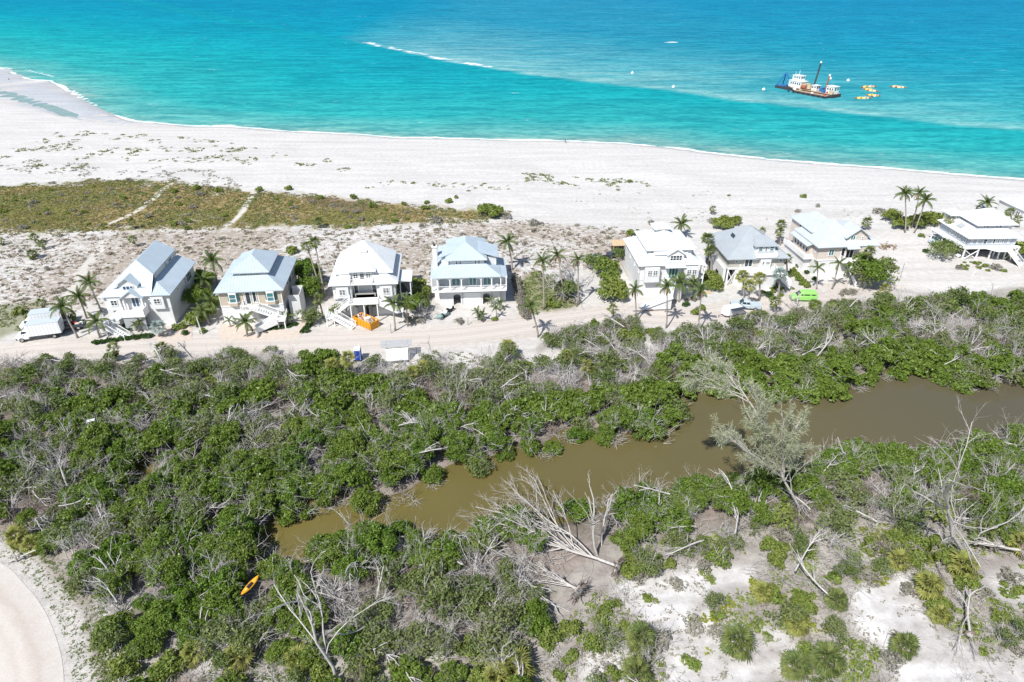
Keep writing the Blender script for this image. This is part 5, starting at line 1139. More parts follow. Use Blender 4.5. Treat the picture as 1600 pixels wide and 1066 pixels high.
PALMETTO = [ # centre of the clump in the photograph, size, kind
 (1150, 1002, 1.5, 'fan', 'round palmetto alone on the grey sandy clearing'), (1240, 1040, 1.3, 'fan', 'palmetto at the bottom edge right of the round one'), (1288, 1030, 1.5, 'fan', 'big palmetto at the bottom edge by the white sand'),
 (1305, 938, 1.1, 'fan', 'small palmetto left of the bare white sand'), (1242, 975, 1.15, 'yellow', 'yellowish palmetto above the big bottom one'), (1447, 915, 1.45, 'yellow', 'yellow-green palmetto with dead leaves at the top of the white sand'),
 (1500, 885, 1.5, 'yellow', 'palmetto with a dark shadow right of the white sand top'), (1456, 795, 1.3, 'fan', 'palmetto at the foot of the bare pale tree'), (1530, 832, 1.4, 'fan', 'pale palmetto right below the bare pale tree'),
 (1590, 850, 1.3, 'yellow', 'bright palmetto at the right edge'), (1400, 875, 1.2, 'yellow', 'yellow palmetto left of the top of the white sand'), (305, 1022, 1.1, 'yellow', 'yellowish palmetto on pale sand at the bottom left'), (375, 1030, 1.3, 'yellow', 'broad yellowish palmetto right of the bottom left sand'),
 (468, 1030, 1.2, 'yellow', 'palmetto at the foot of the forked grey tree'), (1000, 998, 1.4, 'fan', 'palmetto at the left rim of the grey clearing'), (995, 1050, 1.3, 'fan', 'palmetto at the bottom below the clearing rim'), (805, 1045, 1.6, 'yellow', 'big pale palmetto at the bottom centre'),
 (775, 1060, 1.4, 'yellow', 'pale palmetto left of the big bottom centre one'), (30, 838, 1.2, 'yellow', 'light green palmetto above the wooden barrier'), (55, 852, 1.1, 'yellow', 'light green palmetto right of the wooden barrier'), (1190, 925, 1.0, 'yellow', 'yellow palmetto on the upper clearing edge'),
 (1560, 800, 1.2, 'fan', 'palmetto in the thicket near the right edge'), (1290, 790, 1.1, 'yellow', 'palmetto right of the feathery grey-green tree trunk'), (1410, 1010, 1.2, 'fan', 'palmetto low on the left of the white sand'), (1465, 960, 1.0, 'yellow', 'small palmetto beside the grey fallen treetop'),
]
for i, (px, py, s_, k, lab) in enumerate(PALMETTO):
    rng = np.random.default_rng(2000 + i); x, y = W(px, py + 8 * s_); o = root('palmetto', lab, 'palmetto', (x, y, land_h(np.array([x]), np.array([y]))[0]), 0, 'palmettos in the foreground')
    MB().tube([(0, 0, -.1), (0, 0, .35 * s_), (.03, 0, .7 * s_)], [.2, .18, .12], 7).build('trunk', 'palm_bark', o, True); crown(o, (.03, 0, .7 * s_), k, rng, 30, s_ * .92, 4)

# ------------------------------------------------------------------ the big single trees
def bare_tree(name, label, cat, base, tops, r0, seed, depth=3, mat='dead_wood', group=None, dz0=0, ydist=None, spread=.5, nch=(3, 5), wob=.15, lsc=.95, st=.35):
    """trunk and main limbs drawn towards the given points (pixels, all at the base's ground distance + dy)"""
    rng = np.random.default_rng(seed); x, y = W(*base); z = land_h(np.array([x]), np.array([y]))[0]; o = root(name, label, cat, (x, y, z), 0, group); out = []; tips = []
    main = None
    for j, (px, py, dy, k) in enumerate(tops):
        tx, tz = XZ(px, py, y + dy); e = np.array([tx - x, dy, max(tz - z, .3)]); p0 = np.array([0, 0, dz0], float)
        if main is not None:
            f = rng.uniform(.16, .5); P0, r_0 = main; q = f * (len(P0) - 1); i = int(q); p0 = P0[i] + (P0[i + 1] - P0[i]) * (q - i)
        d = e - p0; L = np.linalg.norm(d) * lsc; n0 = len(out); rr = r0 * k * (.85 if main is None else .5)
        branching(p0, d, L, rr, rng, depth if main is None else max(1, depth - 1), out, wob, spread, nch, .02, .40, tips, st)
        if main is None: main = out[n0]
    return o, out, tips
# feathery grey-green tree leaning over the creek
o, out, tips = bare_tree('feathery_tree', 'tall feathery grey-green pine-like tree leaning over the brown creek', 'tree', (1254, 806), [(1162, 618, -2.5, 1.0), (1232, 640, 1.5, 1.0), (1115, 694, 0, .8), (1270, 690, 3, .7), (1195, 635, 1, .9), (1140, 655, -1.5, .8), (1205, 680, -2, .7), (1180, 640, 3, .8), (1250, 660, -1, .7)], .22, 31, 3, spread=.45, nch=(9, 12), lsc=.92, wob=.1, st=.2)
V, F = sticks(out); link('trunk', npmesh('trunk', V, F, None, False, ['pale_bark']), None, o)
rng = np.random.default_rng(77); Vs = []
for P, r_, dep in tips:
    if dep > 1: continue
    for q in range(7 if dep == 0 else 5):
        f = rng.uniform(.15, 1) * (len(P) - 1); i = min(int(f), len(P) - 2); c = P[i] + (P[i + 1] - P[i]) * (f - i); d = P[i + 1] - P[i]; d = d / (np.linalg.norm(d) + 1e-9) + rng.normal(0, .55, 3); d /= np.linalg.norm(d); L = rng.uniform(.35, .8)
        s = np.cross(d, rng.normal(0, 1, 3)); s /= np.linalg.norm(s) + 1e-9; e = c + d * L + np.array([0, 0, -.12]); m_ = (c + e) / 2 + np.array([0, 0, .05]); wd = .03; Vs.append([c, m_ + s * wd, e, m_ - s * wd])
V = np.array(Vs).reshape(-1, 3); link('foliage', npmesh('foliage', V, np.arange(len(V)).reshape(-1, 4), {'tint': np.repeat(rng.uniform(0, 1, len(Vs)), 4)}, False, ['needle_leaf']), None, o)
def bare(name, label, base, tops, r0, seed, depth=3, mat='dead_wood', **kw):
    o, out, _ = bare_tree(name, label, 'dead tree', base, tops, r0, seed, depth, **kw); V, F = sticks(out, 6); link('trunk', npmesh('trunk', V, F, None, False, [mat]), None, o); return o
bare('dead_tree', 'bare pale tree leaning left over the creek at the right', (1508, 866), [(1432, 615, -3, 1.0), (1420, 660, -1, .55), (1462, 650, 2, .6), (1470, 735, 1, .5)], .27, 41, 3, 'pale_bark', spread=.4)
bare('dead_tree', 'bare grey tree leaning right beside the bare pale tree', (1520, 850), [(1582, 722, 1, .7), (1545, 735, 2, .6), (1570, 760, -1, .5)], .17, 42, 3)
bare('dead_tree', 'forked grey dead tree at the bottom left of centre', (527, 1070), [(468, 905, 1, .9), (515, 868, 3, 1.0), (492, 900, 2, .7), (548, 890, 2, .5)], .21, 43, 3, spread=.35)
bare('dead_tree', 'smaller grey dead tree left of the forked one', (470, 1000), [(440, 925, 1, .8), (455, 910, 2, .7), (480, 930, 1, .6)], .12, 44, 3)
bare('dead_tree', 'upright pale dead tree behind the uprooted trunks', (933, 868), [(910, 752, 1, 1.0), (925, 745, 2, .8), (880, 752, 2, .5)], .2, 45, 3, 'pale_bark', spread=.4)
bare('dead_tree', 'second upright pale dead tree right of the uprooted trunks', (940, 852), [(950, 765, 1, .9), (962, 780, 2, .7)], .15, 46, 3, spread=.4)
bare('dead_tree', 'thin bare tree standing out over the creek near its left end', (577, 835), [(562, 785, .5, 1.0)], .1, 47, 2, spread=.6, nch=(6, 8))
bare('dead_tree', 'grey dead trunk lying down into the creek below the green bank', (1185, 655), [(1130, 600, -1, .8), (1120, 598, 0, .6)], .12, 48, 2)
bare('dead_tree', 'grey bare tree standing in the creek-side shrubs right of the feathery tree', (1345, 745), [(1310, 680, 1, .8), (1340, 690, 1, .8), (1365, 700, 1, .6)], .12, 49, 3)
bare('dead_tree', 'grey bare tree in the shrubs below the right end of the creek', (1535, 770), [(1600, 730, 1, .7), (1560, 700, 1, .8), (1520, 690, 1, .6)], .13, 50, 3)
# the two uprooted trees lying towards the creek, root plates up
def uprooted(label, base, dirs, seed, r0, plate):
    rng = np.random.default_rng(seed); x, y = W(*base); o = root('uprooted_tree', label, 'fallen tree', (x, y, 0)); out = []; t0 = np.array([0, 0, 1.1])
    for k, (px, py, z_, kk) in enumerate(dirs):
        q = W(px, py, z_); e = np.array([q[0] - x, q[1] - y, z_]); p0 = t0
        if k: P0 = out[0][0]; f = rng.uniform(.08, .42) * (len(P0) - 1); i = int(f); p0 = P0[i] + (P0[i + 1] - P0[i]) * (f - i)
        d = e - p0; branching(p0, d, np.linalg.norm(d), r0 * (1.15 if k == 0 else kk * .75), rng, 3, out, .12, .5, (5, 8), .0, .42, None, .25, .9)
    for P, r_ in out: P[:, 2] = np.maximum(P[:, 2], .1)
    V, F = sticks(out, 6); link('trunk', npmesh('trunk', V, F, None, False, ['pale_bark']), None, o)
    d = np.array(W(*dirs[0][:2])) - np.array([x, y]); a = math.atan2(d[1], d[0]); rp = []
    for k in range(70):
        t = rng.uniform(0, 6.28); v = np.array([-.45 * rng.uniform(.2, 1), math.cos(t), math.sin(t)]); c_, s_ = math.cos(a), math.sin(a); v = np.array([v[0] * c_ - v[1] * s_, v[0] * s_ + v[1] * c_, v[2]])
        rp.append(limb(t0, v, plate * rng.uniform(.55, 1.15), .09, .02, rng, .18, 4))
    for P, r_ in rp: P[:, 2] = np.maximum(P[:, 2], .02)
    V, F = sticks(rp); link('root_plate', npmesh('root_plate', V, F, None, False, ['brown_wood']), None, o)
    b = MB(); q = []
    for k in range(9):
        rr = plate * .62 * math.sin(math.pi * (k + .6) / 9.6) ; xx = -.5 + .62 * k / 8; q.append([((xx * math.cos(a) - rr * math.cos(t) * math.sin(a)), (xx * math.sin(a) + rr * math.cos(t) * math.cos(a)), 1.0 + rr * math.sin(t) * .9 + rng.uniform(-.08, .08)) for t in np.linspace(0, 2 * math.pi, 14)[:-1]])
    b.loft(q).build('root_soil', 'root_soil', o, True); return o
uprooted('uprooted grey tree with its bare crown spread towards the creek and dark root plate', (962, 895), [(775, 800, 2.0, 1.0), (790, 770, 2.8, .8), (830, 770, 3.0, .8), (755, 815, 2.2, .7), (770, 835, 1.6, .6), (800, 795, 4.0, .6), (760, 785, 1.2, .7), (745, 800, 2.6, .7), (808, 760, 2.0, .7), (785, 815, 3.2, .6), (845, 780, 3.6, .6)], 51, .16, 1.5)
uprooted('lower uprooted grey tree with a pale sandy root plate and a short trunk', (902, 932), [(845, 890, 1.0, 1.0), (750, 855, 1.5, .6), (800, 855, 2.0, .6), (775, 885, 1.4, .5), (760, 830, 1.8, .5)], 52, .15, 1.7)
uprooted('grey fallen treetop lying on the white sand at the bottom right', (1510, 1000), [(1500, 930, .5, .7), (1475, 1010, .5, .6), (1520, 1030, .6, .5)], 53, .12, .5)
uprooted('fallen trunk with a pale root plate near the right edge', (1590, 870), [(1520, 860, .6, .9), (1500, 850, 1, .6)], 54, .15, 1.2)

# ------------------------------------------------------------------ the thicket: jittered places, kind by place
SANDS = [SAND_A, SAND_B, SAND_C]
RI = np.random.default_rng(2024); places = []
NORTH_EDGE = ROADL
def veg_at(x, y):
    """(kind weights, density) on the ground at x, y in the thicket"""
sp_ = 2.35; pts = []
for yy in np.arange(35.5, 118, sp_):
    for xx in np.arange(-100, 128, sp_): pts.append((xx + RI.uniform(-.5, .5) * sp_, yy + RI.uniform(-.5, .5) * sp_))
pts = np.array(pts); px, py = PX(pts[:, 0], pts[:, 1]); vis = (px > -70) & (px < 1670) & (py < 1160); pts = pts[vis]
x, y = pts.T; dcr = np.maximum(sdist(CREEK, x, y), sdist(POND, x, y)); droad = pdist(ROADL, x, y); vn = inside(VEG_N, x, y); south = (~vn) & (y < np.interp(x, CREEK[:, 0][np.argsort(CREEK[:, 0])], CREEK[:, 1][np.argsort(CREEK[:, 0])] + 3)); lpd = sdist(LOOP_POLY, x, y)
sand = np.maximum.reduce([sdist(s, x, y) for s in SANDS]); lit = np.maximum(sdist(LITTER, x, y), sdist(LITTER2, x, y))
na_ = fbm(x, y, 13, 3); nb_ = fbm(x + 90, y + 40, 6, 3)
ok = (vn | (y < 100) & (dcr < 0) & ~vn & (y < 97)) & (dcr < .9) & (lpd < -3.6) & (sand < -.4) & (droad > 4.0)
clear = [(W(a, b), r_) for a, b, r_ in ((860, 560, 3.6), (835, 562, 3), (650, 572, 2.4), (590, 560, 3.2), (625, 552, 3.2), (735, 568, 2.0), (960, 545, 2.0), (1005, 545, 2.0), (1270, 500, 1.2), (1150, 1002, 2.6), (935, 905, 2.8), (900, 930, 2.6), (396, 930, 1.7), (1420, 472, 2.6))]
clear += [(W(560, 572), 2.6), (W(622, 572), 3.0), (W(394, 945), 1.6)]
for c, r_ in clear: ok &= np.hypot(x - c[0], y - c[1]) > r_
for a, b, r_ in (((962, 895), (770, 790), 1.5), ((962, 895), (830, 775), 1.0), ((902, 932), (790, 865), 1.8), ((940, 868), (925, 760), 1.3), ((1510, 1000), (1500, 930), 1.6), ((1590, 870), (1510, 858), 1.5)): ok &= pdist(np.array([W(*a), W(*b)]), x, y) > r_
thin = lit > 0; _q = PX(x, y); ok &= ~(thin & (RI.uniform(size=len(x)) < np.where(_q[0] > 870, np.where(_q[0] > 1420, .12, np.where(_q[1] < 890, .06, .40)), .06)))
x, y, dcr, droad, na_, nb_, lit, vn_ = (a[ok] for a in (x, y, dcr, droad, na_, nb_, lit, vn)); L_ = len(x); u = RI.uniform(size=L_); px, py = PX(x, y)
kind = []
for i in range(L_):
    near = dcr[i] > -6; k = None; right_top = px[i] > 1000 and py[i] < 560
    if lit[i] > 0: k = (('mangrove' if u[i] < .34 else 'scrub' if u[i] < .60 else 'dead' if u[i] < .76 else 'grape' if u[i] < .92 else 'pile') if px[i] < 890 else ('scrub' if u[i] < .30 else 'dead' if u[i] < .44 else 'grape' if u[i] < .82 else 'pile'))
    elif near: k = 'mangrove' if u[i] < .78 else 'dead' if u[i] < .90 else 'scrub' if u[i] < .96 else 'pile'
    else:
        g = na_[i] * .75 + nb_[i] * .25 + (.03 if 620 < py[i] < 800 else -.02) - (.09 if droad[i] < 14 else 0) - (.06 if right_top else 0) - (.07 if px[i] < 330 and py[i] < 740 else 0) + (.03 if py[i] > 800 else 0)
        if g > .51: k = 'mangrove' if u[i] < .76 else 'scrub' if u[i] < .86 else 'dead'
        elif g > .42: k = 'scrub' if u[i] < .36 else 'mangrove' if u[i] < .60 else 'dead' if u[i] < .9 else 'grape'
        else: k = 'scrub' if u[i] < .44 else 'dead' if u[i] < .84 else 'pile' if u[i] < .93 else 'grape'
    kind.append(k)
kind = np.array(kind); zz = land_h(x, y)
depth = y * math.cos(PITCH) + CAM_H * .5
GROUPS = {'mangrove': ('mangrove_bush', 'green mangrove bush', 'bush', 'mangrove bushes', T_MANG),
          'scrub': ('scrub_bush', 'olive half bare bush', 'bush', 'olive bushes', T_SCRUB),
          'dead': ('dead_shrub', 'leafless grey shrub', 'shrub', 'bare shrubs', T_DEAD),
          'grape': ('seagrape_bush', 'light green round bush', 'bush', 'light green bushes', T_GRAPE),
          'pile': ('brush_pile', 'heap of grey branches', 'branches', 'brush heaps', T_PILE)}
def join_copies(name, items, mat, kind='stuff', cap=None):
    Vs, Fs, ts = [], [], []; b = 0
    for me, loc, rz, s in items:
        nv = len(me.vertices); V = np.empty(nv * 3, np.float32); me.vertices.foreach_get('co', V); V = V.reshape(-1, 3); nf = len(me.polygons); F = np.empty(nf * 4, np.int32); me.polygons.foreach_get('vertices', F) if False else me.loops.foreach_get('vertex_index', F); F = F.reshape(-1, 4)
        c_, s_ = math.cos(rz), math.sin(rz); Q = V.copy(); Q[:, 0] = V[:, 0] * c_ - V[:, 1] * s_; Q[:, 1] = V[:, 0] * s_ + V[:, 1] * c_; Q = Q * np.asarray(s) + np.asarray(loc); Vs.append(Q); Fs.append(F + b); b += nv
        if 'tint' in me.attributes: t = np.empty(nv, np.float32); me.attributes['tint'].data.foreach_get('value', t); ts.append(np.clip(t * .8 + RI.uniform(0, .2), 0, 1))
    me = npmesh(name, np.vstack(Vs), np.vstack(Fs), {'tint': np.concatenate(ts)} if ts else None, False, [mat]); return tag(link(name, me), kind=kind)
def place_words(i):
    north = vn_[i]; p = px[i]
    if north: lm = ('by the left edge' if p < 80 else 'below the box trucks' if p < 165 else 'below the leftmost house' if p < 260 else 'between the two leftmost houses' if p < 340 else 'below the tan house' if p < 430 else 'between tan and pyramid houses' if p < 520 else 'below the blue toilet and kiosk' if p < 690 else 'below the arched balcony house' if p < 850 else 'below the bend of the road' if p < 1060 else 'above the feathery tree' if p < 1260 else 'below the pink house' if p < 1430 else 'at the far right above the creek')
    else: lm = ('near the turning loop' if p < 320 else 'round the forked grey tree' if p < 640 else 'left of the uprooted trees' if p < 800 else 'round the uprooted trees' if p < 1010 else 'left of the feathery tree foot' if p < 1230 else 'right of the feathery tree foot' if p < 1420 else 'round the bare pale tree')
    dp = 'on the grey litter' if lit[i] > 0 else ('overhanging the creek' if dcr[i] > -3.5 else 'along the road edge' if droad[i] < 9 else 'by the creek' if dcr[i] > -9 else 'high in mid thicket' if (north and py[i] < 640) else 'low in mid thicket')
    return dp + ' ' + lm
THICK = 0
for k, (nm, lab, cat, grp, T) in GROUPS.items():
    idx = np.where(kind == k)[0]; idx = idx[np.argsort(depth[idx])]
    edge_ = (px[idx] < 5) | (px[idx] > 1595) | (py[idx] > 1060); order = np.concatenate([idx[~edge_], idx[edge_]]); solo, rest = order[:290], order[290:]; items = []
    for q, i in enumerate(order):
        me = T[int(RI.integers(len(T)))]; s = RI.uniform(.72, 1.22)
        if k == 'mangrove': s *= .95 if dcr[i] < -12 else 1.0
        if lit[i] > 0: s *= .72 if px[i] > 890 else .85
        if droad[i] < 8: s *= .75
        if k == 'mangrove' and py[i] < 560: s *= .85
        sz = (s * RI.uniform(.9, 1.1), s * RI.uniform(.9, 1.1), s * RI.uniform(.85, 1.15)); rz = RI.uniform(0, 6.28)
        if q < 290:
            o = link(nm, me, None, None, (x[i], y[i], zz[i] - .1), (RI.normal(0, .06), RI.normal(0, .06), rz), sz); wd_ = place_words(i); sw_ = 'big ' if s > 1.08 else 'small ' if s < .85 else ''; tag(o, sw_ + lab + ' ' + wd_, cat, grp + ' ' + wd_)
            if k in ('mangrove', 'scrub') and RI.uniform() < (.75 if k == 'mangrove' else .9): link('branches', T_BARE[int(RI.integers(5))], None, o, (0, 0, 0), (RI.normal(0, .12), RI.normal(0, .12), RI.uniform(0, 6)), RI.uniform(.75, 1.15))
        else: items.append((T_MANG_LO[int(RI.integers(4))] if k == 'mangrove' else me, (x[i], y[i], zz[i] - .1), rz, sz))
    if items: join_copies({'mangrove': 'mangrove_thicket', 'scrub': 'scrub_thicket', 'dead': 'dead_brush', 'grape': 'bush_thicket', 'pile': 'dead_sticks'}[k], items, T[0].materials[0].name)
    THICK += len(order); print(k, len(order))
# grey dead trees and fallen branches among the bushes
sel = RI.permutation(L_)[:450]; cnt = 0
for i in sel:
    if lit[i] > 0 and RI.uniform() < .5: continue
    if dcr[i] > -1.5: continue
    if cnt % 3 == 0:
        s = RI.uniform(.6, 1.05) * (.7 if droad[i] < 9 else 1); tag(link('dead_tree', T_SNAG[int(RI.integers(5))], None, None, (x[i], y[i], zz[i]), (RI.normal(0, .18), RI.normal(0, .18), RI.uniform(0, 6.28)), s), 'small leafless grey tree ' + place_words(i), 'dead tree', 'small dead trees ' + place_words(i))
    else:
        tag(link('fallen_branch', T_LOG[int(RI.integers(5))], None, None, (x[i], y[i], zz[i] + RI.uniform(.5, 2.3)), (RI.normal(0, .15), RI.normal(0, .25), RI.uniform(0, 6.28)), RI.uniform(.6, 1.1)), 'grey fallen branch caught ' + place_words(i), 'branch', 'fallen branches ' + place_words(i))
    cnt += 1
# dead sticks reaching into the creek from its banks
for k in range(46):
    i = int(RI.integers(len(CREEK) - 6)); p = CREEK[i] + (CREEK[i + 1] - CREEK[i]) * RI.uniform(); q = PX(*p)
    if not (0 < q[0] < 1600): continue
    tag(link('driftwood', T_PILE[int(RI.integers(4))], None, None, (p[0], p[1], -.45), (0, 0, RI.uniform(0, 6.28)), RI.uniform(.35, .7)), 'tangle of grey sticks at the edge of the brown creek', 'branches', 'grey sticks along the creek edge')

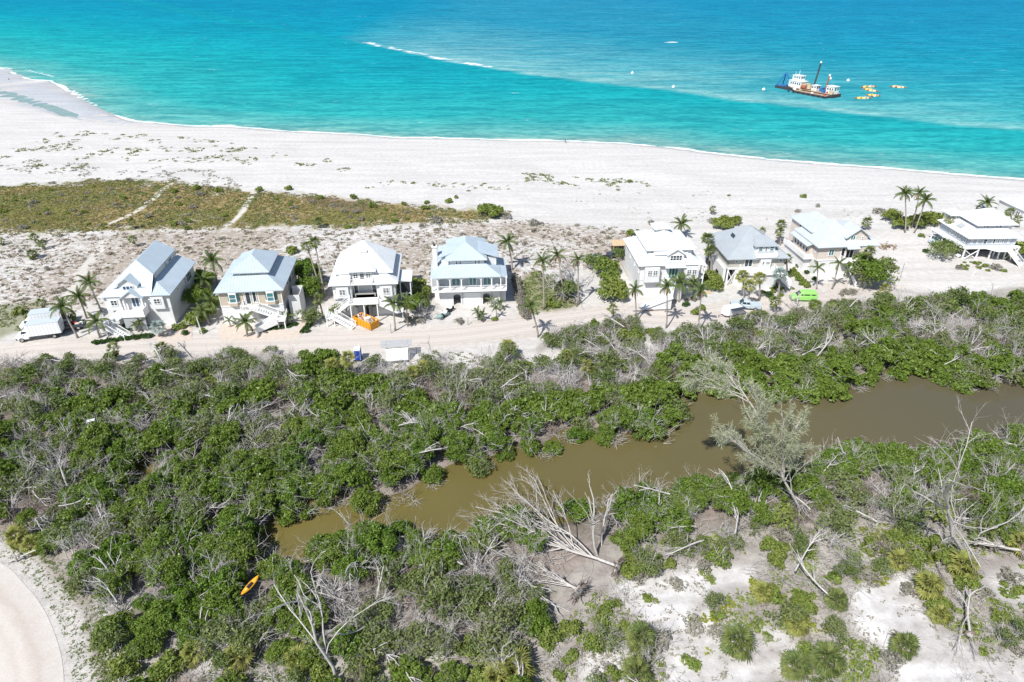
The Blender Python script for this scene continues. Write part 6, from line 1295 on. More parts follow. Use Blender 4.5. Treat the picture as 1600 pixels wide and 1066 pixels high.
# ------------------------------------------------------------------ shrubs named one by one round the houses and on the beach
def shrub(T, px, py, s, name, label, cat='shrub', sz=1.0, group=None):
    x, y = W(px, py); o = link(name, T[int(RI.integers(len(T)))], None, None, (x, y, land_h(np.array([x]), np.array([y]))[0] - .05), (0, 0, RI.uniform(0, 6.28)), (s, s, s * sz)); return tag(o, label, cat, group)
for px_, py_, s, T, nm, lab in [
    (560, 448, 1.0, T_LOW, 'low_shrub', 'shaded low shrub left of the white pyramid house'), (455, 395, 1.6, T_LOW, 'low_shrub', 'bright low shrub behind the tall cabbage palms'),
    (1000, 372, 1.7, T_LOW, 'low_shrub', 'bright green mound on the sand behind the bright white house'), (985, 368, 1.3, T_LOW, 'low_shrub', 'bright green mound left of the other behind the bright white house'),
    (1015, 352, 1.1, T_GREYB, 'grey_shrub', 'open shrub with shadow on the sand above the bright white house'), (1130, 358, 1.6, T_GRAPE, 'seagrape_bush', 'long green bush on the sand behind the grey hipped roof'), (1147, 352, 1.1, T_GRAPE, 'seagrape_bush', 'darker bush right of the long green bush behind the grey hipped roof'),
    (1112, 350, 1.1, T_GREYB, 'grey_shrub', 'grey shrub left of the long green bush on the sand'), (1254, 308, 1.0, T_LOW, 'low_shrub', 'small green shrub alone on the beach above the pink house'), (1279, 322, .8, T_GREYB, 'grey_shrub', 'thin grey shrub on the beach right above the pink house'), (1248, 332, .8, T_GREYB, 'grey_shrub', 'thin grey shrub on the sand just behind the pink house'),
    (1139, 307, .5, T_LOW, 'low_shrub', 'tiny dark shrub alone far out on the beach'), (1373, 335, 1.4, T_GREYB, 'grey_shrub', 'large grey-green shrub on the sand right of the pink house'), (1392, 345, 1.5, T_GRAPE, 'seagrape_bush', 'dark bush left of the three tall coconut palms'),
    (1404, 358, 1.5, T_GRAPE, 'seagrape_bush', 'rounded bush under the straight coconut palm'), (1428, 356, 1.5, T_GRAPE, 'seagrape_bush', 'rounded bush behind the leaning coconut palms'), (1448, 352, 1.6, T_GRAPE, 'seagrape_bush', 'bright bush right of the leaning coconut palms'), (1462, 350, 1.5, T_GRAPE, 'seagrape_bush', 'bright bush next to the stilt house wing'),
    (1446, 396, .9, T_HEDGE, 'hedge_shrub', 'clipped round shrub by the lane before the stilt house'), (1468, 405, 1.5, T_SCRUB, 'scrub_bush', 'olive bush at the lane corner before the stilt house'), (1480, 400, 1.2, T_SCRUB, 'scrub_bush', 'olive bush under the left deck of the stilt house'),
    (1555, 423, 1.3, T_GREYB, 'grey_shrub', 'pale round grass-like shrub before the stilt house carport'), (1540, 418, .8, T_LOW, 'low_shrub', 'low green shrub beside the pale round one'), (1570, 404, .9, T_LOW, 'low_shrub', 'green shrub at the right stilts'), (1592, 398, 1.6, T_GRAPE, 'seagrape_bush', 'dark bush at the right edge beside the stilts'),
    (1440, 372, .9, T_LOW, 'low_shrub', 'low shrub on the lane verge right of the coconut palms'), (1498, 421, .8, T_GREYB, 'grey_shrub', 'flat grey shrub on the sand verge before the stilt house'), (1340, 448, 1.6, T_SCRUB, 'scrub_bush', 'left part of the big bush right of the pink house stair'),
    (1352, 446, 2.2, T_MANG[:3], 'seagrape_bush', 'big dark spreading bush right of the pink house'), (1372, 448, 1.8, T_SCRUB, 'scrub_bush', 'right end of the big bush by the open sand lane'),
    (948, 428, 1.7, T_GRAPE, 'seagrape_bush', 'topmost yellow-green bush of the hedge left of the bright white house'), (952, 444, 1.6, T_GRAPE, 'seagrape_bush', 'second yellow-green bush of the hedge left of the bright white house'), (957, 458, 1.6, T_GRAPE, 'seagrape_bush', 'third yellow-green bush of the hedge left of the bright white house'), (955, 470, 1.7, T_GRAPE, 'seagrape_bush', 'lowest yellow-green bush of the hedge left of the bright white house'), (932, 422, 1.2, T_SCRUB, 'scrub_bush', 'brownish bush beside the dark pickup'),
    (878, 462, 2.0, T_DEAD, 'dead_shrub', 'big bare grey thicket bush on the empty lot, left half'), (893, 458, 2.0, T_DEAD, 'dead_shrub', 'big bare grey thicket bush on the empty lot, right half'), (868, 452, 1.6, T_DEAD, 'dead_shrub', 'grey bare bush at the back of the empty lot'), (885, 470, 1.3, T_SCRUB, 'scrub_bush', 'olive bush under the bare thicket on the empty lot'), (860, 478, 1.2, T_LOW, 'low_shrub', 'bright low shrub at the road end of the empty lot'), (872, 480, 1.1, T_LOW, 'low_shrub', 'second bright low shrub at the road end of the empty lot'), (895, 474, 1.2, T_GREYB, 'grey_shrub', 'grey-green shrub at the right front corner of the empty lot'), (838, 432, 1.2, T_LOW, 'low_shrub', 'olive shrub at the back left of the empty lot'),
    (653, 455, 1.5, T_GRAPE, 'seagrape_bush', 'yellow-green bush in the gap left of the arched balcony house, nearest the beach'), (655, 470, 1.5, T_GRAPE, 'seagrape_bush', 'yellow-green bush in the gap left of the arched balcony house, nearest the road'), (633, 472, 1.9, T_SCRUB, 'seagrape_bush', 'pale round-topped small tree right of the white pyramid house'), (652, 488, 1.2, T_MANG[:2], 'dark_bush', 'dark bush beside the palms left of the balcony house drive'), (640, 503, 1.1, T_GREYB, 'agave_bed', 'grey-blue spiky plants by the road left of the balcony house'), (655, 506, 1.1, T_GREYB, 'agave_bed', 'pale spiky plants by the road right of the grey-blue ones'), (668, 500, 1.2, T_DEAD, 'dead_shrub', 'pinkish bare shrub by the balcony house drive'), (665, 488, .9, T_DEAD, 'dead_shrub', 'bare twiggy shrub above the pinkish one at the drive'), (717, 505, .9, T_GREYB, 'grey_shrub', 'dry shrub on the sandy forecourt near the road'), (772, 500, .7, T_LOW, 'low_shrub', 'small low shrub right on the sandy forecourt'),
    (528, 498, .9, T_SCRUB, 'scrub_bush', 'reddish brown bush at the foot of the left stair flight'), (484, 470, 1.4, T_MANG[:3], 'dark_bush', 'dark bush right of the tan house, nearest the road'), (482, 448, 1.5, T_MANG[:3], 'dark_bush', 'dark shaded bush right of the tan house'), (478, 432, 1.3, T_MANG[:3], 'dark_bush', 'dark bush behind the tan house stair tower'), (484, 505, 1.1, T_SCRUB, 'scrub_bush', 'olive bush at the side path of the tan house'), (478, 518, .9, T_HEDGE, 'hedge_shrub', 'clipped shrub where the tan house path meets the road'),
    (318, 498, 1.3, T_GRAPE, 'seagrape_bush', 'bright bush between the two leftmost houses near the road'), (306, 508, 1.2, T_GRAPE, 'seagrape_bush', 'bright bush right of the leftmost house front corner'), (312, 478, 1.4, T_MANG[:3], 'dark_bush', 'dark bush in the gap between the two leftmost houses'), (322, 452, 1.4, T_MANG[:3], 'dark_bush', 'dark bush further back between the two leftmost houses'), (338, 478, 1.0, T_GRAPE, 'seagrape_bush', 'light bush against the tan house wall'), (290, 522, .8, T_HEDGE, 'hedge_shrub', 'low clipped shrub beside the second drive'), (316, 520, .8, T_LOW, 'low_shrub', 'low bright shrub at the roadside mulch bed'),
    (196, 514, 1.0, T_HEDGE, 'hedge_shrub', 'dark shrub under the leftmost stair'), (205, 516, .9, T_HEDGE, 'hedge_shrub', 'dark shrub right under the leftmost stair'), (275, 514, 1.0, T_LOW, 'low_shrub', 'bright low shrub by the leftmost house wall, left one'), (284, 513, 1.0, T_LOW, 'low_shrub', 'bright low shrub by the leftmost house wall, right one'), (30, 490, 1.2, T_LOW, 'low_shrub', 'low green shrub above the trucks at the left edge'), (48, 494, 1.0, T_LOW, 'low_shrub', 'low green shrub just above the trucks'), (112, 500, 1.1, T_LOW, 'low_shrub', 'green shrub beneath the leaning palm'),
    (1122, 446, 1.1, T_LOW, 'low_shrub', 'green shrub at the left of the grey hipped house drive'), (1110, 440, 1.2, T_GRAPE, 'seagrape_bush', 'bright bush between bright white and grey hipped houses'), (1113, 452, 1.2, T_GRAPE, 'seagrape_bush', 'bright bush below the other by the bright white house'), (1201, 464, 1.1, T_HEDGE, 'hedge_shrub', 'dark shrub left of the big silvery fan palm'), (1230, 432, 1.0, T_LOW, 'low_shrub', 'yellow-green shrub at the pink house walk'), (1248, 440, 1.0, T_LOW, 'low_shrub', 'yellow-green shrub in the walk border above the lime van'), (1255, 446, .9, T_LOW, 'low_shrub', 'last yellow-green shrub of the walk border by the lime van'), (1260, 428, .8, T_HEDGE, 'hedge_shrub', 'round shrub along the pink house wall, middle one'), (1248, 418, .8, T_HEDGE, 'hedge_shrub', 'round shrub along the pink house wall, furthest one'), (1272, 438, .8, T_HEDGE, 'hedge_shrub', 'round shrub along the pink house wall, nearest one'), (1084, 490, 1.0, T_LOW, 'low_shrub', 'light shrub on the sand by the road before the bright white house'), (1096, 484, .9, T_LOW, 'low_shrub', 'small light shrub right of the other before the bright white house'), (1072, 478, .9, T_HEDGE, 'hedge_shrub', 'dark shrub before the bright white house'), (966, 408, .9, T_SCRUB, 'scrub_bush', 'dry bush beside the dark parked car'),
    (760, 336, 1.5, T_GRAPE, 'seagrape_bush', 'dark bush at the right tip of the brown grass'), (775, 340, 1.6, T_GRAPE, 'seagrape_bush', 'bigger dark bush at the right tip of the brown grass'), (792, 342, 1.3, T_GREYB, 'grey_shrub', 'grey bush right of the brown grass tip'), (700, 318, 1.2, T_LOW, 'low_shrub', 'green shrub on the beach above the brown grass tip'), (712, 312, .8, T_LOW, 'low_shrub', 'small green shrub right on the beach above the brown grass tip'), (632, 321, .9, T_LOW, 'low_shrub', 'green shrub on the beach left of the others above the grass'), (668, 319, .9, T_LOW, 'low_shrub', 'small blue-green shrub alone on the beach above the grass'), (584, 326, 1.3, T_LOW, 'low_shrub', 'green shrub on the grass edge above the white pyramid roof'), (552, 312, 1.3, T_LOW, 'low_shrub', 'green shrub at the seaward grass edge'), (450, 297, 1.2, T_LOW, 'low_shrub', 'green shrub on the sand above the second footpath'), (404, 300, 1.3, T_LOW, 'low_shrub', 'green shrub at the head of the second footpath'), (344, 300, 1.2, T_LOW, 'low_shrub', 'green shrub on the grass edge between the footpaths'), (305, 297, 1.3, T_LOW, 'low_shrub', 'green shrub on the grass edge nearest the first footpath'), (682, 350, 1.5, T_GREYB, 'grey_shrub', 'grey-green shrub at the grass edge above the balcony house'), (660, 355, .9, T_GREYB, 'grey_shrub', 'small shrub in the dune sand above the balcony house'), (833, 352, 1.3, T_GREYB, 'grey_shrub', 'pale shrub on the sand behind the empty lot'), (292, 361, 1.1, T_LOW, 'low_shrub', 'green shrub at the lower grass edge'), (1340, 372, .9, T_LOW, 'low_shrub', 'shrub at the back of the pink house'), (985, 285, .9, T_LOW, 'low_shrub', 'green shrub on the beach near the water')]:
    shrub(T, px_, py_, s, nm, lab, 'bush' if 'bush' in nm else 'plants' if 'agave' in nm else 'shrub')
rs = np.random.default_rng(404)
def sprinkle(P, n_, T, nm, lab, grp, s0, s1, avoid=None):
    P = np.asarray(P); c = 0
    while c < n_:
        q = rs.uniform(P.min(0), P.max(0))
        if not inside(P, q[:1], q[1:])[0] or (avoid is not None and rs.uniform() < .8 and avoid(q)) or q[0] < -165: continue
        qp = PX(q[0], q[1]); c += 1
        if not (0 < qp[0] < 1600 and qp[1] < 1064): continue
        s = rs.uniform(s0, s1); tag(link(nm, T[int(rs.integers(len(T)))], None, None, (q[0], q[1], land_h(q[:1], q[1:])[0] - .05), (0, 0, rs.uniform(0, 6.28)), (s * rs.uniform(.8, 1.3), s, s * rs.uniform(.6, 1))), lab, 'branches' if 'pile' in nm else 'shrub', grp)
onsand = lambda q: sdist(SAND_B, q[:1], q[1:])[0] > 1.0
sprinkle(FIELD, 60, T_GREYB, 'grey_shrub', 'low grey-green shrub standing in the brown beach grass', 'low grey shrubs in the brown grass', .5, 1.1)
sprinkle(FIELD, 45, T_LOW, 'low_shrub', 'low green shrub standing in the brown beach grass', 'low green shrubs in the brown grass', .5, 1.2)
sprinkle(scrub_zone, 60, T_GREYB, 'grey_shrub', 'low dry shrub on the mottled dune sand behind the houses', 'dry shrubs on the dune sand', .35, .8, lambda q: True if min(np.hypot(*(q - np.array([o_.location.x + 6.5, o_.location.y + 7.5]))) for o_ in bpy.data.objects if o_.get('category') == 'house') < 11 else False)
sprinkle(LITTER, 60, T_LOW, 'low_shrub', 'low light green shrub on the grey foreground litter', 'low shrubs on the foreground litter', .5, 1.1, onsand)
sprinkle(LITTER, 60, T_GREYB, 'grey_shrub', 'low dry grey shrub on the grey foreground litter', 'dry shrubs on the foreground litter', .5, 1.2, onsand)
sprinkle(LITTER, 30, T_PILE, 'brush_pile', 'low heap of grey sticks on the foreground litter', 'stick heaps on the foreground litter', .35, .8, onsand)
for P, n_, T, nm, lab, grp in ((WP([(1172, 450), (1235, 440), (1245, 462), (1215, 470), (1180, 462)]), 12, T_LOW, 'low_shrub', 'low shrub in the bed before the grey hipped house', 'bed shrubs before the grey hipped house'), (WP([(1030, 465), (1100, 465), (1095, 488), (1040, 490)]), 9, T_GREYB, 'grey_shrub', 'dry shrub on the sand before the bright white house', 'dry shrubs before the bright white house'), (WP([(1290, 458), (1340, 452), (1335, 462), (1290, 468)]), 6, T_GREYB, 'grey_shrub', 'dry shrub by the road end below the pink house', 'dry shrubs below the pink house'), (WP([(1480, 405), (1590, 418), (1590, 426), (1500, 422)]), 10, T_LOW, 'low_shrub', 'low green shrub on the verge before the stilt house', 'verge shrubs before the stilt house')):
    sprinkle(P, n_, T, nm, lab, grp, .4, .9)
# clipped hedges: each one body
def hedge(label, pts, h, wd, T=T_HEDGE):
    L = spline([W(*p) for p in pts], 6); items = []
    seg = np.linalg.norm(np.diff(L, axis=0), axis=1); tot = seg.sum(); acc = np.concatenate([[0], np.cumsum(seg)]); k = max(2, int(tot / (wd * .55)))
    for i in range(k):
        t = tot * i / (k - 1); items.append((T[i % len(T)], (np.interp(t, acc, L[:, 0]), np.interp(t, acc, L[:, 1]), -.05), RI.uniform(0, 6.28), (wd * .7, wd * .7, h * 1.15)))
    o = join_copies('hedge', items, T[0].materials[0].name, None); tag(o, label, 'hedge'); return o
hedge('low dark clipped hedge along the road before the leftmost house', [(150, 538), (190, 532), (235, 527)], .7, 1.1)
hedge('low dark hedge under the stair of the tan house', [(412, 516), (440, 513), (462, 508)], .5, 1.0)
hedge('grey-green hedge along the lane right of the arched balcony house', [(806, 440), (810, 460), (816, 482), (820, 500)], 1.3, 1.2, T_GREYB)
hedge('yellow-green border of low shrubs along the pink house walk', [(1238, 425), (1250, 438), (1262, 450)], .9, 1.0, T_LOW)
hedge('dark low hedge along the tan house side path', [(474, 520), (484, 508), (488, 496)], .7, .9)

# ------------------------------------------------------------------ ground cover nobody could count
def tufts(name, X_, Y_, Z_, size, blades, mat, rng, up=.55, kindname='stuff'):
    k = len(X_); c = np.repeat(np.stack([X_, Y_, Z_], 1), blades, 0); s = np.repeat(size, blades); a = rng.uniform(0, 6.28, len(c)); r_ = s * rng.uniform(.2, 1, len(c))
    p = c + np.stack([np.cos(a) * r_, np.sin(a) * r_, s * rng.uniform(.05, .6, len(c)) * up], 1); nn = np.stack([np.cos(a) * .5, np.sin(a) * .5, np.ones(len(c))], 1)
    V, F = leaf_quads(p, nn, s * .42, rng, .6, 2.2); me = npmesh(name, V, F, {'tint': np.repeat(rng.uniform(0, 1, len(c)), 4)}, False, [mat]); return tag(link(name, me), kind=kindname)
rg = np.random.default_rng(55)
def scatter(P, n_, noise_s=5, thr=.45, grow=4.0):
    P = np.asarray(P); lo, hi = P.min(0), P.max(0); lo = np.maximum(lo, (-175, 36)); hi = np.minimum(hi, (175, 320)); q = rg.uniform(lo - grow * .4, hi + grow * .4, (n_, 2)); m = inside(P, q[:, 0] + (fbm(q[:, 0], q[:, 1] + 70, 7, 4) - .5) * grow * 2.2, q[:, 1] + (fbm(q[:, 0] + 55, q[:, 1], 5, 4) - .5) * grow * 2.4) & (fbm(q[:, 0], q[:, 1], noise_s, 3) > thr); return q[m]
houses_xy = [np.array([(o_.location.x + 6.5), (o_.location.y + 7.5)]) for o_ in bpy.data.objects if o_.get('category') == 'house']
def off_houses(q):
    m = np.ones(len(q), bool)
    for c in houses_xy: m &= ~((np.abs(q[:, 0] - c[0]) < 7.4) & (np.abs(q[:, 1] - c[1]) < 9.5))
    return q[m & (pdist(ROADL, q[:, 0], q[:, 1]) > 4)]
q = off_houses(scatter(scrub_zone, 9500, 2.2, .47)); tufts('dune_scrub', q[:, 0], q[:, 1], land_h(*q.T), rg.uniform(.22, .6, len(q)), 9, 'tuft_leaf', rg)
q = off_houses(scatter(scrub_zone, 2200, 4, .55)); tufts('dune_weeds', q[:, 0], q[:, 1], land_h(*q.T), rg.uniform(.2, .55, len(q)), 9, 'scrub_leaf', rg)
q = scatter(FIELD, 34000, 6, .12); pth = np.minimum(pdist(spline([W(*p) for p in [(268, 287), (262, 292), (248, 302), (245, 308), (232, 316), (222, 326), (205, 336), (170, 352)]]), *q.T), pdist(spline([W(*p) for p in [(400, 297), (392, 310), (385, 322), (370, 340), (353, 354)]]), *q.T)); q = q[pth > .9]
tufts('dune_grass', q[:, 0], q[:, 1], land_h(*q.T), rg.uniform(.2, .5, len(q)), 7, 'grass_leaf', rg, .45)
q = scatter(FIELD, 5000, 9, .54); tufts('green_weeds', q[:, 0], q[:, 1], land_h(*q.T), rg.uniform(.3, .8, len(q)), 9, 'scrub_leaf', rg, .5)
q = scatter(FIELD, 2500, 7, .60); tufts('grey_weeds', q[:, 0], q[:, 1], land_h(*q.T), rg.uniform(.3, .7, len(q)), 8, 'grey_leaf', rg, .5)
creepz = WP([(-60, 215), (60, 212), (160, 205), (260, 212), (330, 222), (390, 232), (440, 240), (560, 258), (540, 270), (440, 262), (340, 262), (250, 250), (170, 268), (60, 262), (-60, 268)])
q = scatter(creepz, 2600, 6, .56); tufts('beach_creeper', q[:, 0], q[:, 1], land_h(*q.T), rg.uniform(.3, 1.0, len(q)), 10, 'creeper_leaf', rg, .3)
q = np.vstack([scatter(WP([(810, 272), (900, 276), (1010, 284), (1020, 296), (930, 296), (820, 284)]), 700, 5, .5), scatter(WP([(560, 285), (700, 285), (800, 292), (780, 300), (680, 296), (580, 292)]), 130, 5, .5)]); tufts('beach_creeper', q[:, 0], q[:, 1], land_h(*q.T), rg.uniform(.3, .9, len(q)), 10, 'creeper_leaf', rg, .3)
q = scatter(WP([(-60, 262), (100, 272), (240, 285), (420, 296), (330, 268), (160, 262), (60, 250)]), 3000, 5, .5); tufts('dune_weeds', q[:, 0], q[:, 1], land_h(*q.T), rg.uniform(.2, .65, len(q)), 9, 'grey_leaf', rg, .5)
q = scatter(WP([(880, 290), (1100, 300), (1330, 330), (1380, 345), (1200, 345), (1000, 345), (900, 330)]), 800, 6, .56); tufts('beach_weeds', q[:, 0], q[:, 1], land_h(*q.T), rg.uniform(.12, .4, len(q)), 7, 'grey_leaf', rg, .4)
q = scatter(lawn, 900, 3, .3); tufts('lot_grass', q[:, 0], q[:, 1], land_h(*q.T), rg.uniform(.2, .6, len(q)), 8, 'scrub_leaf', rg, .8)
q = scatter(leftg, 1500, 4, .45); tufts('verge_grass', q[:, 0], q[:, 1], land_h(*q.T), rg.uniform(.2, .55, len(q)), 8, 'creeper_leaf', rg, .6)
verge = np.vstack([spline([W(*p) for p in [(540, 560), (640, 566), (760, 556), (840, 540)]], 4), spline([W(*p) for p in [(850, 560), (740, 580), (600, 585), (520, 575)]], 4)])
q = scatter(verge, 1200, 3, .5); tufts('verge_grass', q[:, 0], q[:, 1], land_h(*q.T), rg.uniform(.15, .45, len(q)), 8, 'creeper_leaf', rg, .6)
# yellow-green ground cover and weeds on the foreground clearing
gc = WP([(1165, 905), (1200, 910), (1260, 935), (1330, 960), (1300, 990), (1240, 985), (1190, 950)]); q = scatter(gc, 1500, 3, .38); tufts('yellow_ground_cover', q[:, 0], q[:, 1], land_h(*q.T), rg.uniform(.2, .5, len(q)), 9, 'yellow_cover', rg, .7)
for P, m_, n_ in ((WP([(1060, 945), (1125, 920), (1130, 990), (1080, 1000)]), 'yellow_cover', 500), (WP([(1070, 870), (1100, 870), (1105, 915), (1085, 905)]), 'seagrape_leaf', 300), (WP([(1330, 840), (1420, 830), (1440, 880), (1340, 905)]), 'yellow_cover', 1300), (WP([(1530, 930), (1600, 920), (1640, 1010), (1560, 1000), (1520, 970)]), 'seagrape_leaf', 900), (WP([(1330, 980), (1390, 1000), (1420, 1066), (1340, 1100), (1310, 1040)]), 'seagrape_leaf', 800)):
    q = scatter(P, n_, 2.5, .42); tufts('ground_cover', q[:, 0], q[:, 1], land_h(*q.T), rg.uniform(.2, .55, len(q)), 9, m_, rg, .9)
q = scatter(np.vstack([LITTER]), 9000, 4, .44); sd_ = np.maximum.reduce([sdist(s, *q.T) for s in SANDS]); q = q[(sd_ < 0) | (rg.uniform(size=len(q)) < .35)]; tufts('dry_weeds', q[:, 0], q[:, 1], land_h(*q.T), rg.uniform(.12, .42, len(q)), 7, 'grey_leaf', rg, .7)
q = scatter(np.vstack([LITTER]), 8500, 3, .46); sd_ = np.maximum.reduce([sdist(s, *q.T) for s in SANDS]); q = q[sd_ < -.2]; tufts('green_weeds', q[:, 0], q[:, 1], land_h(*q.T), rg.uniform(.15, .5, len(q)), 8, 'seagrape_leaf', rg, .8)
q = scatter(np.vstack([LITTER2]), 8000, 3, .40); q = q[sdist(LOOP_POLY, *q.T) < -2.4]; tufts('dry_weeds', q[:, 0], q[:, 1], land_h(*q.T), rg.uniform(.12, .4, len(q)), 7, 'scrub_leaf', rg, .7)
# weeds in two rings round the turning loop
LL = spline(LOOP, 6); t = rg.integers(0, len(LL) - 1, 1500); off = np.where(rg.uniform(size=1500) < .55, rg.uniform(2.6, 4.2, 1500), rg.uniform(.6, 2.4, 1500)); TT = np.gradient(LL, axis=0); TT /= np.linalg.norm(TT, axis=1)[:, None] + 1e-9
q = LL[t] + np.stack([TT[t, 1], -TT[t, 0]], 1) * (-off[:, None]); q = q[sdist(LOOP_POLY, *q.T) < -.3]; tufts('verge_weeds', q[:, 0], q[:, 1], land_h(*q.T), rg.uniform(.06, .22, len(q)), 7, 'scrub_leaf', rg, .6)
# fine dead sticks scattered over the litter
out = []
q = np.vstack([scatter(LITTER, 5200, 4, .42), scatter(LITTER2, 2600, 4, .4), scatter(MUD, 2600, 5, .40)]); q = q[np.maximum.reduce([sdist(s, *q.T) for s in SANDS]) < .6]; q = q[(sdist(CREEK, *q.T) < -.5) & (sdist(LOOP_POLY, *q.T) < -3.5)]
for p in q:
    a = rg.uniform(0, 6.28); out.append(limb((p[0], p[1], land_h(np.array([p[0]]), np.array([p[1]]))[0] + rg.uniform(.03, .3)), (math.cos(a), math.sin(a), rg.uniform(-.05, .25)), rg.uniform(.6, 2.4), rg.uniform(.012, .035), .006, rg, .15, 3))
q = scatter(MUD, 9000, 5, .40); q = q[(sdist(CREEK, *q.T) < .3) & (np.maximum.reduce([sdist(s, *q.T) for s in SANDS]) < -1) & (pdist(ROADL, *q.T) > 6) & (sdist(LOOP_POLY, *q.T) < -5)]
for p in q[:5200]:
    a = rg.uniform(0, 6.28); out.append(limb((p[0], p[1], rg.uniform(.7, 3.0)), (math.cos(a), math.sin(a), rg.uniform(-.35, .6)), rg.uniform(.9, 3.0), rg.uniform(.014, .036), .006, rg, .17, 4))
V, F = sticks(out); tag(link('fallen_twigs', npmesh('fallen_twigs', V, F, None, False, ['dead_wood'])), kind='stuff')
# ================================================================== vehicles and small things
def wheel(parent, x, y, r=.36, w=.24, name='wheel'):
    o = MB().tube([(x, y - w / 2, r), (x, y - w / 2 + .04, r), (x, y + w / 2 - .04, r), (x, y + w / 2, r)], [r * .88, r, r, r * .88], 18).build(name, 'black_rubber', parent, True)
    MB().tube([(x, y - w / 2 - .012, r), (x, y + w / 2 + .012, r)], r * .58, 14).build('rim', 'chrome', o)
def sec(x, hw, z0, z1, r=.12):
    """rounded-off body section across the car at x"""
    return [(x, -hw + r * .4, z0), (x, -hw, z0 + r), (x, -hw, z1 - r), (x, -hw + r, z1), (x, hw - r, z1), (x, hw, z1 - r), (x, hw, z0 + r), (x, hw - r * .4, z0)]
def car_root(name, label, cat, px, py, deg):
    x, y = W(px, py); return root(name, label, cat, (x, y, .05), R(deg))
def lights(o, xf, xr, hw, z, zr=None):
    for s in (-1, 1):
        MB().box(xf - .03, xf + .03, s * hw - .16, s * hw + .16, z - .09, z + .09).build('headlight', 'lamp_lens', o); MB().box(xr - .03, xr + .03, s * hw - .1, s * hw + .1, (zr or z) - .14, (zr or z) + .14).build('tail_light', 'red_paint', o)
def side_windows(o, spans, hw, z0, z1, mat='glass', inset=.1):
    for s in (-1, 1):
        for a, b in spans: MB().loft([[(a, s * (hw + .006), z0), (b, s * (hw + .006), z0), (b - .06, s * (hw - inset + .006), z1), (a + .06, s * (hw - inset + .006), z1)], [(a, s * (hw - .05), z0), (b, s * (hw - .05), z0), (b - .06, s * (hw - inset - .05), z1), (a + .06, s * (hw - inset - .05), z1)]]).build('side_window', mat, o)

def van(px, py, deg):
    o = car_root('van', 'lime green van with dark side windows parked at the roadside', 'van', px, py, deg)
    MB().loft([sec(2.35, .78, .4, .85), sec(2.2, .88, .32, 1.0), sec(1.5, .92, .3, 1.12), sec(.9, .92, .3, 1.2), sec(-2.2, .92, .3, 1.2), sec(-2.4, .86, .4, 1.15)]).build('body', 'lime_paint', o, False)
    MB().loft([sec(1.35, .80, 1.1, 1.22, .05), sec(.75, .82, 1.1, 1.86), sec(.3, .84, 1.1, 1.95), sec(-2.05, .84, 1.1, 1.95), sec(-2.33, .82, 1.1, 1.75)]).build('cabin', 'lime_paint', o)
    MB().loft([[(1.42, -.68, 1.19), (1.42, .68, 1.19), (.82, .62, 1.83), (.82, -.62, 1.83)], [(1.38, -.68, 1.15), (1.38, .68, 1.15), (.78, .62, 1.8), (.78, -.62, 1.8)]]).build('windscreen', 'glass', o)
    side_windows(o, [(-.9, .2), (-1.95, -1.25)], .845, 1.32, 1.75, inset=.02); side_windows(o, [(.35, .8)], .845, 1.28, 1.7, inset=.03)
    MB().box(2.3, 2.5, -.8, .8, .3, .55).build('bumper', 'chrome', o); MB().box(-2.52, -2.38, -.8, .8, .35, .55).build('bumper', 'chrome', o)
    for x in (1.55, -1.5):
        for y in (-.82, .82): wheel(o, x, y, .34)
    lights(o, 2.34, -2.41, .6, .78, 1.0)
def pickup(name, label, px, py, deg, paint, bed=True, open_load=None):
    o = car_root(name, label, 'pickup', px, py, deg)
    MB().loft([sec(2.75, .80, .5, .95), sec(2.6, .92, .42, 1.08), sec(1.0, .96, .4, 1.14), sec(-.75, .96, .4, 1.14)]).build('body', paint, o)
    MB().loft([sec(1.1, .84, 1.1, 1.2, .05), sec(.45, .80, 1.1, 1.78), sec(-.35, .80, 1.1, 1.80), sec(-.72, .82, 1.1, 1.7)]).build('cabin', paint, o)
    MB().loft([[(1.15, -.72, 1.19), (1.15, .72, 1.19), (.52, .64, 1.75), (.52, -.64, 1.75)], [(1.1, -.72, 1.15), (1.1, .72, 1.15), (.48, .64, 1.72), (.48, -.64, 1.72)]]).build('windscreen', 'glass', o)
    side_windows(o, [(.05, .75), (-.6, -.02)], .83, 1.22, 1.65, inset=.03)
    b = MB().box(-2.75, -.78, -.96, -.86, .5, 1.12).box(-2.75, -.78, .86, .96, .5, 1.12).box(-2.75, -.78, -.86, .86, .5, .62).box(-2.75, -2.66, -.86, .86, .62, 1.12); b.build('bed', paint, o)
    if bed: MB().slab([(-.8, -.9, 1.16), (-2.75, -.9, 1.16), (-2.75, .9, 1.16), (-.8, .9, 1.16)], .05).build('bed_cover', 'silver_paint' if paint == 'silver_paint' else 'black_rubber', o)
    MB().box(2.7, 2.86, -.85, .85, .42, .62).build('bumper', 'chrome', o); MB().box(-2.9, -2.75, -.85, .85, .45, .62).build('bumper', 'chrome', o)
    for x in (1.85, -1.75):
        for y in (-.84, .84): wheel(o, x, y, .40, .27)
    lights(o, 2.72, -2.77, .7, .88); return o
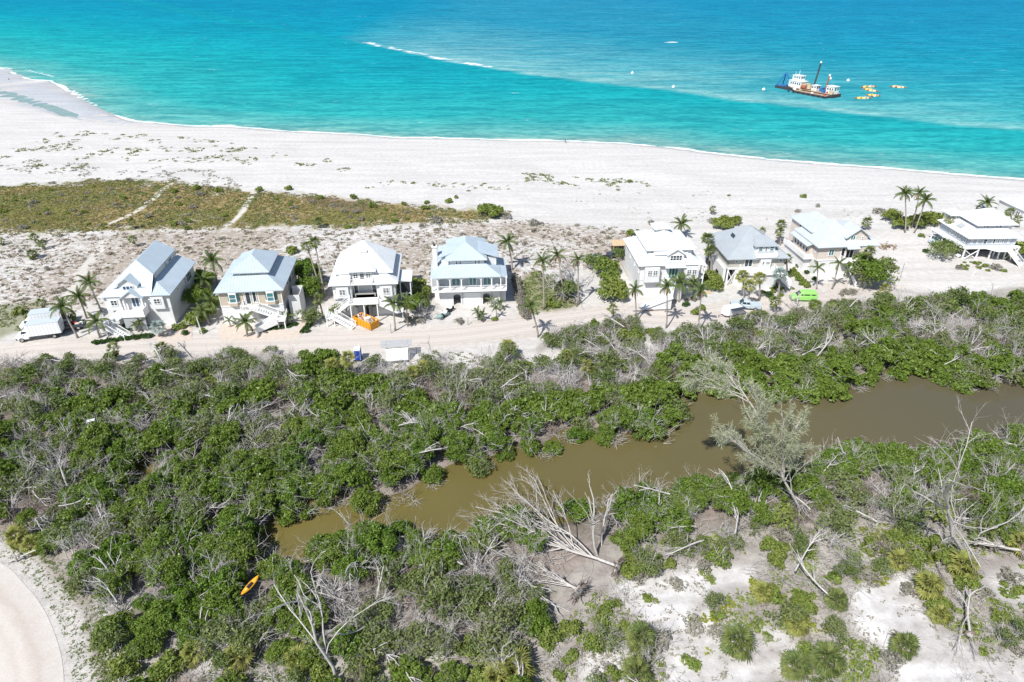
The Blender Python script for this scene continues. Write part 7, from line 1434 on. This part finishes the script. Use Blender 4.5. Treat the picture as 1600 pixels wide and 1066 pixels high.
def suv(name, label, px, py, deg, paint):
    o = car_root(name, label, 'car', px, py, deg)
    MB().loft([sec(2.25, .78, .45, .85), sec(2.1, .88, .38, .98), sec(1.0, .92, .36, 1.05), sec(-2.05, .92, .36, 1.08), sec(-2.25, .84, .45, 1.0)]).build('body', paint, o)
    MB().loft([sec(1.05, .80, 1.0, 1.1, .05), sec(.35, .74, 1.0, 1.62), sec(-1.6, .74, 1.0, 1.66), sec(-2.1, .78, 1.0, 1.3)]).build('cabin', paint, o)
    MB().loft([[(1.1, -.68, 1.1), (1.1, .68, 1.1), (.42, .6, 1.58), (.42, -.6, 1.58)], [(1.05, -.68, 1.06), (1.05, .68, 1.06), (.38, .6, 1.55), (.38, -.6, 1.55)]]).build('windscreen', 'glass', o)
    side_windows(o, [(-.3, .6), (-1.5, -.4)], .79, 1.12, 1.52, inset=.05)
    for x in (1.4, -1.4):
        for y in (-.82, .82): wheel(o, x, y, .36)
    lights(o, 2.22, -2.24, .62, .75); return o
def box_truck(label, px, py, deg, open_rear=False):
    o = car_root('box_truck', label, 'truck', px, py, deg)
    MB().box(-3.6, 1.55, -1.12, 1.12, .95, 3.15).build('cargo_box', 'white_paint', o, bevel=.03)
    MB().slab([(-3.62, -1.14, 3.19), (1.57, -1.14, 3.19), (1.57, 1.14, 3.19), (-3.62, 1.14, 3.19)], .035).build('box_roof', 'grey_panel', o)
    r = MB()
    for k in range(9): r.box(-3.35 + .55 * k, -3.31 + .55 * k, -1.135, -1.122, 1.0, 3.1).box(-3.35 + .55 * k, -3.31 + .55 * k, 1.122, 1.135, 1.0, 3.1)
    r.build('box_rib', 'grey_panel', o, kind='stuff')
    m = MB()
    for a, b in ((-2.9, -2.1), (-1.7, -1.2), (-.8, .9)):
        x = a
        while x < b: m.box(x, x + .12, -1.131, -1.123, 2.72, 2.94); x += .2
    m.build('faint_lettering', 'grey_panel', o, kind='stuff')
    MB().box(-3.66, -3.605, -1.05, 1.05, 1.0, 3.05).build('rear_door', 'dark_void' if open_rear else 'grey_panel', o)  # an open rear is a dark panel painted as its shaded interior
    MB().loft([sec(3.55, .80, .55, 1.05), sec(3.4, .92, .5, 1.25), sec(2.65, .98, .48, 1.45), sec(1.6, 1.0, .48, 1.55)]).build('cab', 'white_paint', o)
    MB().loft([sec(2.75, .84, 1.4, 1.5, .05), sec(2.25, .84, 1.4, 2.12), sec(1.6, .86, 1.4, 2.22)]).build('cab_top', 'white_paint', o)
    MB().loft([[(2.82, -.76, 1.5), (2.82, .76, 1.5), (2.32, .70, 2.08), (2.32, -.70, 2.08)], [(2.78, -.76, 1.46), (2.78, .76, 1.46), (2.28, .70, 2.05), (2.28, -.70, 2.05)]]).build('windscreen', 'glass', o)
    side_windows(o, [(1.72, 2.5)], .885, 1.55, 2.0, inset=.03)
    MB().box(3.45, 3.66, -.9, .9, .45, .7).build('bumper', 'black_rubber', o); MB().box(-3.5, 1.5, -.5, .5, .6, .94).build('chassis', 'black_rubber', o)
    for x in (2.75, -2.3):
        for y in (-.86, .86): wheel(o, x, y, .42, .3)
    lights(o, 3.5, -3.63, .72, 1.0, 1.2)
    for s in (-1, 1): MB().box(2.35, 2.45, s * 1.12 - .05, s * 1.12 + .05, 1.5, 1.85).build('mirror', 'black_rubber', o)
box_truck('white box truck nearer the road, its long side facing the thicket', 66, 528, 197)
box_truck('white box truck further from the road, half hidden behind the other', 70, 511, 197, True)
o = pickup('pickup_truck', 'dark open-bed pickup loaded with junk behind the box trucks', 108, 515, 200, 'dark_paint', False)
x0, y0 = o.location.x, o.location.y
for k, (dx, dy, z, nm, lab, mat, b) in enumerate([(1.0, .55, .7, 'fuel_can', 'red can lying in the dark pickup bed', 'red_paint', (.3, .2, .45)), (1.7, .3, .7, 'crate', 'pale crate standing in the dark pickup bed', 'rubbish', (.35, .3, .4)), (2.1, .9, .7, 'cool_box', 'white cool box at the tail of the dark pickup bed', 'white_paint', (.35, .25, .35))]):
    q = root(nm, lab, nm.replace('_', ' '), (x0 + dx, y0 + dy, z)); MB().box(-b[0], b[0], -b[1], b[1], 0, b[2]).build('body', mat, q, bevel=.03); MB().box(-b[0] * 1.04, b[0] * 1.04, -b[1] * 1.04, b[1] * 1.04, b[2] + .003, b[2] + .06).build('lid', mat, q)
pickup('pickup_truck', 'silver blue pickup parked under the yellow-green fan palms', 1164, 482, 170, 'silver_paint', True)
pickup('pickup_truck', 'dark pickup parked on the sand left of the yellow-green hedge', 934, 410, 195, 'dark_paint', True)
suv('parked_car', 'dark car half hidden by the corner of the bright white house', 963, 402, 185, 'dark_paint')
van(1254, 469, 176)
# golf carts
def cart(label, px, py, deg, paint, roof_=False, load=False):
    o = car_root('golf_cart', label, 'golf cart', px, py, deg)
    MB().loft([sec(1.25, .38, .3, .55), sec(1.1, .52, .28, .72), sec(.65, .55, .28, .82), sec(.5, .55, .28, .40)]).build('front_cowl', paint, o); MB().loft([sec(.5, .55, .28, .38), sec(-.35, .55, .28, .38)]).build('floor_pan', 'black_rubber', o)
    MB().loft([sec(-.3, .55, .28, .66), sec(-1.3, .55, .3, .70)]).build('rear_body', paint, o)
    MB().box(-.75, -.2, -.5, .5, .67, .82).build('seat', 'canvas', o, bevel=.04); MB().box(-.85, -.74, -.5, .5, .8, 1.25).build('backrest', 'canvas', o, bevel=.04); MB().tube([(.55, .2, .75), (.25, .2, 1.0)], .03, 6).build('steering_column', 'black_rubber', o)
    for x in (.8, -.85):
        for y in (-.5, .5): wheel(o, x, y, .24, .2)
    if roof_:
        for x in (.6, -1.0):
            for y in (-.5, .5): MB().tube([(x, y, .7), (x * .85, y, 1.85)], .025, 6).build('roof_post', 'black_rubber', o)
        MB().box(-1.15, .85, -.6, .6, 1.85, 1.93).build('canopy', 'canvas', o, bevel=.03)
    if load: MB().box(-1.28, -.9, -.5, .5, .72, .9).build('rear_rack', 'black_rubber', o)
cart('green golf cart with pale seats on the forecourt of the arched balcony house', 692, 496, 238, 'cart_paint', False, True)
cart('dark golf cart parked behind the green one, nearer the arch', 700, 488, 238, 'black_rubber', False, True)
cart('small cart parked under the left posts of the stilt house', 1500, 402, 200, 'white_paint', True)
suv('parked_car', 'dark car in the shade below the left deck of the stilt house', 1497, 388, 190, 'dark_paint')
suv('parked_car', 'blue-grey car half hidden left of the stilt house', 1465, 381, 195, 'silver_paint')
suv('parked_car', 'dark car in the shadow at the right edge below the stilt house', 1598, 412, 170, 'dark_paint')
# white utility trailer with an open hatch and slatted top
o = car_root('utility_trailer', 'white utility trailer with slatted top and dark rear flap beside the silver pickup', 'trailer', 1143, 493, 200)
MB().box(-1.7, 1.4, -.95, .95, .55, 1.85).build('body', 'white_paint', o, bevel=.05); MB().loft([[(1.4, -.9, .55), (1.4, .9, .55), (1.4, .9, 1.8), (1.4, -.9, 1.8)], [(2.1, -.5, .6), (2.1, .5, .6), (2.0, .5, 1.4), (2.0, -.5, 1.4)]]).build('nose', 'white_paint', o)
for k in range(7): MB().box(-1.4 + .42 * k, -1.26 + .42 * k, -.8, .8, 1.87, 1.93).build('roof_slat', 'grey_panel', o)
MB().beam((-1.8, 0, 1.9), (-2.5, 0, 1.4), 1.9, .08, (0, 0, 1)).build('rear_flap', 'dark_paint', o); MB().slab([(-1.75, 1.0, 2.0), (1.3, 1.0, 2.0), (1.3, 1.5, 1.8), (-1.75, 1.5, 1.8)], .06).build('side_flap', 'dark_paint', o)
MB().tube([(2.05, 0, .6), (3.0, 0, .45)], .06, 6).build('drawbar', 'black_rubber', o); MB().tube([(2.9, 0, .45), (2.9, 0, .02)], .05, 6).build('jack_leg', 'black_rubber', o)
for y in (-.98, .98): wheel(o, -.3, y, .34)
MB().box(-.6, .1, -1.0, -.952, .9, 1.5).build('side_door', 'grey_panel', o)
# orange skip heaped with rubbish
x, y = W(573, 508); o = root('skip', 'orange open skip heaped with building rubbish before the double front stair', 'skip', (x, y, .02), R(-38))
s = MB(); L_, wd, h_ = 2.3, 1.05, 1.35
s.loft([[(-L_, -wd, .1), (-L_, wd, .1), (-L_, wd, h_), (-L_, -wd, h_)], [(-L_ + .08, -wd, .1), (-L_ + .08, wd, .1), (-L_ + .08, wd, h_), (-L_ + .08, -wd, h_)]]); s.box(L_ - .08, L_, -wd, wd, .1, h_); s.box(-L_ + .081, L_ - .081, -wd, -wd + .07, .1, h_); s.box(-L_ + .081, L_ - .081, wd - .07, wd, .1, h_); s.box(-L_ + .081, L_ - .081, -wd + .071, wd - .071, .1, .2); s.build('body', 'orange_paint', o)
for k in range(6):
    for e in (-1, 1): MB().box(-2.0 + k * .78, -1.9 + k * .78, e * wd, e * (wd + .09), .12, h_ - .05).build('rib', 'orange_paint', o)
for a in (MB().box(-L_ - .05, L_ + .05, -wd - .06, -wd + .08, h_ + .003, h_ + .1), MB().box(-L_ - .05, L_ + .05, wd - .08, wd + .06, h_ + .003, h_ + .1), MB().box(-L_ - .05, -L_ + .1, -wd + .081, wd - .081, h_ + .003, h_ + .1), MB().box(L_ - .1, L_ + .05, -wd + .081, wd - .081, h_ + .003, h_ + .1)): a.build('rim', 'orange_paint', o)
MB().beam((L_ + .04, -.6, h_), (L_ + .04, .3, .2), .12, .06, (1, 0, 0)).build('door_bar', 'orange_paint', o)
rg2 = np.random.default_rng(3); m_ = MB()
for k in range(46):
    c = (rg2.uniform(-2, 2), rg2.uniform(-.85, .85), 1.0 + .35 * rg2.uniform() + .25 * (1 - abs(rg2.uniform(-1, 1)))); a = rg2.uniform(0, 6.28); l = rg2.uniform(.15, .6); m_.beam(c, (c[0] + l * math.cos(a), c[1] + l * math.sin(a) * .6, c[2] + rg2.uniform(-.2, .3)), rg2.uniform(.1, .4), rg2.uniform(.04, .25))
q = m_.build('rubbish', 'rubbish', None, kind='stuff'); q.location = o.location; q.rotation_euler = o.rotation_euler
q = root('plasterboard', 'white sheet of board lying on the rubbish in the orange skip', 'board', (x + .3, y - .2, 1.5), R(15)); MB().beam((-.6, 0, 0), (.6, 0, .2), .8, .04).build('sheet', 'white_paint', q)
for px, py, a, lab in ((541, 505, 10, 'white board lying on the sand left of the orange skip'), (1100, 458, 0, 'tan plank stack on the sand before the bright white house')):
    x, y = W(px, py); q = root('board', lab, 'board', (x, y, .02), R(a)); b = MB()
    for k in range(3): MB().box(-1.4 + .05 * k, 1.4 - .08 * k, -.5 + .12 * k, .4 + .02 * k, .06 * k, .06 * k + .055).build('plank', 'white_paint' if 'white b' in lab else 'raw_wood', q)
# portable toilet
x, y = W(560, 562); o = root('portable_toilet', 'blue portable toilet with a white roof at the roadside', 'toilet', (x, y, .05), R(2))
MB().box(-.52, .52, -.55, .55, .1, 2.05).build('cabin', 'white_paint', o, bevel=.03); MB().box(-.44, .44, -.60, -.553, .18, 1.95).build('door', 'potty_blue', o, bevel=.01); MB().box(.3, .36, -.64, -.603, .95, 1.15).build('latch', 'chrome', o)
MB().box(.525, .56, -.5, .5, .2, 1.9).build('side_panel', 'potty_blue', o); MB().loft([[(-.58, -.62, 2.06), (.58, -.62, 2.06), (.58, .62, 2.06), (-.58, .62, 2.06)], [(-.5, -.5, 2.28), (.5, -.5, 2.28), (.5, .5, 2.28), (-.5, .5, 2.28)]]).build('roof', 'white_paint', o, bevel=.03); MB().tube([(.3, .35, 2.2), (.3, .35, 2.5)], .06, 8).build('vent_pipe', 'white_paint', o); MB().box(-.58, .58, -.6, .6, 0, .1).build('skid', 'black_rubber', o)
# roadside kiosk
x, y = W(622, 562); o = root('kiosk', 'white roadside notice kiosk under an overhanging grey slatted roof', 'kiosk', (x, y, .03), R(8))
MB().box(-1.7, 1.7, -.1, .5, .35, 2.05).build('cabinet', 'white_paint', o, bevel=.02); MB().slab([(-1.75, -1.5, .75), (1.75, -1.5, .75), (1.75, -.2, 2.2), (-1.75, -.2, 2.2)], .08).build('notice_panel', 'white_paint', o)
for px_ in (-1.8, 1.8): MB().box(px_ - .07, px_ + .07, .0, .14, 0, 2.6).build('post', 'white_trim', o)
for k in range(5): MB().beam((-2.7, .15 + .42 * k, 2.5 + .03 * k), (2.5, .15 + .42 * k, 2.5 + .03 * k), .30, .06).build('roof_slat', 'grey_siding', o)
for x_ in (-1.8, 1.8): MB().beam((x_, -.1, 2.40), (x_, 2.0, 2.53), .1, .1).build('roof_beam', 'dark_paint', o)
for px, py, a, lab in ((648, 566, 20, 'white rubble bag right of the roadside kiosk'), (690, 566, -15, 'pale sheet of scrap among the weeds right of the kiosk'), (585, 570, 10, 'white scrap sheet in the weeds between toilet and kiosk')):
    x, y = W(px, py); q = root('scrap_sheet', lab, 'scrap', (x, y, .05), R(a)); MB().slab([(-.9, -.4, .1), (.7, -.5, .25), (.9, .35, .12), (-.2, .5, .3), (-.8, .4, .15)], .05).build('sheet', 'canvas', q); MB().slab([(-.5, -.3, .36), (.4, -.35, .4), (.35, .2, .45), (-.4, .25, .38)], .05).build('sheet', 'rubbish', q)
# barrier at the turning loop
x, y = W(2, 847); x2, y2 = W(27, 878); o = root('barrier', 'low wooden rail barrier at the edge of the turning loop', 'barrier', (x, y, 0)); dx, dy = x2 - x, y2 - y
for t in (0.0, 1.0): MB().box(dx * t - .09, dx * t + .09, dy * t - .09, dy * t + .09, 0, 1.05).build('post', 'grey_wood', o)
MB().beam((-dx * .1, -dy * .1, .92), (dx * 1.1, dy * 1.1, .98), .1, .16).build('rail', 'grey_wood', o)
# orange kayak in the thicket
x, y = W(398, 940); o = root('kayak', 'orange kayak lying tilted in the thicket', 'kayak', (x, y, 2.5), R(55)); o.rotation_euler = (R(20), R(-14), R(57)); o.scale = (.8, .8, .8); secs = []
for t in np.linspace(-1, 1, 9): w_ = .38 * (1 - t * t) ** .7 + .02; hh = .14 + .08 * t * t; secs.append([(1.6 * t, w_ * math.cos(a), (hh if math.sin(a) > 0 else .22) * math.sin(a) + .1 * t * t) for a in np.linspace(0, 2 * math.pi, 11)[:-1]])
MB().loft(secs).build('hull', 'orange_paint', o, True); MB().tube([(-.45, 0, .16), (.35, 0, .16)], [.22, .2], 12).build('cockpit', 'black_rubber', o); MB().box(-.9, -.5, -.13, .13, .16, .2).build('hatch', 'yellow_plastic', o)
for i, (px, py, lab) in enumerate(((150, 680, 'small white bin lying in the left thicket'), (1254, 552, 'white crate caught in the thicket above the creek'), (1117, 802, 'small red float caught in the brush below the feathery tree'))):
    x, y = W(px, py); q = root(('bin', 'crate', 'float')[i], lab, ('bin', 'crate', 'float')[i], (x, y, 2.0 if i < 2 else .6), R(20)); m_ = ('white_paint', 'white_paint', 'red_paint')[i]
    if i < 2: MB().box(-.45, .45, -.35, .35, 0, .5).build('body', m_, q, bevel=.04); MB().box(-.5, .5, -.4, .4, .503, .56).build('lid', m_, q)
    else: MB().tube([(-.3, 0, .2), (-.2, 0, .2), (.2, 0, .2), (.3, 0, .2)], [.08, .2, .2, .08], 10).build('body', m_, q, True); MB().tube([(.3, 0, .2), (.42, 0, .25)], .03, 6).build('eye', 'white_paint', q)
# slim posts by the road
for i, (b, t, lab) in enumerate((((1405, 440), (1413, 413), 'slim grey post casting a long shadow on the open sand'), ((1520, 431), (1526, 421), 'short white post at the lane before the stilt house'), ((316, 523), (307, 496), 'slim white lamp post at the roadside bed'), ((611, 521), (610, 508), 'short dark post beside the roadside palm'), ((1325, 455), (1327, 443), 'short white post at the foot of the pink house sand'), ((731, 508), (731, 498), 'short grey post on the sandy forecourt'))):
    x, y = W(*b); tx, tz = XZ(t[0], t[1], y); q = root('post', lab, 'post', (x, y, 0)); MB().tube([(0, 0, 0), (tx - x, 0, tz)], .07, 8).build('shaft', 'white_trim' if 'white' in lab else 'grey_wood', q); MB().tube([(tx - x, 0, tz), (tx - x, 0, tz + .16)], [.12, .09], 8).build('cap', 'grey_wood', q)
# boardwalk with a rail along the left side of the fifth house
p0 = W(965, 400); p1 = W(1003, 462); o = root('boardwalk', 'raw timber walkway with a plank rail along the left of the bright white house', 'boardwalk', (p0[0], p0[1], 0)); d = p1 - p0; n_ = 26; nd = np.array([-d[1], d[0]]) / np.linalg.norm(d)
for k in range(n_): c = d * (k + .5) / n_; MB().beam((c[0] - nd[0] * .6, c[1] - nd[1] * .6, .5 - .4 * k / n_), (c[0] + nd[0] * .6, c[1] + nd[1] * .6, .5 - .4 * k / n_), np.linalg.norm(d) / n_ - .04, .05).build('plank', 'deck_wood', o)
for k in range(7): c = d * k / 6 + nd * .65; MB().box(c[0] - .06, c[0] + .06, c[1] - .06, c[1] + .06, 0, 1.4 - .4 * k / 6).build('post', 'raw_wood', o)
for z in (1.35, .95): MB().beam((nd[0] * .65, nd[1] * .65, z), (d[0] + nd[0] * .65, d[1] + nd[1] * .65, z - .4), .06, .15).build('rail', 'raw_wood', o)
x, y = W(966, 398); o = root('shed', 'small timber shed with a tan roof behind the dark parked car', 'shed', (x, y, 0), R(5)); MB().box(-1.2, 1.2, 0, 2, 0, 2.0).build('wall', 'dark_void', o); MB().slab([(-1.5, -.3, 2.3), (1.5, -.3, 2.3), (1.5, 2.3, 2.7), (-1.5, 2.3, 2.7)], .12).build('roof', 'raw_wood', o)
for x_ in (-1.25, 1.25): MB().box(x_ - .08, x_ + .08, -.12, -.002, 0, 2.25).build('post', 'raw_wood', o)
x, y = W(1385, 386); o = root('brush_heap', 'brown heap of cut dry palm leaves on the sand right of the pink house', 'heap', (x, y, 0))
for k in range(26): a = rg2.uniform(0, 6.28); link('dead_frond', T_FROND_DEAD, None, o, (rg2.uniform(-1.8, 1.8), rg2.uniform(-1.2, 1.2), .35 + rg2.uniform(0, .4)), (0, rg2.uniform(.1, .6), a), .7)

# ------------------------------------------------------------------ dredger and its floats
x, y = W(1262, 148, SEA_Z); bow = W(1216, 136, SEA_Z); aft = W(1306, 153, SEA_Z); dv = bow - aft; LEN = np.linalg.norm(dv); ang = math.atan2(dv[1], dv[0])
o = root('dredger', 'black-hulled dredging barge with white wheelhouses and two tall leaning masts on the turquoise sea', 'dredger', ((bow[0] + aft[0]) / 2, (bow[1] + aft[1]) / 2, SEA_Z), ang)
hl = LEN / 2
MB().loft([[(-hl, -3.2, -.6), (-hl, 3.2, -.6), (-hl, 3.4, 1.5), (-hl, -3.4, 1.5)], [(hl * .45, -3.2, -.6), (hl * .45, 3.2, -.6), (hl * .45, 3.4, 1.5), (hl * .45, -3.4, 1.5)]]).build('hull', 'ship_hull', o)
for s in (-1, 1): MB().loft([[(hl * .452, s * 3.3, -.5), (hl * .452, s * 1.3, -.5), (hl * .452, s * 1.3, 1.3), (hl * .452, s * 3.3, 1.3)], [(hl * .98, s * 3.0, -.5), (hl * .98, s * 1.6, -.5), (hl * .98, s * 1.6, 1.2), (hl * .98, s * 3.0, 1.2)]]).build('pontoon', 'ship_hull', o)
MB().box(-hl + .2, hl * .44, -3.3, 3.3, 1.503, 1.6).build('deck', 'ship_deck', o); MB().box(-hl + 1, hl * .15, 3.45, 6.2, -.4, 1.0).build('side_barge', 'ship_hull', o); MB().box(-hl + 1.1, hl * .14, 3.5, 6.1, 1.003, 1.1).build('side_deck', 'ship_deck', o)
def cabin(x0, x1, y0, y1, z0, z1, mat='white_paint', name='cabin'):
    c = MB().box(x0, x1, y0, y1, z0, z1).build(name, mat, o, bevel=.06)
    for k in range(max(2, int((x1 - x0) / 1.3))): xx = x0 + .4 + k * 1.25; MB().box(xx, xx + .7, y1 + .005, y1 + .06, z0 + (z1 - z0) * .5, z0 + (z1 - z0) * .8).build('window', 'glass', c)
    for k in range(2): yy = y0 + .5 + k * (y1 - y0) * .45; MB().box(x0 - .06, x0 - .005, yy, yy + .8, z0 + (z1 - z0) * .5, z0 + (z1 - z0) * .8).build('window', 'glass', c)
    MB().box(x0 - .25, x1 + .25, y0 - .25, y1 + .25, z1 + .003, z1 + .15).build('cabin_roof', 'white_paint', c)
cabin(hl * .12, hl * .55, -2.4, 2.2, 1.6, 4.4); cabin(hl * .2, hl * .48, -1.8, 1.6, 4.56, 6.8, name='wheelhouse'); cabin(-hl * .95, -hl * .7, -2.2, 1.5, 1.6, 4.6); cabin(-hl * .38, -hl * .22, -1.5, 1.5, 1.6, 3.8)
MB().tube([(hl * .34, 0, 6.9), (hl * .34, 0, 9.2)], .08, 6).build('aerial', 'white_paint', o); MB().tube([(hl * .42, 1, 6.9), (hl * .42, 1, 8.6)], .06, 6).build('aerial', 'white_paint', o)
MB().box(-hl * .03, hl * .1, -2, 2, 1.6, 3.8).build('pump_house', 'tan_metal', o, bevel=.08); MB().cyl((-hl * .0, 2.4, 2.5), .9, 2.6, 14, 'x').build('winch_drum', 'rust', o); MB().cyl((hl * .05, -2.6, 2.4), .8, 2.0, 14, 'x').build('winch_drum', 'red_paint', o); MB().cyl((-hl * .14, 1.6, 2.9), 1.1, 1.8, 14, 'z').build('tank', 'tan_metal', o)
MB().box(-hl * .55, -hl * .46, -2.2, 1.0, 1.6, 3.2).build('engine_box', 'ship_blue', o, bevel=.08); MB().box(-hl * .68, -hl * .6, .5, 2.6, 1.6, 2.8).build('engine_box', 'ship_blue', o, bevel=.08); MB().box(hl * .56, hl * .66, -2.5, -.5, 1.3, 2.6).build('engine_box', 'ship_blue', o, bevel=.08)
MB().tube([(-hl * .42, -2.2, 2.0), (hl * .35, -2.2, 2.2)], .35, 10).build('suction_pipe', 'rust', o); MB().cyl((-hl * .93, 2.6, 2.4), 1.1, .8, 16, 'y').build('cable_reel', 'tan_metal', o)
f = MB()
for s in (-1, 1): f.tube([(hl * .97, s * 2.3, 1.2), (hl * .80, 0, 7.2)], .28, 6); f.tube([(hl * .62, s * 2.3, 1.2), (hl * .80, 0, 7.2)], .25, 6)
f.build('front_gantry', 'ship_blue', o); MB().box(hl * .7, hl * .97, -2.8, 2.8, 1.2, 1.5).build('bow_beam', 'ship_blue', o)
for (px_, hh, xx) in ((.9, 13.5, -.18), (.6, 8.6, -.58)):
    m_ = MB().tube([(hl * xx, -.5, .5), (hl * (xx - .09 * hh / 18), -.5 - hh * .04, hh)], .36, 10).build('spud_mast', 'ship_hull' if xx > -.5 else 'rust', o); MB().tube([(hl * (xx - .09 * hh / 18), -.5 - hh * .04, hh), (hl * (xx - .092 * hh / 18), -.5 - hh * .041, hh + .7)], .45, 10).build('mast_cap', 'white_paint', m_)
for k in range(8): MB().tube([(-hl + 2 + k * hl * .17, 6.25, .3), (-hl + 2 + k * hl * .17, 6.5, .3)], .5, 12).build('fender_tyre', 'black_rubber', o)
for k in range(14):
    c = (rg2.uniform(-hl * .95, hl * .4), rg2.uniform(-2.8, 5.6), 1.62 if True else 0); c = (c[0], c[1], 1.6 if c[1] < 3.2 else 1.1); MB().box(c[0], c[0] + rg2.uniform(.5, 1.3), c[1], c[1] + rg2.uniform(.4, .9), c[2], c[2] + rg2.uniform(.4, 1.2)).build('deck_box', ['white_paint', 'red_paint', 'tan_metal', 'ship_blue', 'yellow_plastic'][k % 5], o, bevel=.04)
FL = [(1352, 137, 'yellow_plastic', 20), (1361, 136.5, 'peach_plastic', 5), (1357, 141, 'yellow_plastic', -30), (1363, 143, 'peach_plastic', -35), (1362, 150, 'yellow_plastic', -40), (1368, 151, 'peach_plastic', 20), (1344, 154.5, 'yellow_plastic', 3), (1352, 154.5, 'peach_plastic', 3), (1399, 136.5, 'peach_plastic', -3), (1407, 137.5, 'peach_plastic', -12)]
FLL = ['topmost left yellow pipe float of the cluster', 'topmost right pale pipe float of the cluster', 'second yellow float down the pipe line', 'pale float beside the second yellow one', 'yellow float at the bend of the pipe line', 'pale float at the bend of the pipe line', 'yellow float at the loose lower left pipe end', 'pale float next to the loose lower left one', 'lone pale float far right of the dredger', 'end of the lone pale float string far right']
for (px, py, m_, a), lab in zip(FL, FLL):
    x, y = W(px, py, SEA_Z); q = root('pipe_float', lab, 'float', (x, y, SEA_Z), R(a), 'floats of the dredge pipe'); MB().tube([(-1.6, 0, .2), (-1.3, 0, .2), (1.3, 0, .2), (1.6, 0, .2)], [.3, .6, .6, .3], 12).build('tank', m_, q, True); MB().tube([(-2.6, 0, .3), (2.6, 0, .3)], .28, 8).build('pipe', 'rust', q); MB().box(-.3, .3, -.75, .75, .5, 1.0).build('saddle', 'tan_metal', q)
for px, py, lab in ((1297, 124, 'white buoy nearest behind the second mast'), (1325, 127, 'white buoy right behind the dredger'), (1308, 140, 'white buoy just right of the dredger stern'), (1193, 141, 'white buoy left of the dredger bow'), (988, 115, 'white buoy alone far left of the dredger'), (1052, 137, 'white buoy left on the pale sand streak')):
    x, y = W(px, py, SEA_Z); q = root('buoy', lab, 'buoy', (x, y, SEA_Z)); MB().tube([(0, 0, -.2), (0, 0, .1), (0, 0, .7), (0, 0, 1.0)], [.5, .85, .7, .2], 12).build('float_body', 'white_paint', q, True); MB().tube([(0, 0, 1.0), (0, 0, 1.5)], .08, 6).build('top_mark', 'white_paint', q)
# two people on the beach
def person(label, px, py, top, legs, deg, stride=.22):
    x, y = W(px, py, -.1); me = bpy.data.meshes.new('person'); z = .0
    J = {'pel': (0, 0, .95), 'wai': (0, 0, 1.12), 'che': (.02, 0, 1.34), 'nec': (.02, 0, 1.5), 'hea': (.03, 0, 1.63), 'hd2': (.03, 0, 1.74)}
    for s, n_ in ((1, 'l'), (-1, 'r')):
        J.update({n_ + 'hip': (0, s * .1, .9), n_ + 'kne': (stride * s * .6, s * .11, .5), n_ + 'ank': (stride * s * .8, s * .11, .08), n_ + 'toe': (stride * s * .8 + .16, s * .12, .04), n_ + 'sho': (.02, s * .19, 1.42), n_ + 'elb': (-stride * s * .5, s * .25, 1.16), n_ + 'han': (-stride * s * .3 + .1, s * .25, .9)})
    E_ = [('pel', 'wai'), ('wai', 'che'), ('che', 'nec'), ('nec', 'hea'), ('hea', 'hd2')] + [e for n_ in 'lr' for e in (('pel', n_ + 'hip'), (n_ + 'hip', n_ + 'kne'), (n_ + 'kne', n_ + 'ank'), (n_ + 'ank', n_ + 'toe'), ('che', n_ + 'sho'), (n_ + 'sho', n_ + 'elb'), (n_ + 'elb', n_ + 'han'))]
    K = list(J); rad = {'pel': .14, 'wai': .12, 'che': .15, 'nec': .06, 'hea': .10, 'hd2': .08}; me.from_pydata([J[k] for k in K], [(K.index(a), K.index(b)) for a, b in E_], [])
    q = bpy.data.objects.new('person', me); COL.objects.link(q); sk_ = q.modifiers.new('skin', 'SKIN'); 
    for i, k in enumerate(K): r_ = rad.get(k, {'hip': .1, 'kne': .07, 'ank': .05, 'toe': .04, 'sho': .07, 'elb': .05, 'han': .045}[k[1:]] if k not in rad else .1); me.skin_vertices[0].data[i].radius = (r_, r_)
    me.skin_vertices[0].data[0].use_root = True; q.modifiers.new('sub', 'SUBSURF').levels = 1; q.modifiers['sub'].render_levels = 1
    dg = bpy.context.evaluated_depsgraph_get(); me2 = bpy.data.meshes.new_from_object(q.evaluated_get(dg)); q.modifiers.clear(); q.data = me2; me2.materials.clear()
    for m_ in ('skin', top, legs): me2.materials.append(MATS[m_])
    for p in me2.polygons: c = p.center; p.use_smooth = True; p.material_index = 1 if 1.0 < c.z < 1.47 and abs(c.y) < .24 else 2 if .45 < c.z <= 1.0 and abs(c.y) < .2 else 0
    q.location = (x, y, land_h(np.array([x]), np.array([y]))[0]); q.rotation_euler = (0, 0, R(deg)); tag(q, label, 'person'); return q
person('person in dark clothes walking along the waterline at mid beach', 883, 223, 'navy_cloth', 'navy_cloth', 10)
person('person standing far off on the wet sand at the left edge', 15, 128, 'navy_cloth', 'canvas', 90)
